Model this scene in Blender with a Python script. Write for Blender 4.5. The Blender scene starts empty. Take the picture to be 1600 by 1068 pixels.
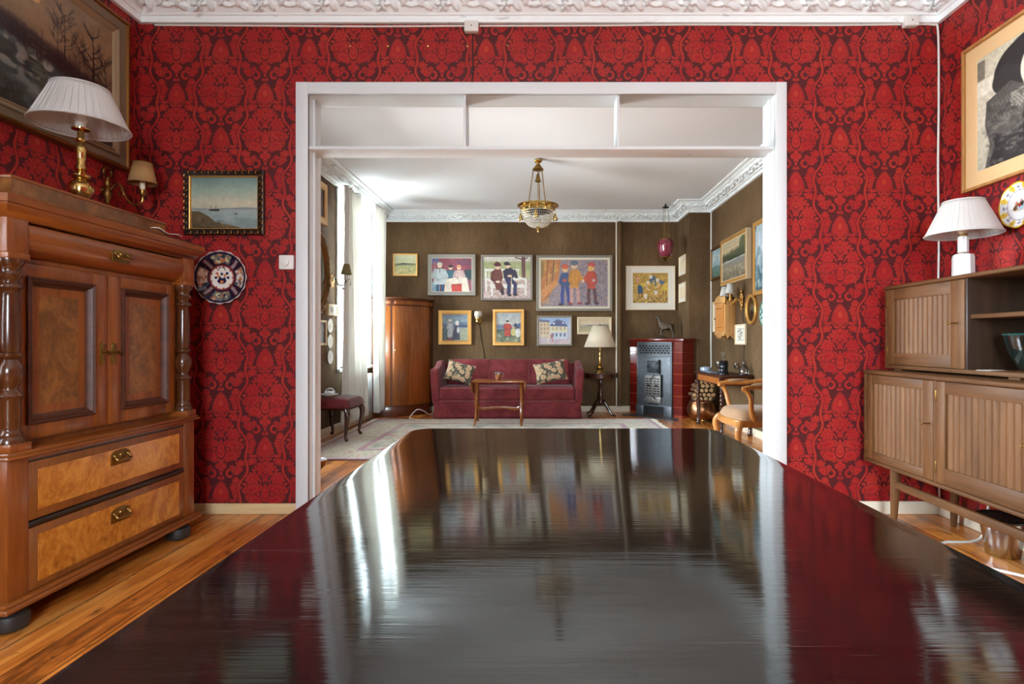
import bpy, bmesh, math, random
import numpy as np
from mathutils import Vector, Matrix
R = math.radians
PI = math.pi
SC = bpy.context.scene
COL = SC.collection
rnd = random.Random(7)

def lin(r, g, b, k=1.0):
    def f(x):
        x = x / 255.0
        return (x / 12.92 if x <= 0.04045 else ((x + 0.055) / 1.055) ** 2.4) * k
    return (f(r), f(g), f(b), 1.0)

# ------------------------------------------------------------------ mesh builder
class MB:
    def __init__(s):
        s.v = []; s.f = []; s.mi = []; s.T = Matrix.Identity(4); s.m = 0
    def add(s, vs, fs, mi=None):
        b = len(s.v); T = s.T
        s.v.extend([tuple(T @ Vector(p)) for p in vs])
        for k, f in enumerate(fs):
            s.f.append([b + i for i in f]); s.mi.append(s.m if mi is None else (mi if isinstance(mi, int) else mi[k]))
        return s
    def solid(s, vs, fs, bev=0.0, seg=2, ang=25):
        if bev <= 0: return s.add(vs, fs)
        bm = bmesh.new()
        bv = [bm.verts.new(p) for p in vs]
        for f in fs:
            try: bm.faces.new([bv[i] for i in f])
            except ValueError: pass
        bm.normal_update()
        ed = [e for e in bm.edges if len(e.link_faces) == 2 and e.calc_face_angle(0) > R(ang)]
        bmesh.ops.bevel(bm, geom=ed, offset=bev, segments=seg, profile=0.5, affect='EDGES', clamp_overlap=True)
        bm.verts.index_update()
        s.add([tuple(v.co) for v in bm.verts], [[v.index for v in f.verts] for f in bm.faces])
        bm.free(); return s
    def box(s, x0, x1, y0, y1, z0, z1, bev=0.0, seg=2):
        if x0 > x1: x0, x1 = x1, x0
        if y0 > y1: y0, y1 = y1, y0
        if z0 > z1: z0, z1 = z1, z0
        vs = [(x0,y0,z0),(x1,y0,z0),(x1,y1,z0),(x0,y1,z0),(x0,y0,z1),(x1,y0,z1),(x1,y1,z1),(x0,y1,z1)]
        fs = [(0,3,2,1),(4,5,6,7),(0,1,5,4),(1,2,6,5),(2,3,7,6),(3,0,4,7)]
        return s.solid(vs, fs, bev, seg)
    def prism(s, poly, a, b, plane='xy', bev=0.0, seg=2):
        n = len(poly)
        area = sum(poly[i][0]*poly[(i+1)%n][1]-poly[(i+1)%n][0]*poly[i][1] for i in range(n))
        if area < 0: poly = poly[::-1]
        def P(p, h):
            return (p[0],p[1],h) if plane=='xy' else ((p[0],h,p[1]) if plane=='xz' else (h,p[0],p[1]))
        if a > b: a, b = b, a
        vs = [P(p,a) for p in poly] + [P(p,b) for p in poly]
        flip = plane == 'xz'
        fs = [list(range(n))[::-1], list(range(n,2*n))] + [(i,(i+1)%n,n+(i+1)%n,n+i) for i in range(n)]
        if flip: fs = [list(f)[::-1] for f in fs]
        return s.solid(vs, fs, bev, seg)
    def lathe(s, prof, segs=24, c=(0,0,0), axis='z', mod=None, mi=None):
        vs = []; fs = []; n = len(prof)
        for k,(r,z) in enumerate(prof):
            for i in range(segs):
                t = 2*PI*i/segs
                rr = max(r, 1e-5) * (mod(t, k) if mod else 1)
                x, y = rr*math.cos(t), rr*math.sin(t)
                p = (x,y,z) if axis=='z' else ((x,-z,y) if axis=='y' else (z,x,y))   # axis y: height grows towards -y (out of a wall)
                vs.append((p[0]+c[0],p[1]+c[1],p[2]+c[2]))
        for k in range(n-1):
            for i in range(segs):
                j=(i+1)%segs
                fs.append((k*segs+i,k*segs+j,(k+1)*segs+j,(k+1)*segs+i))
        if prof[0][0] > 1e-4: fs.append(list(range(segs))[::-1])
        if prof[-1][0] > 1e-4: fs.append([(n-1)*segs+i for i in range(segs)])
        return s.add(vs, fs, mi)
    def tube(s, pts, r, segs=8, closed=False, flat=1.0):
        P = [Vector(p) for p in pts]; n = len(P)
        rs = r if isinstance(r,(list,tuple)) else [r]*n
        tang = []
        for i in range(n):
            a = P[(i-1)%n] if (closed or i>0) else P[i]
            b = P[(i+1)%n] if (closed or i<n-1) else P[i]
            t = (b-a); tang.append(t.normalized() if t.length>1e-9 else Vector((0,0,1)))
        up = Vector((0,0,1)) if abs(tang[0].z) < 0.9 else Vector((0,1,0))
        nn = tang[0].cross(up).normalized(); vs=[]; fs=[]
        for i in range(n):
            t = tang[i]; nn = (nn - t*nn.dot(t)).normalized(); b = t.cross(nn)
            for k in range(segs):
                a = 2*PI*k/segs
                vs.append(tuple(P[i] + nn*(rs[i]*math.cos(a)) + b*(rs[i]*flat*math.sin(a))))
        m = n if closed else n-1
        for i in range(m):
            i2=(i+1)%n
            for k in range(segs):
                k2=(k+1)%segs
                fs.append((i*segs+k,i*segs+k2,i2*segs+k2,i2*segs+k))
        if not closed:
            fs.append(list(range(segs))[::-1]); fs.append([(n-1)*segs+k for k in range(segs)])
        return s.add(vs, fs)
    def ell(s, c, r, nu=16, nv=10):
        if not isinstance(r,(tuple,list)): r=(r,r,r)
        prof=[(math.sin(PI*k/nv), -math.cos(PI*k/nv)) for k in range(nv+1)]
        T=s.T; s.T = T @ Matrix.Translation(c) @ Matrix.Diagonal((r[0],r[1],r[2],1))
        s.lathe(prof, nu); s.T=T; return s
    def grid(s, fn, nu, nv, cu=False, cv=False):
        vs=[fn(i/(nu if cu else nu-1), j/(nv if cv else nv-1)) for j in range(nv) for i in range(nu)]
        fs=[]
        for j in range(nv if cv else nv-1):
            for i in range(nu if cu else nu-1):
                fs.append((j*nu+i, j*nu+(i+1)%nu, ((j+1)%nv)*nu+(i+1)%nu, ((j+1)%nv)*nu+i))
        return s.add(vs, fs)
    def rect_frame(s, w, h, prof, mids=None):
        # profile (inset from outer edge, depth towards the room = -y) swept round a w x h rectangle in the xz plane
        vs=[]; fs=[]; n=len(prof); mi=[]
        for (sx,sz) in ((-1,-1),(1,-1),(1,1),(-1,1)):
            for (ins,d) in prof: vs.append((sx*(w/2-ins), -d, sz*(h/2-ins)))
        for c in range(4):
            c2=(c+1)%4
            for k in range(n-1):
                fs.append((c*n+k, c2*n+k, c2*n+k+1, c*n+k+1)); mi.append(mids[k] if mids else s.m)
        return s.add(vs, fs, mi)
    def tr(s, M): s.T = M; return s
    def build(s, name, mats, parent=None, smooth=38, mods=()):
        me = bpy.data.meshes.new(name)
        me.from_pydata(s.v, [], s.f); 
        for m in (mats if isinstance(mats,(list,tuple)) else [mats]): me.materials.append(m)
        me.polygons.foreach_set('material_index', s.mi)
        bm = bmesh.new(); bm.from_mesh(me); bmesh.ops.recalc_face_normals(bm, faces=bm.faces); bm.to_mesh(me); bm.free()
        if smooth:
            me.polygons.foreach_set('use_smooth', [True]*len(me.polygons))
            me.set_sharp_from_angle(angle=R(smooth))
        me.update()
        return link(name, me, parent)

def link(name, me, parent=None):
    o = bpy.data.objects.new(name, me); COL.objects.link(o)
    if parent is not None: o.parent = parent
    return o

def tag(o, label, cat, group=None, kind=None):
    if label: o['label'] = label
    if cat: o['category'] = cat
    if group: o['group'] = group
    if kind: o['kind'] = kind
    return o

def thing(name, label, cat, loc=(0,0,0), rz=0.0, group=None, rot=None):
    o = bpy.data.objects.new(name, None); COL.objects.link(o)
    o.empty_display_size = 0.05
    o.location = loc; o.rotation_euler = rot if rot else (0,0,R(rz))
    return tag(o, label, cat, group)

def struct(o):
    o['kind'] = 'structure'; return o

def kids(o):
    return [c for c in COL.objects if c.parent == o]

def dup(o, loc=None, rz=None, label=None, group=None):
    src = [o] + kids(o)
    r = o.copy(); COL.objects.link(r)
    if loc is not None: r.location = loc
    if rz is not None: r.rotation_euler = (0,0,R(rz))
    if label: r['label'] = label
    if group: r['group'] = group
    for ch in src[1:]:
        c = ch.copy(); COL.objects.link(c); c.parent = r
        for g in kids(ch):
            d = g.copy(); COL.objects.link(d); d.parent = c
    return r

def frange(a,b,n): return [a+(b-a)*i/(n-1) for i in range(n)]

def bez(p, n=12):
    # Catmull-Rom through points
    P=[Vector(q) for q in p]; out=[]
    for i in range(len(P)-1):
        p0=P[i-1] if i>0 else P[i]*2-P[i+1]; p1=P[i]; p2=P[i+1]; p3=P[i+2] if i+2<len(P) else P[i+1]*2-P[i]
        for k in range(n):
            t=k/n
            out.append(0.5*((2*p1)+(p2-p0)*t+(2*p0-5*p1+4*p2-p3)*t*t+(3*p1-p0-3*p2+p3)*t**3))
    out.append(P[-1]); return [tuple(q) for q in out]

# ------------------------------------------------------------------ node helper
class N:
    """tiny expression layer over shader nodes"""
    def __init__(s, name):
        s.mat = bpy.data.materials.new(name); s.mat.use_nodes = True
        s.nt = s.mat.node_tree; s.nt.nodes.clear()
        s.out = s.nt.nodes.new('ShaderNodeOutputMaterial')
    def n(s, t, **kw):
        x = s.nt.nodes.new(t)
        for k,v in kw.items(): setattr(x,k,v)
        return x
    def put(s, sock, val):
        if val is None: return
        if isinstance(val, bpy.types.NodeSocket): s.nt.links.new(val, sock)
        else: sock.default_value = val
    def m(s, op, a, b=None, c=None, clamp=False):
        x = s.n('ShaderNodeMath', operation=op, use_clamp=clamp)
        s.put(x.inputs[0],a); s.put(x.inputs[1],b); s.put(x.inputs[2],c)
        return x.outputs[0]
    def add(s,a,b): return s.m('ADD',a,b)
    def sub(s,a,b): return s.m('SUBTRACT',a,b)
    def mul(s,a,b): return s.m('MULTIPLY',a,b)
    def mad(s,a,b,c): return s.m('MULTIPLY_ADD',a,b,c)
    def vm(s, op, a, b=None):
        x = s.n('ShaderNodeVectorMath', operation=op); s.put(x.inputs[0],a); s.put(x.inputs[1],b)
        return x.outputs['Value'] if op in ('LENGTH','DISTANCE','DOT_PRODUCT') else x.outputs[0]
    def obj(s): return s.n('ShaderNodeTexCoord').outputs['Object']
    def sep(s, v):
        x = s.n('ShaderNodeSeparateXYZ'); s.put(x.inputs[0], v); return x.outputs[0],x.outputs[1],x.outputs[2]
    def com(s,x,y,z=0.0):
        c = s.n('ShaderNodeCombineXYZ'); s.put(c.inputs[0],x); s.put(c.inputs[1],y); s.put(c.inputs[2],z); return c.outputs[0]
    def noise(s, v, scale=5.0, detail=3.0, rough=0.55, dist=0.0, color=False):
        x = s.n('ShaderNodeTexNoise'); s.put(x.inputs['Vector'],v); s.put(x.inputs['Scale'],scale)
        x.inputs['Detail'].default_value=detail; x.inputs['Roughness'].default_value=rough; x.inputs['Distortion'].default_value=dist
        return x.outputs['Color'] if color else x.outputs[0]
    def white(s, v, dim='3D'):
        x = s.n('ShaderNodeTexWhiteNoise', noise_dimensions=dim)
        s.put(x.inputs['W'] if dim=='1D' else x.inputs['Vector'], v); return x.outputs['Value']
    def voro(s, v, scale=5.0, feature='F1', rnd=1.0):
        x = s.n('ShaderNodeTexVoronoi', feature=feature); s.put(x.inputs['Vector'],v); s.put(x.inputs['Scale'],scale); x.inputs['Randomness'].default_value=rnd
        return x.outputs
    def ramp(s, f, stops, interp='LINEAR'):
        x = s.n('ShaderNodeValToRGB'); s.put(x.inputs[0], f); cr = x.color_ramp; cr.interpolation = interp
        while len(cr.elements) > 1: cr.elements.remove(cr.elements[-1])
        cr.elements[0].position = stops[0][0]; cr.elements[0].color = stops[0][1]
        for p,c in stops[1:]:
            e = cr.elements.new(p); e.color = c
        return x.outputs[0]
    def mix(s, f, a, b, blend='MIX'):
        x = s.n('ShaderNodeMix', data_type='RGBA', blend_type=blend)
        s.put(x.inputs[0], f); s.put(x.inputs[6], a); s.put(x.inputs[7], b); return x.outputs[2]
    def map(s, v, scale=(1,1,1), loc=(0,0,0), rot=(0,0,0)):
        x = s.n('ShaderNodeMapping'); s.put(x.inputs[0], v); x.inputs['Scale'].default_value=scale; x.inputs['Location'].default_value=loc; x.inputs['Rotation'].default_value=rot
        return x.outputs[0]
    def rng(s, f, a, b, c=0.0, d=1.0):
        x = s.n('ShaderNodeMapRange', clamp=True); s.put(x.inputs[0], f)
        x.inputs[1].default_value=a; x.inputs[2].default_value=b; x.inputs[3].default_value=c; x.inputs[4].default_value=d
        return x.outputs[0]
    def bump(s, h, strength=0.3, dist=0.01):
        x = s.n('ShaderNodeBump'); s.put(x.inputs['Height'], h); x.inputs['Strength'].default_value=strength; x.inputs['Distance'].default_value=dist
        return x.outputs[0]
    def bsdf(s, color=None, rough=0.5, metal=0.0, normal=None, **kw):
        p = s.n('ShaderNodeBsdfPrincipled')
        s.put(p.inputs['Base Color'], color); s.put(p.inputs['Roughness'], rough); s.put(p.inputs['Metallic'], metal)
        if normal is not None: s.put(p.inputs['Normal'], normal)
        for k,v in kw.items(): s.put(p.inputs[k.replace('_',' ')], v)
        s.nt.links.new(p.outputs[0], s.out.inputs[0]); s.p = p
        return s.mat

def plain(name, col, rough=0.5, metal=0.0, var=0.12, scale=30.0, bump=0.0, **kw):
    g = N(name); o = g.obj()
    nz = g.noise(o, scale, 3)
    c = g.mix(g.mul(nz, var*2), col, tuple(x*0.55 for x in col[:3])+(1,))
    nm = g.bump(nz, bump, 0.004) if bump else None
    return g.bsdf(c, rough, metal, nm, **kw)

def wood(name, c1, c2, axis='x', scale=1.0, rough=0.32, grain=1.0, c3=None, bump=0.05, coat=0.0, dist=0.6, spec=0.5):
    g = N(name); o = g.obj()
    st = {'x':(1.2,16,16),'y':(16,1.2,16),'z':(16,16,1.2)}[axis]
    v = g.map(o, tuple(a*scale for a in st))
    n1 = g.noise(v, 1.0, 4, 0.6, dist)
    v2 = g.map(o, tuple(a*scale*6 for a in st)); n2 = g.noise(v2, 1.0, 2, 0.6)
    f = g.mad(n2, 0.35*grain, g.mul(n1, 0.75))
    stops = [(0.30, c1), (0.72, c2)]
    if c3: stops = [(0.25, c1), (0.5, c2), (0.75, c3)]
    c = g.ramp(f, stops)
    return g.bsdf(c, rough, 0.0, g.bump(n2, bump, 0.002), Coat_Weight=coat, Coat_Roughness=0.12, Specular_IOR_Level=spec)

def burl(name, cd, cm, cl, scale=1.0, rough=0.28, coat=0.2):
    g = N(name); o = g.obj()
    n0 = g.noise(g.map(o,(3*scale,3*scale,3*scale)), 1.0, 2, 0.5)
    n1 = g.noise(g.map(o,(9*scale,9*scale,7*scale)), 1.0, 6, 0.72, 1.6)
    n2 = g.noise(g.map(o,(70*scale,70*scale,40*scale)), 1.0, 3, 0.7, 0.5)
    f = g.mad(n2, 0.3, g.mad(n1, 0.65, g.mul(n0, 0.2)))
    c = g.ramp(f, [(0.38, cd), (0.52, cm), (0.68, cl)])
    return g.bsdf(c, rough, 0.0, g.bump(n2, 0.03, 0.002), Coat_Weight=coat, Coat_Roughness=0.1)
# ------------------------------------------------------------------ materials
def wallpaper(name, axis):
    """red damask: a half-drop lattice of mirrored palmettes, paisley buds and winding stems"""
    g = N(name); o = g.obj()
    P = 0.516; H = P/2
    wob = g.noise(o, 9.0, 1, 0.5, 0.0, True)
    ov = g.vm('ADD', o, g.vm('MULTIPLY', g.vm('SUBTRACT', wob, (0.5,0.5,0.5)), (0.006,0.006,0.006)))
    X, Y, Z = g.sep(ov)
    u = g.add(X if axis == 'x' else Y, WP_U[name]); v = g.add(Z, WP_V)
    a = g.m('PINGPONG', u, H)                       # 0..H, mirrored
    vA = g.m('WRAP', v, H, -H); vB = g.m('WRAP', g.add(v,H), H, -H)
    bx = g.sub(H, a)
    def frame(s0, s1):                              # choose the rhombus this point belongs to
        t = g.add(g.mul(a,1/H), g.mul(g.m('ABSOLUTE', s0),1/H))
        k = g.m('GREATER_THAN', t, 1.0)
        x = g.mad(k, g.sub(bx,a), a); y = g.mad(k, g.sub(s1,s0), s0)
        return x, y
    fx, fy = frame(vA, vB)
    vA2 = vB; vB2 = vA
    px, py = frame(vA2, vB2)
    D = [None, None]
    def over(d, e=1.0):
        if D[0] is None: D[0] = d; D[1] = g.m('MAXIMUM', 1.0, 1.0)
        else:
            k = g.m('GREATER_THAN', d, -0.0028)
            D[0] = g.mad(k, g.sub(d, D[0]), D[0]); D[1] = g.mad(k, g.sub(e, D[1]), D[1])
    def ell(x, y, cx, cy, rx, ry, rot=0.0, lobes=0, amp=0.0, ph=0.0, taper=0.0, put=True):
        dx = g.sub(x, cx); dy = g.sub(y, cy)
        if rot:
            c, s_ = math.cos(R(rot)), math.sin(R(rot))
            ex = g.mad(dx, c/rx, g.mul(dy, s_/rx)); ey = g.mad(dy, c/ry, g.mul(dx, -s_/ry))
        else:
            ex = g.mul(dx, 1/rx); ey = g.mul(dy, 1/ry)
        if taper: ex = g.m('DIVIDE', ex, g.m('MAXIMUM', g.mad(ey, -taper, 1.0), 0.15))
        q = g.vm('LENGTH', g.com(ex, ey))
        lim = 1.0; e = 1.0
        if lobes:
            th = g.m('ARCTAN2', ex, ey)
            e = g.m('ABSOLUTE', g.m('COSINE', g.mad(th, lobes/2.0, ph)))
            lim = g.mad(e, amp, 1.0-0.72*amp)
        d = g.mul(g.sub(lim, q), min(rx, ry))
        if put: over(d, e)
        return d, e
    def ring(x, y, cx, cy, r, w, cut=None):
        dd = g.vm('DISTANCE', g.com(x,y), (cx,cy,0))
        d = g.sub(w, g.m('ABSOLUTE', g.sub(dd, r)))
        if cut: d = g.m('MINIMUM', d, g.mad(x, cut[0], g.mad(y, cut[1], cut[2]-cut[0]*cx-cut[1]*cy)))
        over(d)
    # --- frame 2: paisley bud, scrolls, stacked flowers
    ring(px, py, 0.069, -0.022, 0.0285, 0.0080, (0.45,-0.9,0.010))
    ring(px, py, 0.018, -0.057, 0.0145, 0.0060, (-0.3,-0.95,0.013))
    ell(px, py, 0.042, -0.050, 0.007, 0.007)
    ell(px, py, 0.086, -0.014, 0.020, 0.024, 0, 5, 0.28)
    ell(px, py, 0.086, 0.026, 0.034, 0.030, 0, 8, 0.32)
    ell(px, py, 0.088, 0.066, 0.023, 0.021, 0, 3, 0.10)
    ell(px, py, 0.0, 0.002, 0.045, 0.062, 0, 26, 0.24, taper=0.42)
    ell(px, py, 0.0, 0.086, 0.019, 0.014, 0, 3, 0.4)
    ell(px, py, 0.0, 0.110, 0.009, 0.018)
    ell(px, py, 0.080, -0.081, 0.034, 0.020, -12, 5, 0.22)
    ell(px, py, 0.042, -0.092, 0.012, 0.008, 20)
    ell(px, py, 0.057, -0.114, 0.009, 0.011)
    ell(px, py, 0.022, -0.088, 0.007, 0.008)
    # --- frame 1: palmette
    ell(fx, fy, 0.150, -0.028, 0.004, 0.013, 40); ell(fx, fy, 0.153, -0.046, 0.004, 0.012, 60)
    ell(fx, fy, 0.116, -0.092, 0.030, 0.021, 12, 6, 0.34)
    ell(fx, fy, 0.104, -0.138, 0.038, 0.027, -20, 7, 0.32)
    ring(fx, fy, 0.054, -0.148, 0.021, 0.0068, (-0.7,0.3,0.014))
    ell(fx, fy, 0.064, -0.114, 0.015, 0.014, 0, 5, 0.4)
    ell(fx, fy, 0.086, -0.068, 0.010, 0.008); ell(fx, fy, 0.032, -0.074, 0.010, 0.014, 40)
    ell(fx, fy, 0.120, 0.046, 0.013, 0.008, 20); ell(fx, fy, 0.066, 0.126, 0.014, 0.008, 35); ell(fx, fy, 0.112, 0.098, 0.011, 0.007, 40)
    ell(fx, fy, 0.028, 0.066, 0.0045, 0.022, -30); ell(fx, fy, 0.043, 0.046, 0.0045, 0.018, -52)
    ell(fx, fy, 0.073, 0.079, 0.043, 0.037, -25, 9, 0.28)
    ell(fx, fy, 0.057, -0.045, 0.060, 0.030, 16, 22, 0.13)
    ell(fx, fy, 0.104, -0.026, 0.014, 0.014, 0, 6, 0.2)
    ell(fx, fy, 0.074, 0.017, 0.062, 0.030, -12, 22, 0.13)
    ell(fx, fy, 0.098, 0.004, 0.012, 0.010, 0)
    ell(fx, fy, 0.040, -0.010, 0.010, 0.012, 30)
    ell(fx, fy, 0.0, 0.128, 0.054, 0.049, 0, 9, 0.28, 0.0, taper=-0.30)
    ell(fx, fy, 0.0, 0.126, 0.011, 0.022, 0, taper=0.5)
    ell(fx, fy, 0.0, 0.074, 0.016, 0.017, 0, 3, 0.3)
    ell(fx, fy, 0.0, -0.004, 0.022, 0.054, 0, taper=0.55)
    ell(fx, fy, 0.0, -0.106, 0.029, 0.034, 0, 4, 0.42)
    ell(fx, fy, 0.0, -0.150, 0.007, 0.012)
    # winding stem
    w1 = g.m('COSINE', g.mad(v, 2*PI/P, 0.05*2*PI/P)); w3 = g.m('COSINE', g.mad(v, 6*PI/P, 0.053*6*PI/P))
    over(g.sub(0.0056, g.mul(g.m('ABSOLUTE', g.sub(a, g.mad(w1, 0.026, g.mad(w3, -0.012, P/4)))), 0.80)))
    d, E = D
    fill = g.rng(d, -0.0012, 0.0016)
    c1 = g.rng(g.m('ABSOLUTE', g.sub(d, 0.0030)), 0.0004, 0.0018, 1.0, 0.0)      # bright rims
    c2 = g.rng(g.m('ABSOLUTE', g.sub(d, 0.0135)), 0.0004, 0.0022, 1.0, 0.0)
    core = g.rng(d, 0.029, 0.034)
    vein = g.mul(g.rng(E, 0.16, 0.34, 1.0, 0.0), g.rng(d, 0.012, 0.005, 0.0, 1.0))
    dline = g.m('MAXIMUM', g.rng(g.m('ABSOLUTE', g.sub(g.m('PINGPONG', g.sub(d, 0.0015), 0.0085), 0.0085)), 0.0003, 0.0016, 1.0, 0.0), vein)
    big = g.noise(o, 6.0, 2); fine = g.noise(o, 160.0, 2)
    dk = g.mix(g.rng(fine,0.3,0.7), lin(66,17,21), lin(88,28,29))
    red = g.mix(g.rng(big,0.35,0.65), lin(150,19,27), lin(163,31,32))
    red = g.mix(g.rng(fine,0.35,0.75,0,0.45), red, lin(122,17,24))
    gold = g.mix(g.rng(big,0.3,0.7), lin(192,60,42), lin(208,100,56))
    lines = g.m('MAXIMUM', g.mul(c1,0.40), g.m('MAXIMUM', g.mul(c2,0.50), g.mul(core, 0.40)))
    col = g.mix(lines, red, gold)
    col = g.mix(g.mul(dline, 0.55), col, lin(100,17,24))
    col = g.mix(fill, dk, col)
    rough = g.mad(g.mul(fill, lines), -0.20, 0.52)
    met = g.mul(g.mul(fill, lines), 0.3)
    fib = g.noise(g.map(o,(220,220,40)), 1.0, 2)
    return g.bsdf(col, rough, met, g.bump(g.add(g.mul(fill,0.5), fib), 0.12, 0.002), Specular_IOR_Level=0.3)

WP_V = -1.415
WP_U = {'damask_middle': 1.87, 'damask_side': 0.21}
M = {}
M['wp_mid'] = wallpaper('damask_middle', 'x')
M['wp_side'] = wallpaper('damask_side', 'y')

def burlap():
    g = N('brown_burlap'); o = g.obj()
    w1 = g.noise(g.map(o,(150,150,9)), 1.0, 2, 0.6); w2 = g.noise(g.map(o,(9,9,220)), 1.0, 2, 0.6)
    big = g.noise(g.map(o,(1.6,1.6,0.9)), 1.0, 3, 0.6)
    f = g.mad(big, 0.5, g.mad(w1, 0.35, g.mul(w2, 0.2)))
    c = g.ramp(f, [(0.35, lin(72,53,33)), (0.55, lin(103,80,54)), (0.72, lin(132,107,75))])
    return g.bsdf(c, 0.85, 0, g.bump(g.add(w1,w2), 0.25, 0.002), Specular_IOR_Level=0.25)
M['burlap'] = burlap()

def white_paint(name, col, amount=0.5, rough=0.45):
    g = N(name); o = g.obj()
    n1 = g.noise(o, 2.0, 4, 0.6); n2 = g.noise(g.map(o,(40,40,40)), 1.0, 3)
    c = g.mix(g.mul(n1, 0.25*amount), col, tuple(x*0.78 for x in col[:3])+(1,))
    return g.bsdf(c, rough, 0, g.bump(n2, 0.05, 0.002))
M['white'] = white_paint('white_paint', lin(214,219,220))
M['ceil'] = white_paint('ceiling_paint', lin(239,243,247), 0.2, 0.8)
M['cream'] = white_paint('cream_paint', lin(228,216,192))

def stucco(name):
    g = N(name); o = g.obj()
    X,Y,Z = g.sep(o)
    dirt = g.noise(g.map(o,(7,7,30)), 1.0, 4, 0.7)
    fl = g.rng(dirt, 0.60, 0.66)
    c = g.mix(g.mul(fl, 0.35), lin(242,248,249), lin(120,118,114))
    n2 = g.noise(o, 60.0, 3)
    return g.bsdf(c, 0.7, 0, g.bump(n2, 0.12, 0.003))
M['stucco'] = stucco('white_stucco')

def planks(name, tone=1.0, wear=1.0):
    g = N(name); o = g.obj(); X,Y,Z = g.sep(o)
    W = 0.135
    i = g.m('FLOOR', g.mul(X, 1/W)); fx = g.m('FRACT', g.mul(X, 1/W))
    r = g.white(i, '1D')
    yo = g.mad(r, 7.0, Y)
    v = g.com(g.mul(X,26.0), g.mul(yo, 1.6), g.mul(r, 9.0))
    n1 = g.noise(v, 1.0, 5, 0.62, 0.8)
    v2 = g.com(g.mul(X,120.0), g.mul(yo, 5.0), r); n2 = g.noise(v2, 1.0, 2, 0.6)
    k = g.voro(g.com(g.mul(X,5.0), g.mul(yo,1.9), r), 1.0)['Distance'] if False else g.voro(g.com(g.mul(X,7.0), g.mul(yo,2.6), r), 1.0)[0]
    knot = g.rng(k, 0.03, 0.13, 1.0, 0.0)
    f = g.add(g.mad(n1, 0.7, g.mul(n2, 0.25)), g.mad(r, 0.16, -0.06))
    c = g.ramp(f, [(0.30, lin(104,50,14,tone)), (0.47, lin(196,110,38,tone)), (0.68, lin(240,160,72,tone))])
    wn = g.noise(g.map(o,(5,2,1)), 1.0, 5, 0.7, 0.6)
    pale = g.rng(wn, 0.55, 0.62); dark = g.rng(wn, 0.44, 0.34)
    c = g.mix(g.mul(pale, 0.35*wear), c, lin(236,176,96,tone))
    c = g.mix(g.mul(dark, 0.72*wear), c, lin(70,32,12,tone))
    sc = g.noise(g.map(o,(34,12,1)), 1.0, 4, 0.75); c = g.mix(g.mul(g.rng(sc,0.60,0.67),0.75*wear), c, lin(40,20,10))
    c = g.mix(g.mul(knot, 0.75), c, lin(62,26,10))
    seam = g.m('MAXIMUM', g.m('LESS_THAN', fx, 0.02), g.m('GREATER_THAN', fx, 0.985))
    c = g.mix(g.mul(seam, 0.85), c, lin(22,12,6))
    h = g.sub(g.mul(n2, 0.2), seam)
    return g.bsdf(c, g.mad(wn, 0.25, 0.2), 0, g.bump(h, 0.25, 0.003), Coat_Weight=0.35, Coat_Roughness=0.18)
M['planks'] = planks('pine_planks')

# furniture woods
M['mahog'] = wood('mahogany', lin(66,30,8), lin(122,63,19), 'z', 1.0, 0.28, 1.0, lin(146,80,26), coat=0.15)
M['mahog_x'] = wood('mahogany_cross', lin(64,30,9), lin(120,63,20), 'x', 1.0, 0.28, 1.0, lin(146,81,28), coat=0.15)
M['mahog_d'] = wood('mahogany_dark', lin(44,20,10), lin(84,42,20), 'x', 1.0, 0.5)
M['turned'] = wood('turned_walnut', lin(46,23,10), lin(92,50,22), 'z', 0.8, 0.22, coat=0.25)
M['burl'] = burl('walnut_burl', lin(70,40,15), lin(106,64,26), lin(142,92,40), 0.9)
M['burl_lo'] = burl('walnut_burl_drawer', lin(104,58,15), lin(170,102,31), lin(208,142,54), 0.8, 0.24)
M['band'] = wood('crossband', lin(90,48,17), lin(138,80,32), 'z', 1.3, 0.3, coat=0.25)
M['ebony'] = plain('ebonised_wood', lin(36,24,18), 0.3, 0, 0.3)
M['bun'] = plain('black_bun', lin(40,36,34), 0.5)
M['teak'] = wood('walnut_pale', lin(52,31,15), lin(92,59,30), 'z', 0.9, 0.5, 1.0, lin(114,77,43), spec=0.3)
M['teak_y'] = wood('walnut_pale_long', lin(50,30,15), lin(86,55,28), 'x', 0.9, 0.5, 1.0, lin(108,72,40), spec=0.3)
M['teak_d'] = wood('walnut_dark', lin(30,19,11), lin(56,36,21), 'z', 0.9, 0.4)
M['brass'] = plain('polished_brass', lin(206,174,106), 0.16, 1.0, 0.15, 20)
M['brass_old'] = plain('aged_brass', lin(150,116,62), 0.34, 1.0, 0.35, 40)
M['iron_black'] = plain('black_metal', lin(30,28,26), 0.4, 0.6)
M['steel'] = plain('brushed_steel', lin(196,196,196), 0.2, 1.0)
M['steel_dark'] = plain('dark_perforated_metal', lin(70,74,78), 0.35, 1.0)
M['cable_white'] = plain('white_cable', lin(226,222,214), 0.5)
M['cable_dark'] = plain('dark_cable', lin(48,26,22), 0.5)
M['plastic'] = plain('white_plastic', lin(228,226,220), 0.4)
M['china'] = plain('white_porcelain', lin(220,220,218), 0.15, 0, 0.05, Coat_Weight=0.5)
M['gilt'] = plain('gilded_frame', lin(216,162,86), 0.36, 0.5, 0.3, 60, 0.1)
M['gilt_old'] = plain('old_gilding', lin(150,104,48), 0.36, 0.8, 0.5, 80, 0.15)
M['frame_dark'] = plain('dark_frame', lin(48,34,22), 0.35, 0.3, 0.3)
M['frame_grey'] = plain('grey_frame', lin(132,124,110), 0.45, 0.1, 0.15)
M['frame_umber'] = plain('umber_frame', lin(122,104,80), 0.5, 0.1, 0.2)
M['frame_warm'] = plain('warm_grey_frame', lin(156,132,100), 0.45, 0.2, 0.2)
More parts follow.
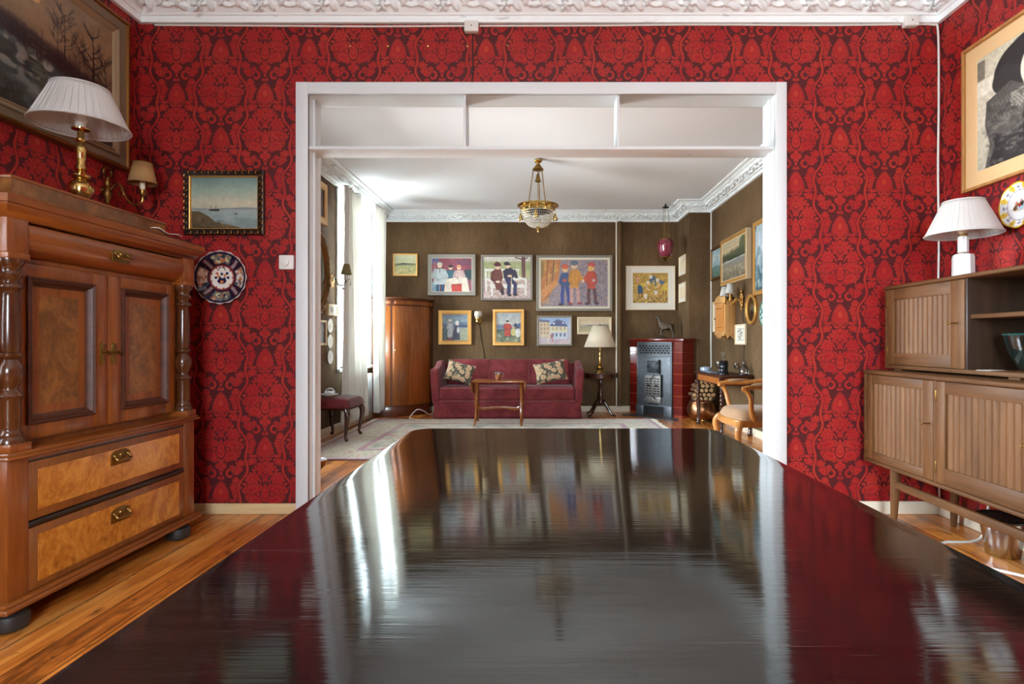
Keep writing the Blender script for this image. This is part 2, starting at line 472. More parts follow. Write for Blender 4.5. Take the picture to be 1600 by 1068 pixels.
M['frame_silver'] = plain('silvered_frame', lin(152,147,136), 0.4, 0.2, 0.15)
M['frame_cream'] = plain('cream_frame', lin(232,214,176), 0.5)
M['frame_oak'] = wood('oak_frame', lin(138,92,46), lin(186,134,76), 'z', 1.0, 0.4)
M['linen'] = plain('linen_slip', lin(222,214,194), 0.8)
M['passe'] = plain('tan_mat_board', lin(216,180,130), 0.85, 0, 0.05)
M['passe_w'] = plain('white_mat_board', lin(232,226,212), 0.85, 0, 0.05)
M['dark_wood'] = wood('dark_mahogany_table', lin(40,20,14), lin(74,38,24), 'x', 1.0, 0.22, coat=0.4)
M['cab_corner'] = wood('corner_mahogany', lin(84,38,13), lin(136,74,26), 'z', 0.7, 0.24, 0.8, lin(164,98,40), coat=0.35)
M['cab_corner_d'] = wood('corner_mahogany_dark', lin(60,28,12), lin(104,52,22), 'z', 0.7, 0.25, coat=0.3)
M['beech'] = wood('honey_beech', lin(150,92,40), lin(196,132,66), 'z', 1.0, 0.3, coat=0.3)
M['pine'] = wood('pale_pine', lin(176,122,66), lin(212,164,104), 'z', 0.8, 0.4)
M['inlay'] = burl('table_inlay', lin(120,60,22), lin(166,92,36), lin(190,116,50), 1.6)
M['copper'] = plain('hammered_copper', lin(192,136,96), 0.3, 1.0, 0.35, 25, 0.4)
M['bronze'] = plain('bronze_figure', lin(104,90,74), 0.45, 0.5, 0.5, 40, 0.2)
M['slate'] = plain('slate_plate', lin(62,58,58), 0.35, 0, 0.3)
M['castiron'] = plain('blackened_cast_iron', lin(120,126,132), 0.46, 0.5, 1.1, 22, 0.6)
M['castiron_m'] = plain('fire_door_iron', lin(70,74,78), 0.5, 0.5, 0.6, 25, 0.3)
M['castiron_l'] = plain('bare_cast_iron', lin(150,146,138), 0.5, 0.5, 0.7, 30, 0.3)
M['castiron_d'] = plain('sooty_iron', lin(22,22,24), 0.6, 0.3)
M['tile'] = plain('oxblood_glaze', lin(112,28,18), 0.16, 0, 0.35, 6, 0.06, Coat_Weight=0.4)
M['tile_edge'] = plain('worn_glaze_edge', lin(150,66,40), 0.2)
M['logend'] = plain('cut_log_end', lin(206,164,112), 0.8, 0, 0.2, 60)
M['bark'] = plain('log_bark', lin(110,72,44), 0.9, 0, 0.4, 40, 0.5)
M['blueware'] = plain('pale_blue_glaze', lin(168,186,206), 0.2, 0, 0.3, 60)
M['black_gloss'] = plain('black_enamel', lin(24,28,34), 0.18)
M['paper'] = plain('white_paper', lin(232,228,218), 0.8)

def velvet(name, c1, c2, sheen=0.6):
    g = N(name); o = g.obj()
    n1 = g.noise(o, 5.0, 4, 0.7, 0.8); n2 = g.noise(o, 400.0, 2)
    c = g.mix(g.rng(n1,0.3,0.7), c1, c2)
    return g.bsdf(c, 0.8, 0, g.bump(n2, 0.15, 0.002), Sheen_Weight=sheen, Sheen_Roughness=0.4, Specular_IOR_Level=0.2)
M['velvet'] = velvet('plum_velvet', lin(98,34,38), lin(138,60,62), 0.12)
M['velvet_seam'] = velvet('plum_velvet_piping', lin(150,82,84), lin(164,98,98), 0.4)
M['velvet_red'] = velvet('wine_velvet', lin(72,14,18), lin(100,26,28), 0.3)
M['chair_cloth'] = velvet('sand_upholstery', lin(150,116,86), lin(176,140,108), 0.15)

def floral(name):
    g = N(name); o = g.obj()
    n = g.noise(o, 14.0, 2, 0.5, 0.0, True)
    v = g.vm('ADD', o, g.vm('MULTIPLY', n, (0.05,0.05,0.05)))
    d = g.voro(v, 15.0); f = d[0]
    c = g.ramp(f, [(0.0, lin(196,120,92)), (0.25, lin(200,150,116)), (0.42, lin(206,186,148)), (0.5, lin(150,136,106)), (0.56, lin(66,58,48)), (0.8, lin(88,80,66))])
    d2 = g.voro(o, 60.0)[0]; c = g.mix(g.mul(g.rng(d2,0.25,0.40,1,0),0.6), c, lin(190,176,140))
    return g.bsdf(c, 0.9, 0, g.bump(g.noise(o,300.0,2),0.2,0.002), Sheen_Weight=0.2)
M['floral'] = floral('floral_tapestry')

def cloth_translucent(name, col, t=0.35, weave=500.0, rough=0.9):
    g = N(name); o = g.obj()
    n = g.noise(o, weave, 2)
    c = g.mix(g.mul(n,0.2), col, tuple(x*0.8 for x in col[:3])+(1,))
    d = g.n('ShaderNodeBsdfDiffuse'); g.put(d.inputs[0], c)
    tr = g.n('ShaderNodeBsdfTranslucent'); g.put(tr.inputs[0], c)
    mx = g.n('ShaderNodeMixShader'); mx.inputs[0].default_value = t
    g.nt.links.new(d.outputs[0], mx.inputs[1]); g.nt.links.new(tr.outputs[0], mx.inputs[2]); g.nt.links.new(mx.outputs[0], g.out.inputs[0])
    return g.mat
M['curtain'] = cloth_translucent('ivory_curtain', lin(232,231,224), 0.22)
M['shade_white'] = cloth_translucent('white_pleated_shade', lin(228,226,222), 0.4)
M['shade_cream'] = cloth_translucent('cream_shade', lin(254,244,222), 0.45)
M['shade_tan'] = cloth_translucent('parchment_shade', lin(190,150,102), 0.3, 20.0)
M['shade_olive'] = cloth_translucent('olive_silk_shade', lin(150,134,92), 0.3)
M['milk_glass'] = cloth_translucent('milk_glass', lin(238,234,220), 0.35)

def thin_glass(name, tint=(1,1,1,1), refl=0.12, rough=0.02):
    g = N(name)
    t = g.n('ShaderNodeBsdfTransparent'); t.inputs[0].default_value = tint
    gl = g.n('ShaderNodeBsdfGlossy'); gl.inputs['Roughness'].default_value = rough
    lw = g.n('ShaderNodeLayerWeight'); lw.inputs[0].default_value = 0.35
    o = g.obj(); nz = g.noise(o, 3.0, 1)
    f = g.m('MULTIPLY_ADD', lw.outputs['Fresnel'], 0.8, refl*0.4); f2 = g.mad(nz, 0.02, f)
    mx = g.n('ShaderNodeMixShader'); g.put(mx.inputs[0], f2)
    g.nt.links.new(t.outputs[0], mx.inputs[1]); g.nt.links.new(gl.outputs[0], mx.inputs[2]); g.nt.links.new(mx.outputs[0], g.out.inputs[0])
    return g.mat
M['pane'] = thin_glass('window_glass', (0.96,0.98,0.98,1), 0.05)
M['clear'] = thin_glass('clear_glass', (0.95,0.96,0.96,1), 0.12)
M['crystal'] = plain('cut_crystal', lin(222,220,208), 0.06, 0.3, 0.1, 200, Coat_Weight=0.8)
M['pink_glass'] = thin_glass('cranberry_glass', (0.55,0.10,0.16,1), 0.5, 0.1)
M['green_glass'] = thin_glass('dark_green_glass', (0.03,0.09,0.08,1), 0.4, 0.05)
M['mirror'] = plain('mirror_silver', lin(226,226,222), 0.04, 1.0, 0.02)
M['mirror_old'] = plain('foxed_mirror', lin(130,126,116), 0.15, 1.0, 0.3)

TABLE_SEAM = 0.734-0.62
def table_top():
    g = N('black_polished_mahogany'); o = g.obj()
    n1 = g.noise(g.map(o,(2.2,60,1)), 1.0, 3, 0.6, 0.3); n2 = g.noise(g.map(o,(9,260,1)), 1.0, 2, 0.6)
    n3 = g.noise(g.map(o,(1.2,9,1)), 1.0, 2)
    spk = g.voro(g.map(o,(34,34,1)), 1.0); dot = g.rng(spk[0], 0.020, 0.045, 1, 0)
    rndc = g.m('GREATER_THAN', g.sep(spk[1])[0], 0.80); dot = g.mul(dot, rndc)
    c = g.mix(g.rng(n1,0.35,0.7), lin(11,7,7), lin(22,14,13))
    scr = g.noise(g.map(o,(5,300,1),rot=(0,0,0.5)), 1.0, 2, 0.5); c = g.mix(g.mul(g.rng(scr,0.72,0.78),0.4), c, lin(120,90,80))
    X,Y,Z = g.sep(o)
    seam = g.m('LESS_THAN', g.m('ABSOLUTE', g.sub(Y, TABLE_SEAM)), 0.0009)
    c = g.mix(g.mul(dot,0.55), c, lin(150,145,140)); c = g.mix(g.mul(seam,0.3), c, lin(60,50,48))
    h = g.mad(n2, 0.20, g.mad(n3, 0.35, g.mul(n1, 0.45)))
    h = g.sub(h, g.mul(seam, 0.15))
    return g.bsdf(c, g.mad(n1, 0.06, 0.05), 0, g.bump(h, 0.085, 0.004), IOR=1.8, Coat_Weight=0.0, Specular_Tint=(0.78,0.96,1.0,1.0))
M['table'] = table_top()

def rug():
    g = N('pale_oriental_rug'); o = g.obj(); X,Y,Z = g.sep(o)
    ex = g.sub(RUG[0], g.m('ABSOLUTE', X)); ey = g.sub(RUG[1], g.m('ABSOLUTE', Y)); e = g.m('MINIMUM', ex, ey); nn = g.noise(o, 26.0, 3, 0.7); e = g.add(e, g.mad(nn, 0.05, -0.025))
    n = g.noise(o, 6.0, 3, 0.6, 0.0, True)
    v = g.vm('ADD', o, g.vm('MULTIPLY', n, (0.12,0.12,0.0)))
    f = g.voro(v, 5.0)[0]; f2 = g.voro(v, 13.0)[0]
    field = g.ramp(f, [(0.0, lin(160,84,84)), (0.16, lin(186,128,124)), (0.3, lin(204,190,164)), (0.55, lin(186,180,160)), (0.8, lin(140,140,116))])
    field = g.mix(g.mul(g.rng(f2,0.12,0.22,1,0),0.55), field, lin(120,128,110))
    bord = g.ramp(f2, [(0.0, lin(160,92,84)), (0.2, lin(186,140,120)), (0.35, lin(206,196,168)), (0.7, lin(186,176,146))])
    pink = lin(168,112,122)
    c = g.mix(g.rng(e,0.40,0.41), bord, field)
    st = g.m('LESS_THAN', g.m('ABSOLUTE', g.sub(e,0.43)), 0.03); c = g.mix(st, c, pink)
    st2 = g.m('LESS_THAN', g.m('ABSOLUTE', g.sub(e,0.11)), 0.03); c = g.mix(st2, c, lin(190,168,160))
    c = g.mix(g.m('LESS_THAN', e, 0.05), c, pink)
    pat = g.noise(g.map(o,(9,9,1)), 1.0, 5, 0.75, 1.5); c = g.mix(g.mul(g.rng(pat,0.54,0.62),0.6), c, lin(150,84,80)); c = g.mix(g.mul(g.rng(pat,0.46,0.38),0.6), c, lin(122,126,96))
    pile = g.noise(o, 220.0, 2)
    wear = g.noise(o, 1.3, 3); c = g.mix(g.mul(g.rng(wear,0.4,0.65),0.35), c, lin(220,214,208))
    return g.bsdf(c, 0.95, 0, g.bump(pile, 0.4, 0.004), Sheen_Weight=0.2, Specular_IOR_Level=0.15)
RUG = (1.75, 1.27)
M['rug'] = rug()

def vcol(name, rough=0.5, bump=0.08, scale=150.0, coat=0.0, metal=0.0):
    g = N(name); a = g.n('ShaderNodeAttribute', attribute_name='Col')
    o = g.obj(); n = g.noise(o, scale, 2)
    c = g.mix(g.mul(n, 0.12), a.outputs['Color'], (0.02,0.02,0.02,1))
    return g.bsdf(c, rough, metal, g.bump(n, bump, 0.002), Coat_Weight=coat, Coat_Roughness=0.08)
M['oil'] = vcol('oil_on_canvas', 0.42, 0.25, 120.0)
M['oil_gloss'] = vcol('varnished_oil', 0.35, 0.08, 120.0, 0.12)
M['print'] = vcol('print_on_paper', 0.7, 0.03)
M['glaze'] = vcol('painted_glaze', 0.12, 0.0, 50.0, 0.6)
M['bisque'] = vcol('matt_porcelain', 0.6, 0.0, 50.0)
# ------------------------------------------------------------------ painted surfaces (colour attribute on a fine grid)
def vnoise(x, y, seed=0):
    rs = np.random.RandomState(seed); T = rs.rand(64,64)
    xi = np.floor(x).astype(int); yi = np.floor(y).astype(int); fx = x-xi; fy = y-yi
    fx = fx*fx*(3-2*fx); fy = fy*fy*(3-2*fy)
    a=T[yi%64,xi%64]; b=T[yi%64,(xi+1)%64]; c=T[(yi+1)%64,xi%64]; d=T[(yi+1)%64,(xi+1)%64]
    return (a*(1-fx)+b*fx)*(1-fy)+(c*(1-fx)+d*fx)*fy
def fbm(x, y, seed=0, o=4):
    t=0; a=0.5
    for k in range(o):
        t = t + a*vnoise(x*2**k, y*2**k, seed+k); a*=0.5
    return t/0.94

class Cv:
    def __init__(s, nx, ny, asp, uv=None):
        s.nx, s.ny, s.asp = nx, ny, asp
        if uv is None: s.u, s.v = np.meshgrid(np.linspace(0,1,nx), np.linspace(0,1,ny))
        else: s.u, s.v = uv
        s.c = np.ones(s.u.shape+(3,))*0.5; s.aa = 0.7/max(nx,ny)
    def put(s, mask, col):
        m = np.clip(mask,0,1)[...,None]
        col = np.asarray(col, float)
        if col.ndim == 1: col = col/255.0
        s.c = s.c*(1-m)+col*m; return s
    def fill(s, col): return s.put(np.ones_like(s.u), col)
    def grad(s, stops, seed=None, amp=0.0, sc=4, horiz=False):
        t = (s.u if horiz else s.v) + (0 if seed is None else amp*(fbm(s.u*sc*s.asp, s.v*sc, seed)-0.5))
        ps=[p for p,_ in stops]
        col = np.stack([np.interp(t, ps, [c[k]/255.0 for _,c in stops]) for k in range(3)], -1)
        return s.put(np.ones_like(s.u), col)
    def ell(s, cx, cy, rx, ry, col, rot=0, a=1.0, soft=None):
        dx=(s.u-cx)*s.asp; dy=s.v-cy; c,n=math.cos(R(rot)),math.sin(R(rot))
        ex=(dx*c+dy*n)/(rx*s.asp); ey=(-dx*n+dy*c)/ry
        q=np.sqrt(ex*ex+ey*ey); w=(soft if soft else 1.5*s.aa/min(rx*s.asp,ry))
        return s.put(np.clip((1-q)/w+0.5,0,1)*a, col)
    def poly(s, pts, col, a=1.0):
        x=s.u*s.asp; y=s.v; P=[(p[0]*s.asp,p[1]) for p in pts]
        ins=np.zeros(x.shape,bool); dist=np.full(x.shape,9.0)
        for i in range(len(P)):
            x0,y0=P[i]; x1,y1=P[(i+1)%len(P)]
            if y0!=y1:
                c=((y0>y)!=(y1>y)) & (x < (x1-x0)*(y-y0)/(y1-y0)+x0); ins ^= c
            dx,dy=x1-x0,y1-y0; L=dx*dx+dy*dy+1e-12
            t=np.clip(((x-x0)*dx+(y-y0)*dy)/L,0,1); dist=np.minimum(dist,np.hypot(x-x0-t*dx,y-y0-t*dy))
        sd=np.where(ins,dist,-dist)
        return s.put(np.clip(sd/(1.4*s.aa)+0.5,0,1)*a, col)
    def line(s, pts, w, col, a=1.0, w2=None):
        x=s.u*s.asp; y=s.v; d=np.full(x.shape,9.0); P=[(p[0]*s.asp,p[1]) for p in pts]; n=len(P)-1
        for i in range(n):
            x0,y0=P[i]; x1,y1=P[i+1]; dx,dy=x1-x0,y1-y0; L=dx*dx+dy*dy+1e-12
            t=np.clip(((x-x0)*dx+(y-y0)*dy)/L,0,1)
            ww = w if w2 is None else w+(w2-w)*(i+t)/n
            d=np.minimum(d,np.hypot(x-x0-t*dx,y-y0-t*dy)-ww)
        return s.put(np.clip(-d/(1.4*s.aa)+0.5,0,1)*a, col)
    def tex(s, amp=0.12, sc=14, seed=3, sx=1.0):
        n=fbm(s.u*sc*s.asp*sx, s.v*sc, seed)-0.5
        s.c=np.clip(s.c*(1+amp*2*n[...,None]),0,1); return s
    def dabs(s, cols, sc=20, seed=5, a=0.5, region=None, sx=1.0, thr=0.5):
        for k,col in enumerate(cols):
            n=(fbm(s.u*sc*s.asp*sx, s.v*sc, seed+k*7, 3)-0.5)*1.7+0.5
            m=np.clip((n-thr)*6,0,1)*a
            if region is not None: m=m*region
            s.put(m,col)
        return s

def set_cols(me, cols):
    c=np.clip(cols.reshape(-1,3),0,1); l=np.where(c<=0.04045,c/12.92,((c+0.055)/1.055)**2.4)
    at=me.color_attributes.new('Col','FLOAT_COLOR','POINT')
    at.data.foreach_set('color', np.concatenate([l,np.ones((len(l),1))],1).astype(np.float32).ravel())

def canvas(name, w, h, y, paint, mat, parent, px=260, thick=0.004):
    """a flat canvas facing -y, painted per vertex"""
    nx=max(24,int(w*px)); ny=max(24,int(h*px)); cv=Cv(nx,ny,w/h); paint(cv)
    vs=[((i/(nx-1)-0.5)*w, y, (0.5-j/(ny-1))*h) for j in range(ny) for i in range(nx)]
    fs=[(j*nx+i,(j+1)*nx+i,(j+1)*nx+i+1,j*nx+i+1) for j in range(ny-1) for i in range(nx-1)]
    k=len(vs); vs+= [(-w/2,y+thick,h/2),(w/2,y+thick,h/2),(w/2,y+thick,-h/2),(-w/2,y+thick,-h/2)]; fs.append((k,k+1,k+2,k+3))
    me=bpy.data.meshes.new(name); me.from_pydata(vs,[],fs); me.materials.append(mat)
    cols=np.concatenate([cv.c.reshape(-1,3), np.ones((4,3))*0.5],0); set_cols(me, cols); me.update()
    return link(name, me, parent)

# ---- motifs -------------------------------------------------------
def p_winter(c):                                    # dusk stream with bare trees
    c.grad([(0,(150,124,92)),(0.3,(158,130,94)),(0.5,(120,96,70)),(1,(60,50,44))],1,0.15)
    far=np.clip((c.v-(0.22+0.30*c.u)+0.06*(fbm(c.u*14,c.v*4,9)-0.5))*14,0,1)
    c.put(far,(36,25,29)); c.dabs([(56,40,44),(26,19,22)],26,11,0.7,far,3.0)
    fg=np.clip((c.v-(0.36+0.30*c.u)-0.05*(fbm(c.u*8,c.v*4,19)-0.5))*20,0,1)
    c.put(fg,(58,72,70)); c.dabs([(80,98,94),(36,44,38),(96,110,108),(60,66,44)],16,21,0.55,fg,0.5)
    c.dabs([(176,172,160),(150,144,136)],15,41,0.9,fg*np.clip(1-abs(c.v-0.64-0.2*(c.u-0.5))*3.4,0,1),0.6,0.60)
    c.dabs([(26,30,22),(40,46,26)],12,51,0.7,np.clip((c.v-0.80)*8,0,1))
    c.ell(0.60,0.16,0.020,0.030,(226,170,96))
    [c.line([(0.60+0.014*((k*7)%5)-0.03,0.46+0.018*k),(0.62+0.011*((k*3)%5),0.461+0.018*k)],0.0028,(190,160,96),0.40) for k in range(18)]
    r=random.Random(4)
    def tree(x,y,h,w):
        c.line([(x,y),(x+0.004,y-h*0.5),(x-0.003,y-h)],w,(30,22,22),0.95,0.001)
        for k in range(14):
            t=r.uniform(0.25,0.95); s_=r.choice([-1,1]); L=h*r.uniform(0.18,0.42)*(1.15-t*0.6)
            x1=x+s_*L*0.45; y1=y-h*t-L*0.75
            c.line([(x,y-h*t),(x+s_*L*0.25,y-h*t-L*0.3),(x1,y1)],w*0.4,(34,26,24),0.9,0.0014)
            for q in range(2): c.line([((x+x1)/2,(y-h*t+y1)/2),(x1+r.uniform(-.03,.03),y1-r.uniform(0,.05))],0.0022,(40,30,28),0.7)
    tree(0.885,0.68,0.55,0.017); tree(0.955,0.66,0.38,0.010); tree(0.735,0.52,0.42,0.006); tree(0.70,0.48,0.30,0.003); tree(0.81,0.57,0.30,0.004)
    for k in range(46):
        x=r.uniform(0.55,1.0); y=0.40+0.30*(x-0.3)+0.1; tree2=y-r.uniform(.1,.24)
        c.line([(x,y),(x+r.uniform(-.015,.015),tree2)],0.0030,(32,22,25),0.8,0.0014)
    c.tex(0.10,24,3); c.c=np.clip(c.c*0.9,0,1)

def p_sea(c):
    c.grad([(0,(110,138,132)),(0.25,(152,172,158)),(0.5,(196,194,166)),(0.6,(184,184,164)),(0.63,(150,166,162)),(1,(128,148,146))],2,0.10,3)
    c.dabs([(196,186,160),(190,178,158)],5,31,0.4,np.clip(1-abs(c.v-0.48)*7,0,1),1.5)
    c.dabs([(166,180,176),(96,112,112)],8,77,0.3,np.clip((c.v-.62)*6,0,1),0.5)
    c.poly([(0,0.605),(0.25,0.61),(0.6,0.60),(0.78,0.585),(1,0.60),(1,0.635),(0,0.63)],(112,124,136),0.7)
    c.poly([(0,0.66),(0.12,0.67),(0.26,0.76),(0.36,0.87),(0.52,0.92),(0.66,0.955),(0.78,1),(0,1)],(92,80,56)); c.dabs([(64,56,42),(124,108,78)],13,61,0.6,np.clip((c.v-.66-.35*c.u)*12,0,1))
    c.poly([(0.25,0.632),(0.42,0.622),(0.43,0.645),(0.41,0.662),(0.28,0.658)],(44,40,38)); c.line([(0.30,0.63),(0.30,0.55)],0.004,(60,52,46)); c.line([(0.37,0.63),(0.37,0.56)],0.004,(60,52,46)); c.line([(0.2,0.565),(0.31,0.57)],0.003,(110,98,86),0.6)
    c.poly([(0.64,0.71),(0.70,0.705),(0.69,0.725),(0.65,0.728)],(60,60,60)); c.line([(0.672,0.71),(0.672,0.66)],0.004,(110,110,104))
    c.tex(0.06,16,8)

def p_portrait(c):                                  # dark lithograph of a robed, hatted figure
    c.grad([(0,(196,190,166)),(0.5,(206,200,178)),(1,(176,170,150))],5,0.2,3)
    c.poly([(0,0.03),(0.10,0.03),(0.10,0.20),(0,0.20)],(120,116,100)); c.poly([(0,0.22),(0.20,0.2),(0.2,0.34),(0,0.36)],(222,216,196))
    blk=(34,32,31); gr=(78,75,70)
    c.ell(0.44,0.20,0.24,0.155,blk,-24); c.ell(0.36,0.30,0.17,0.12,(44,42,40),0); c.ell(0.58,0.13,0.22,0.12,blk,0)
    c.poly([(0.36,0.30),(0.52,0.30),(0.56,0.52),(0.40,0.52)],(40,38,37))
    c.ell(0.62,0.30,0.11,0.15,(214,208,190)); c.line([(0.57,0.22),(0.60,0.27),(0.59,0.33)],0.010,blk,0.8); c.ell(0.60,0.27,0.02,0.012,blk); c.line([(0.60,0.38),(0.66,0.385)],0.006,(70,64,60))
    c.poly([(0.12,0.42),(0.40,0.34),(0.60,0.46),(0.86,0.44),(1,0.52),(1,1),(0.10,1),(0.16,0.80),(0.10,0.62)],gr)
    c.poly([(0.40,0.45),(0.58,0.44),(0.62,0.53),(0.5,0.6),(0.40,0.55)],(150,146,134))
    c.poly([(0.18,0.66),(0.30,0.78),(0.48,0.80),(0.56,0.60),(0.75,0.62),(0.86,1),(0.13,1),(0.22,0.84)],blk)
    c.dabs([(128,124,114),(48,46,44),(98,95,88)],30,91,0.6,np.clip((c.v-.40)*10,0,1)*np.clip((c.u-.1)*20,0,1),0.5,0.55)
    c.dabs([(20,19,19)],9,97,0.6,np.clip((c.v-.62)*6,0,1))
    for k in range(16): c.line([(0.14+0.03*k,0.46-0.012*k*(k<8)),(0.2+0.04*k,0.62)],0.0025,(40,38,36),0.45)
    c.tex(0.14,40,6)

def p_small_land(c):
    c.grad([(0,(196,196,160)),(0.40,(190,190,140)),(0.47,(120,124,84)),(0.6,(176,172,110)),(1,(206,184,110))],4,0.12,4)
    c.dabs([(150,160,100),(206,190,130),(120,130,80)],12,14,0.5,np.clip((c.v-.5)*6,0,1))
    c.poly([(0.08,0.47),(0.3,0.43),(0.42,0.40),(0.6,0.43),(0.92,0.44),(0.92,0.48),(0.1,0.5)],(58,60,44)); c.tex(0.1,20,2)

def person(c, x, y, h, coat, skin=(220,186,150), hat=None, legs=None, w=0.30, hair=None, shoes=(48,36,40), coat_len=0.62, lean=0.0):
    """a small painted figure: feet at (x,y), height h in canvas heights"""
    k=h/c.asp
    hd=y-h*0.90
    lg=legs or coat
    c.line([(x-0.05*k,y-h*0.45),(x-0.07*k,y-h*0.22),(x-0.06*k,y-h*0.04)],0.040*h,lg); c.line([(x+0.05*k,y-h*0.45),(x+0.09*k,y-h*0.24),(x+0.10*k,y-h*0.05)],0.040*h,lg)
    c.ell(x-0.10*k,y-h*0.02,0.06*k,0.03*h,shoes); c.ell(x+0.13*k,y-h*0.025,0.06*k,0.03*h,shoes)
    top=y-h*0.80
    c.poly([(x-w*0.42*k+lean*k,top+0.03*h),(x-0.08*k+lean*k,top),(x+0.08*k+lean*k,top),(x+w*0.42*k+lean*k,top+0.03*h),(x+w*0.52*k,y-h*(1-coat_len)),(x-w*0.52*k,y-h*(1-coat_len))],coat)
    c.line([(x-w*0.40*k+lean*k,top+0.05*h),(x-w*0.62*k,top+0.24*h),(x-0.05*k,top+0.34*h)],0.045*h*min(1,w/0.3),tuple(v*0.88 for v in coat))
    c.line([(x+w*0.40*k+lean*k,top+0.05*h),(x+w*0.62*k,top+0.24*h),(x+0.05*k,top+0.34*h)],0.045*h*min(1,w/0.3),tuple(v*0.94 for v in coat))
    c.ell(x+lean*k*1.2,hd,0.075*k,0.085*h,skin)
    if hair: c.ell(x+lean*k*1.2,hd-0.045*h,0.085*k,0.055*h,hair)
    if hat: c.ell(x+lean*k*1.2,hd-0.055*h,0.09*k,0.06*h,hat)

def p_cafe(c):
    c.fill((140,72,84)); c.dabs([(120,58,72),(160,92,100),(104,84,112)],7,23,0.5)
    c.poly([(0,0),(0.18,0),(0.18,0.14),(0,0.16)],(96,98,140)); c.poly([(0.06,0.12),(0.10,0.1),(0.12,1),(0.04,1)],(176,110,110))
    c.poly([(0.82,0.36),(1,0.34),(1,0.66),(0.82,0.60)],(52,80,84))
    c.poly([(0,0.70),(0.2,0.68),(0.2,1),(0,1)],(140,170,186))
    person(c,0.47,1.0,0.80,(62,104,120),(228,196,162),hair=(60,50,44),w=0.36)
    person(c,0.68,1.0,0.80,(206,178,172),(232,200,164),hair=(222,150,110),w=0.32)
    c.poly([(0.36,0.62),(0.62,0.58),(0.88,0.58),(0.94,1),(0.30,1)],(226,214,196)); c.dabs([(206,196,182)],8,33,0.4,((c.v>.6)&(c.u>.34)).astype(float))
    c.poly([(0.49,0.78),(0.75,0.76),(0.75,1),(0.50,1)],(196,70,62)); c.line([(0.50,0.80),(0.74,0.78)],0.012,(160,50,50))
    person(c,0.20,1.10,0.98,(196,208,208),(226,200,172),hair=(214,206,190),legs=(52,92,128),w=0.36,coat_len=0.68)
    c.line([(0.20,0.30),(0.20,0.42)],0.010,(60,66,72)); c.ell(0.645,0.60,0.015,0.02,(60,50,50)); c.tex(0.10,20,5)

def p_bench(c):
    c.grad([(0,(214,208,198)),(0.10,(198,196,178)),(0.14,(158,164,118)),(0.45,(176,178,126)),(0.6,(190,166,156)),(1,(206,182,178))],6,0.05,6)
    c.dabs([(150,120,110),(214,196,190),(164,140,120)],26,43,0.5,np.clip((c.v-.55)*8,0,1)); c.dabs([(140,152,96),(190,186,140)],12,47,0.4,np.clip((.5-c.v)*8,0,1)*np.clip((c.v-.13)*12,0,1))
    c.line([(0.855,0.46),(0.85,0.25),(0.845,0.02)],0.045,(104,66,64)); c.line([(0.85,0.07),(0.68,0.02)],0.014,(104,66,64)); c.line([(0.85,0.08),(0.93,0.02)],0.014,(104,66,64))
    w=(224,222,214)
    c.poly([(0.05,0.29),(0.76,0.29),(0.76,0.34),(0.05,0.34)],w); c.poly([(0.05,0.52),(0.78,0.52),(0.78,0.57),(0.05,0.57)],w)
    for k in range(14): c.line([(0.07+k*0.052,0.31),(0.07+k*0.052,0.54)],0.010,w)
    c.line([(0.05,0.30),(0.07,0.80)],0.022,w); c.line([(0.05,0.54),(0.18,0.58),(0.19,0.92)],0.022,w); c.line([(0.76,0.50),(0.90,0.55),(0.89,0.90)],0.026,w); c.poly([(0.12,0.66),(0.85,0.66),(0.88,0.74),(0.16,0.76)],w)
    # woman
    br=(112,58,52); c.poly([(0.20,0.34),(0.30,0.26),(0.38,0.30),(0.42,0.50),(0.38,0.62),(0.46,0.78),(0.28,0.80),(0.24,0.62),(0.17,0.55)],br); c.line([(0.20,0.38),(0.19,0.54),(0.30,0.60)],0.034,(98,50,46)); c.ell(0.315,0.60,0.05,0.03,(224,206,180))
    c.ell(0.31,0.25,0.045,0.06,(226,200,172)); c.ell(0.305,0.185,0.075,0.05,(88,30,34)); c.ell(0.30,0.165,0.05,0.045,(96,34,36)); c.line([(0.37,0.80),(0.41,0.90)],0.022,(50,34,40)); c.line([(0.41,0.78),(0.43,0.88)],0.022,(50,34,40))
    # man
    nv=(48,42,66); c.poly([(0.42,0.34),(0.52,0.25),(0.62,0.28),(0.68,0.44),(0.64,0.50),(0.56,0.56),(0.44,0.52)],nv); c.line([(0.50,0.54),(0.55,0.66),(0.54,0.88)],0.045,(46,46,86)); c.line([(0.58,0.54),(0.68,0.66),(0.67,0.88)],0.042,(46,46,86)); c.line([(0.66,0.34),(0.70,0.48)],0.036,nv)
    c.ell(0.525,0.22,0.042,0.06,(226,194,164)); c.ell(0.50,0.165,0.06,0.045,(46,36,42)); c.ell(0.55,0.185,0.04,0.014,(46,36,42)); c.ell(0.56,0.46,0.05,0.028,(220,190,160)); c.line([(0.60,0.47),(0.60,0.74)],0.008,(206,186,150))
    c.ell(0.56,0.92,0.04,0.03,(54,38,40)); c.ell(0.68,0.91,0.05,0.028,(54,38,40)); c.tex(0.10,28,7)

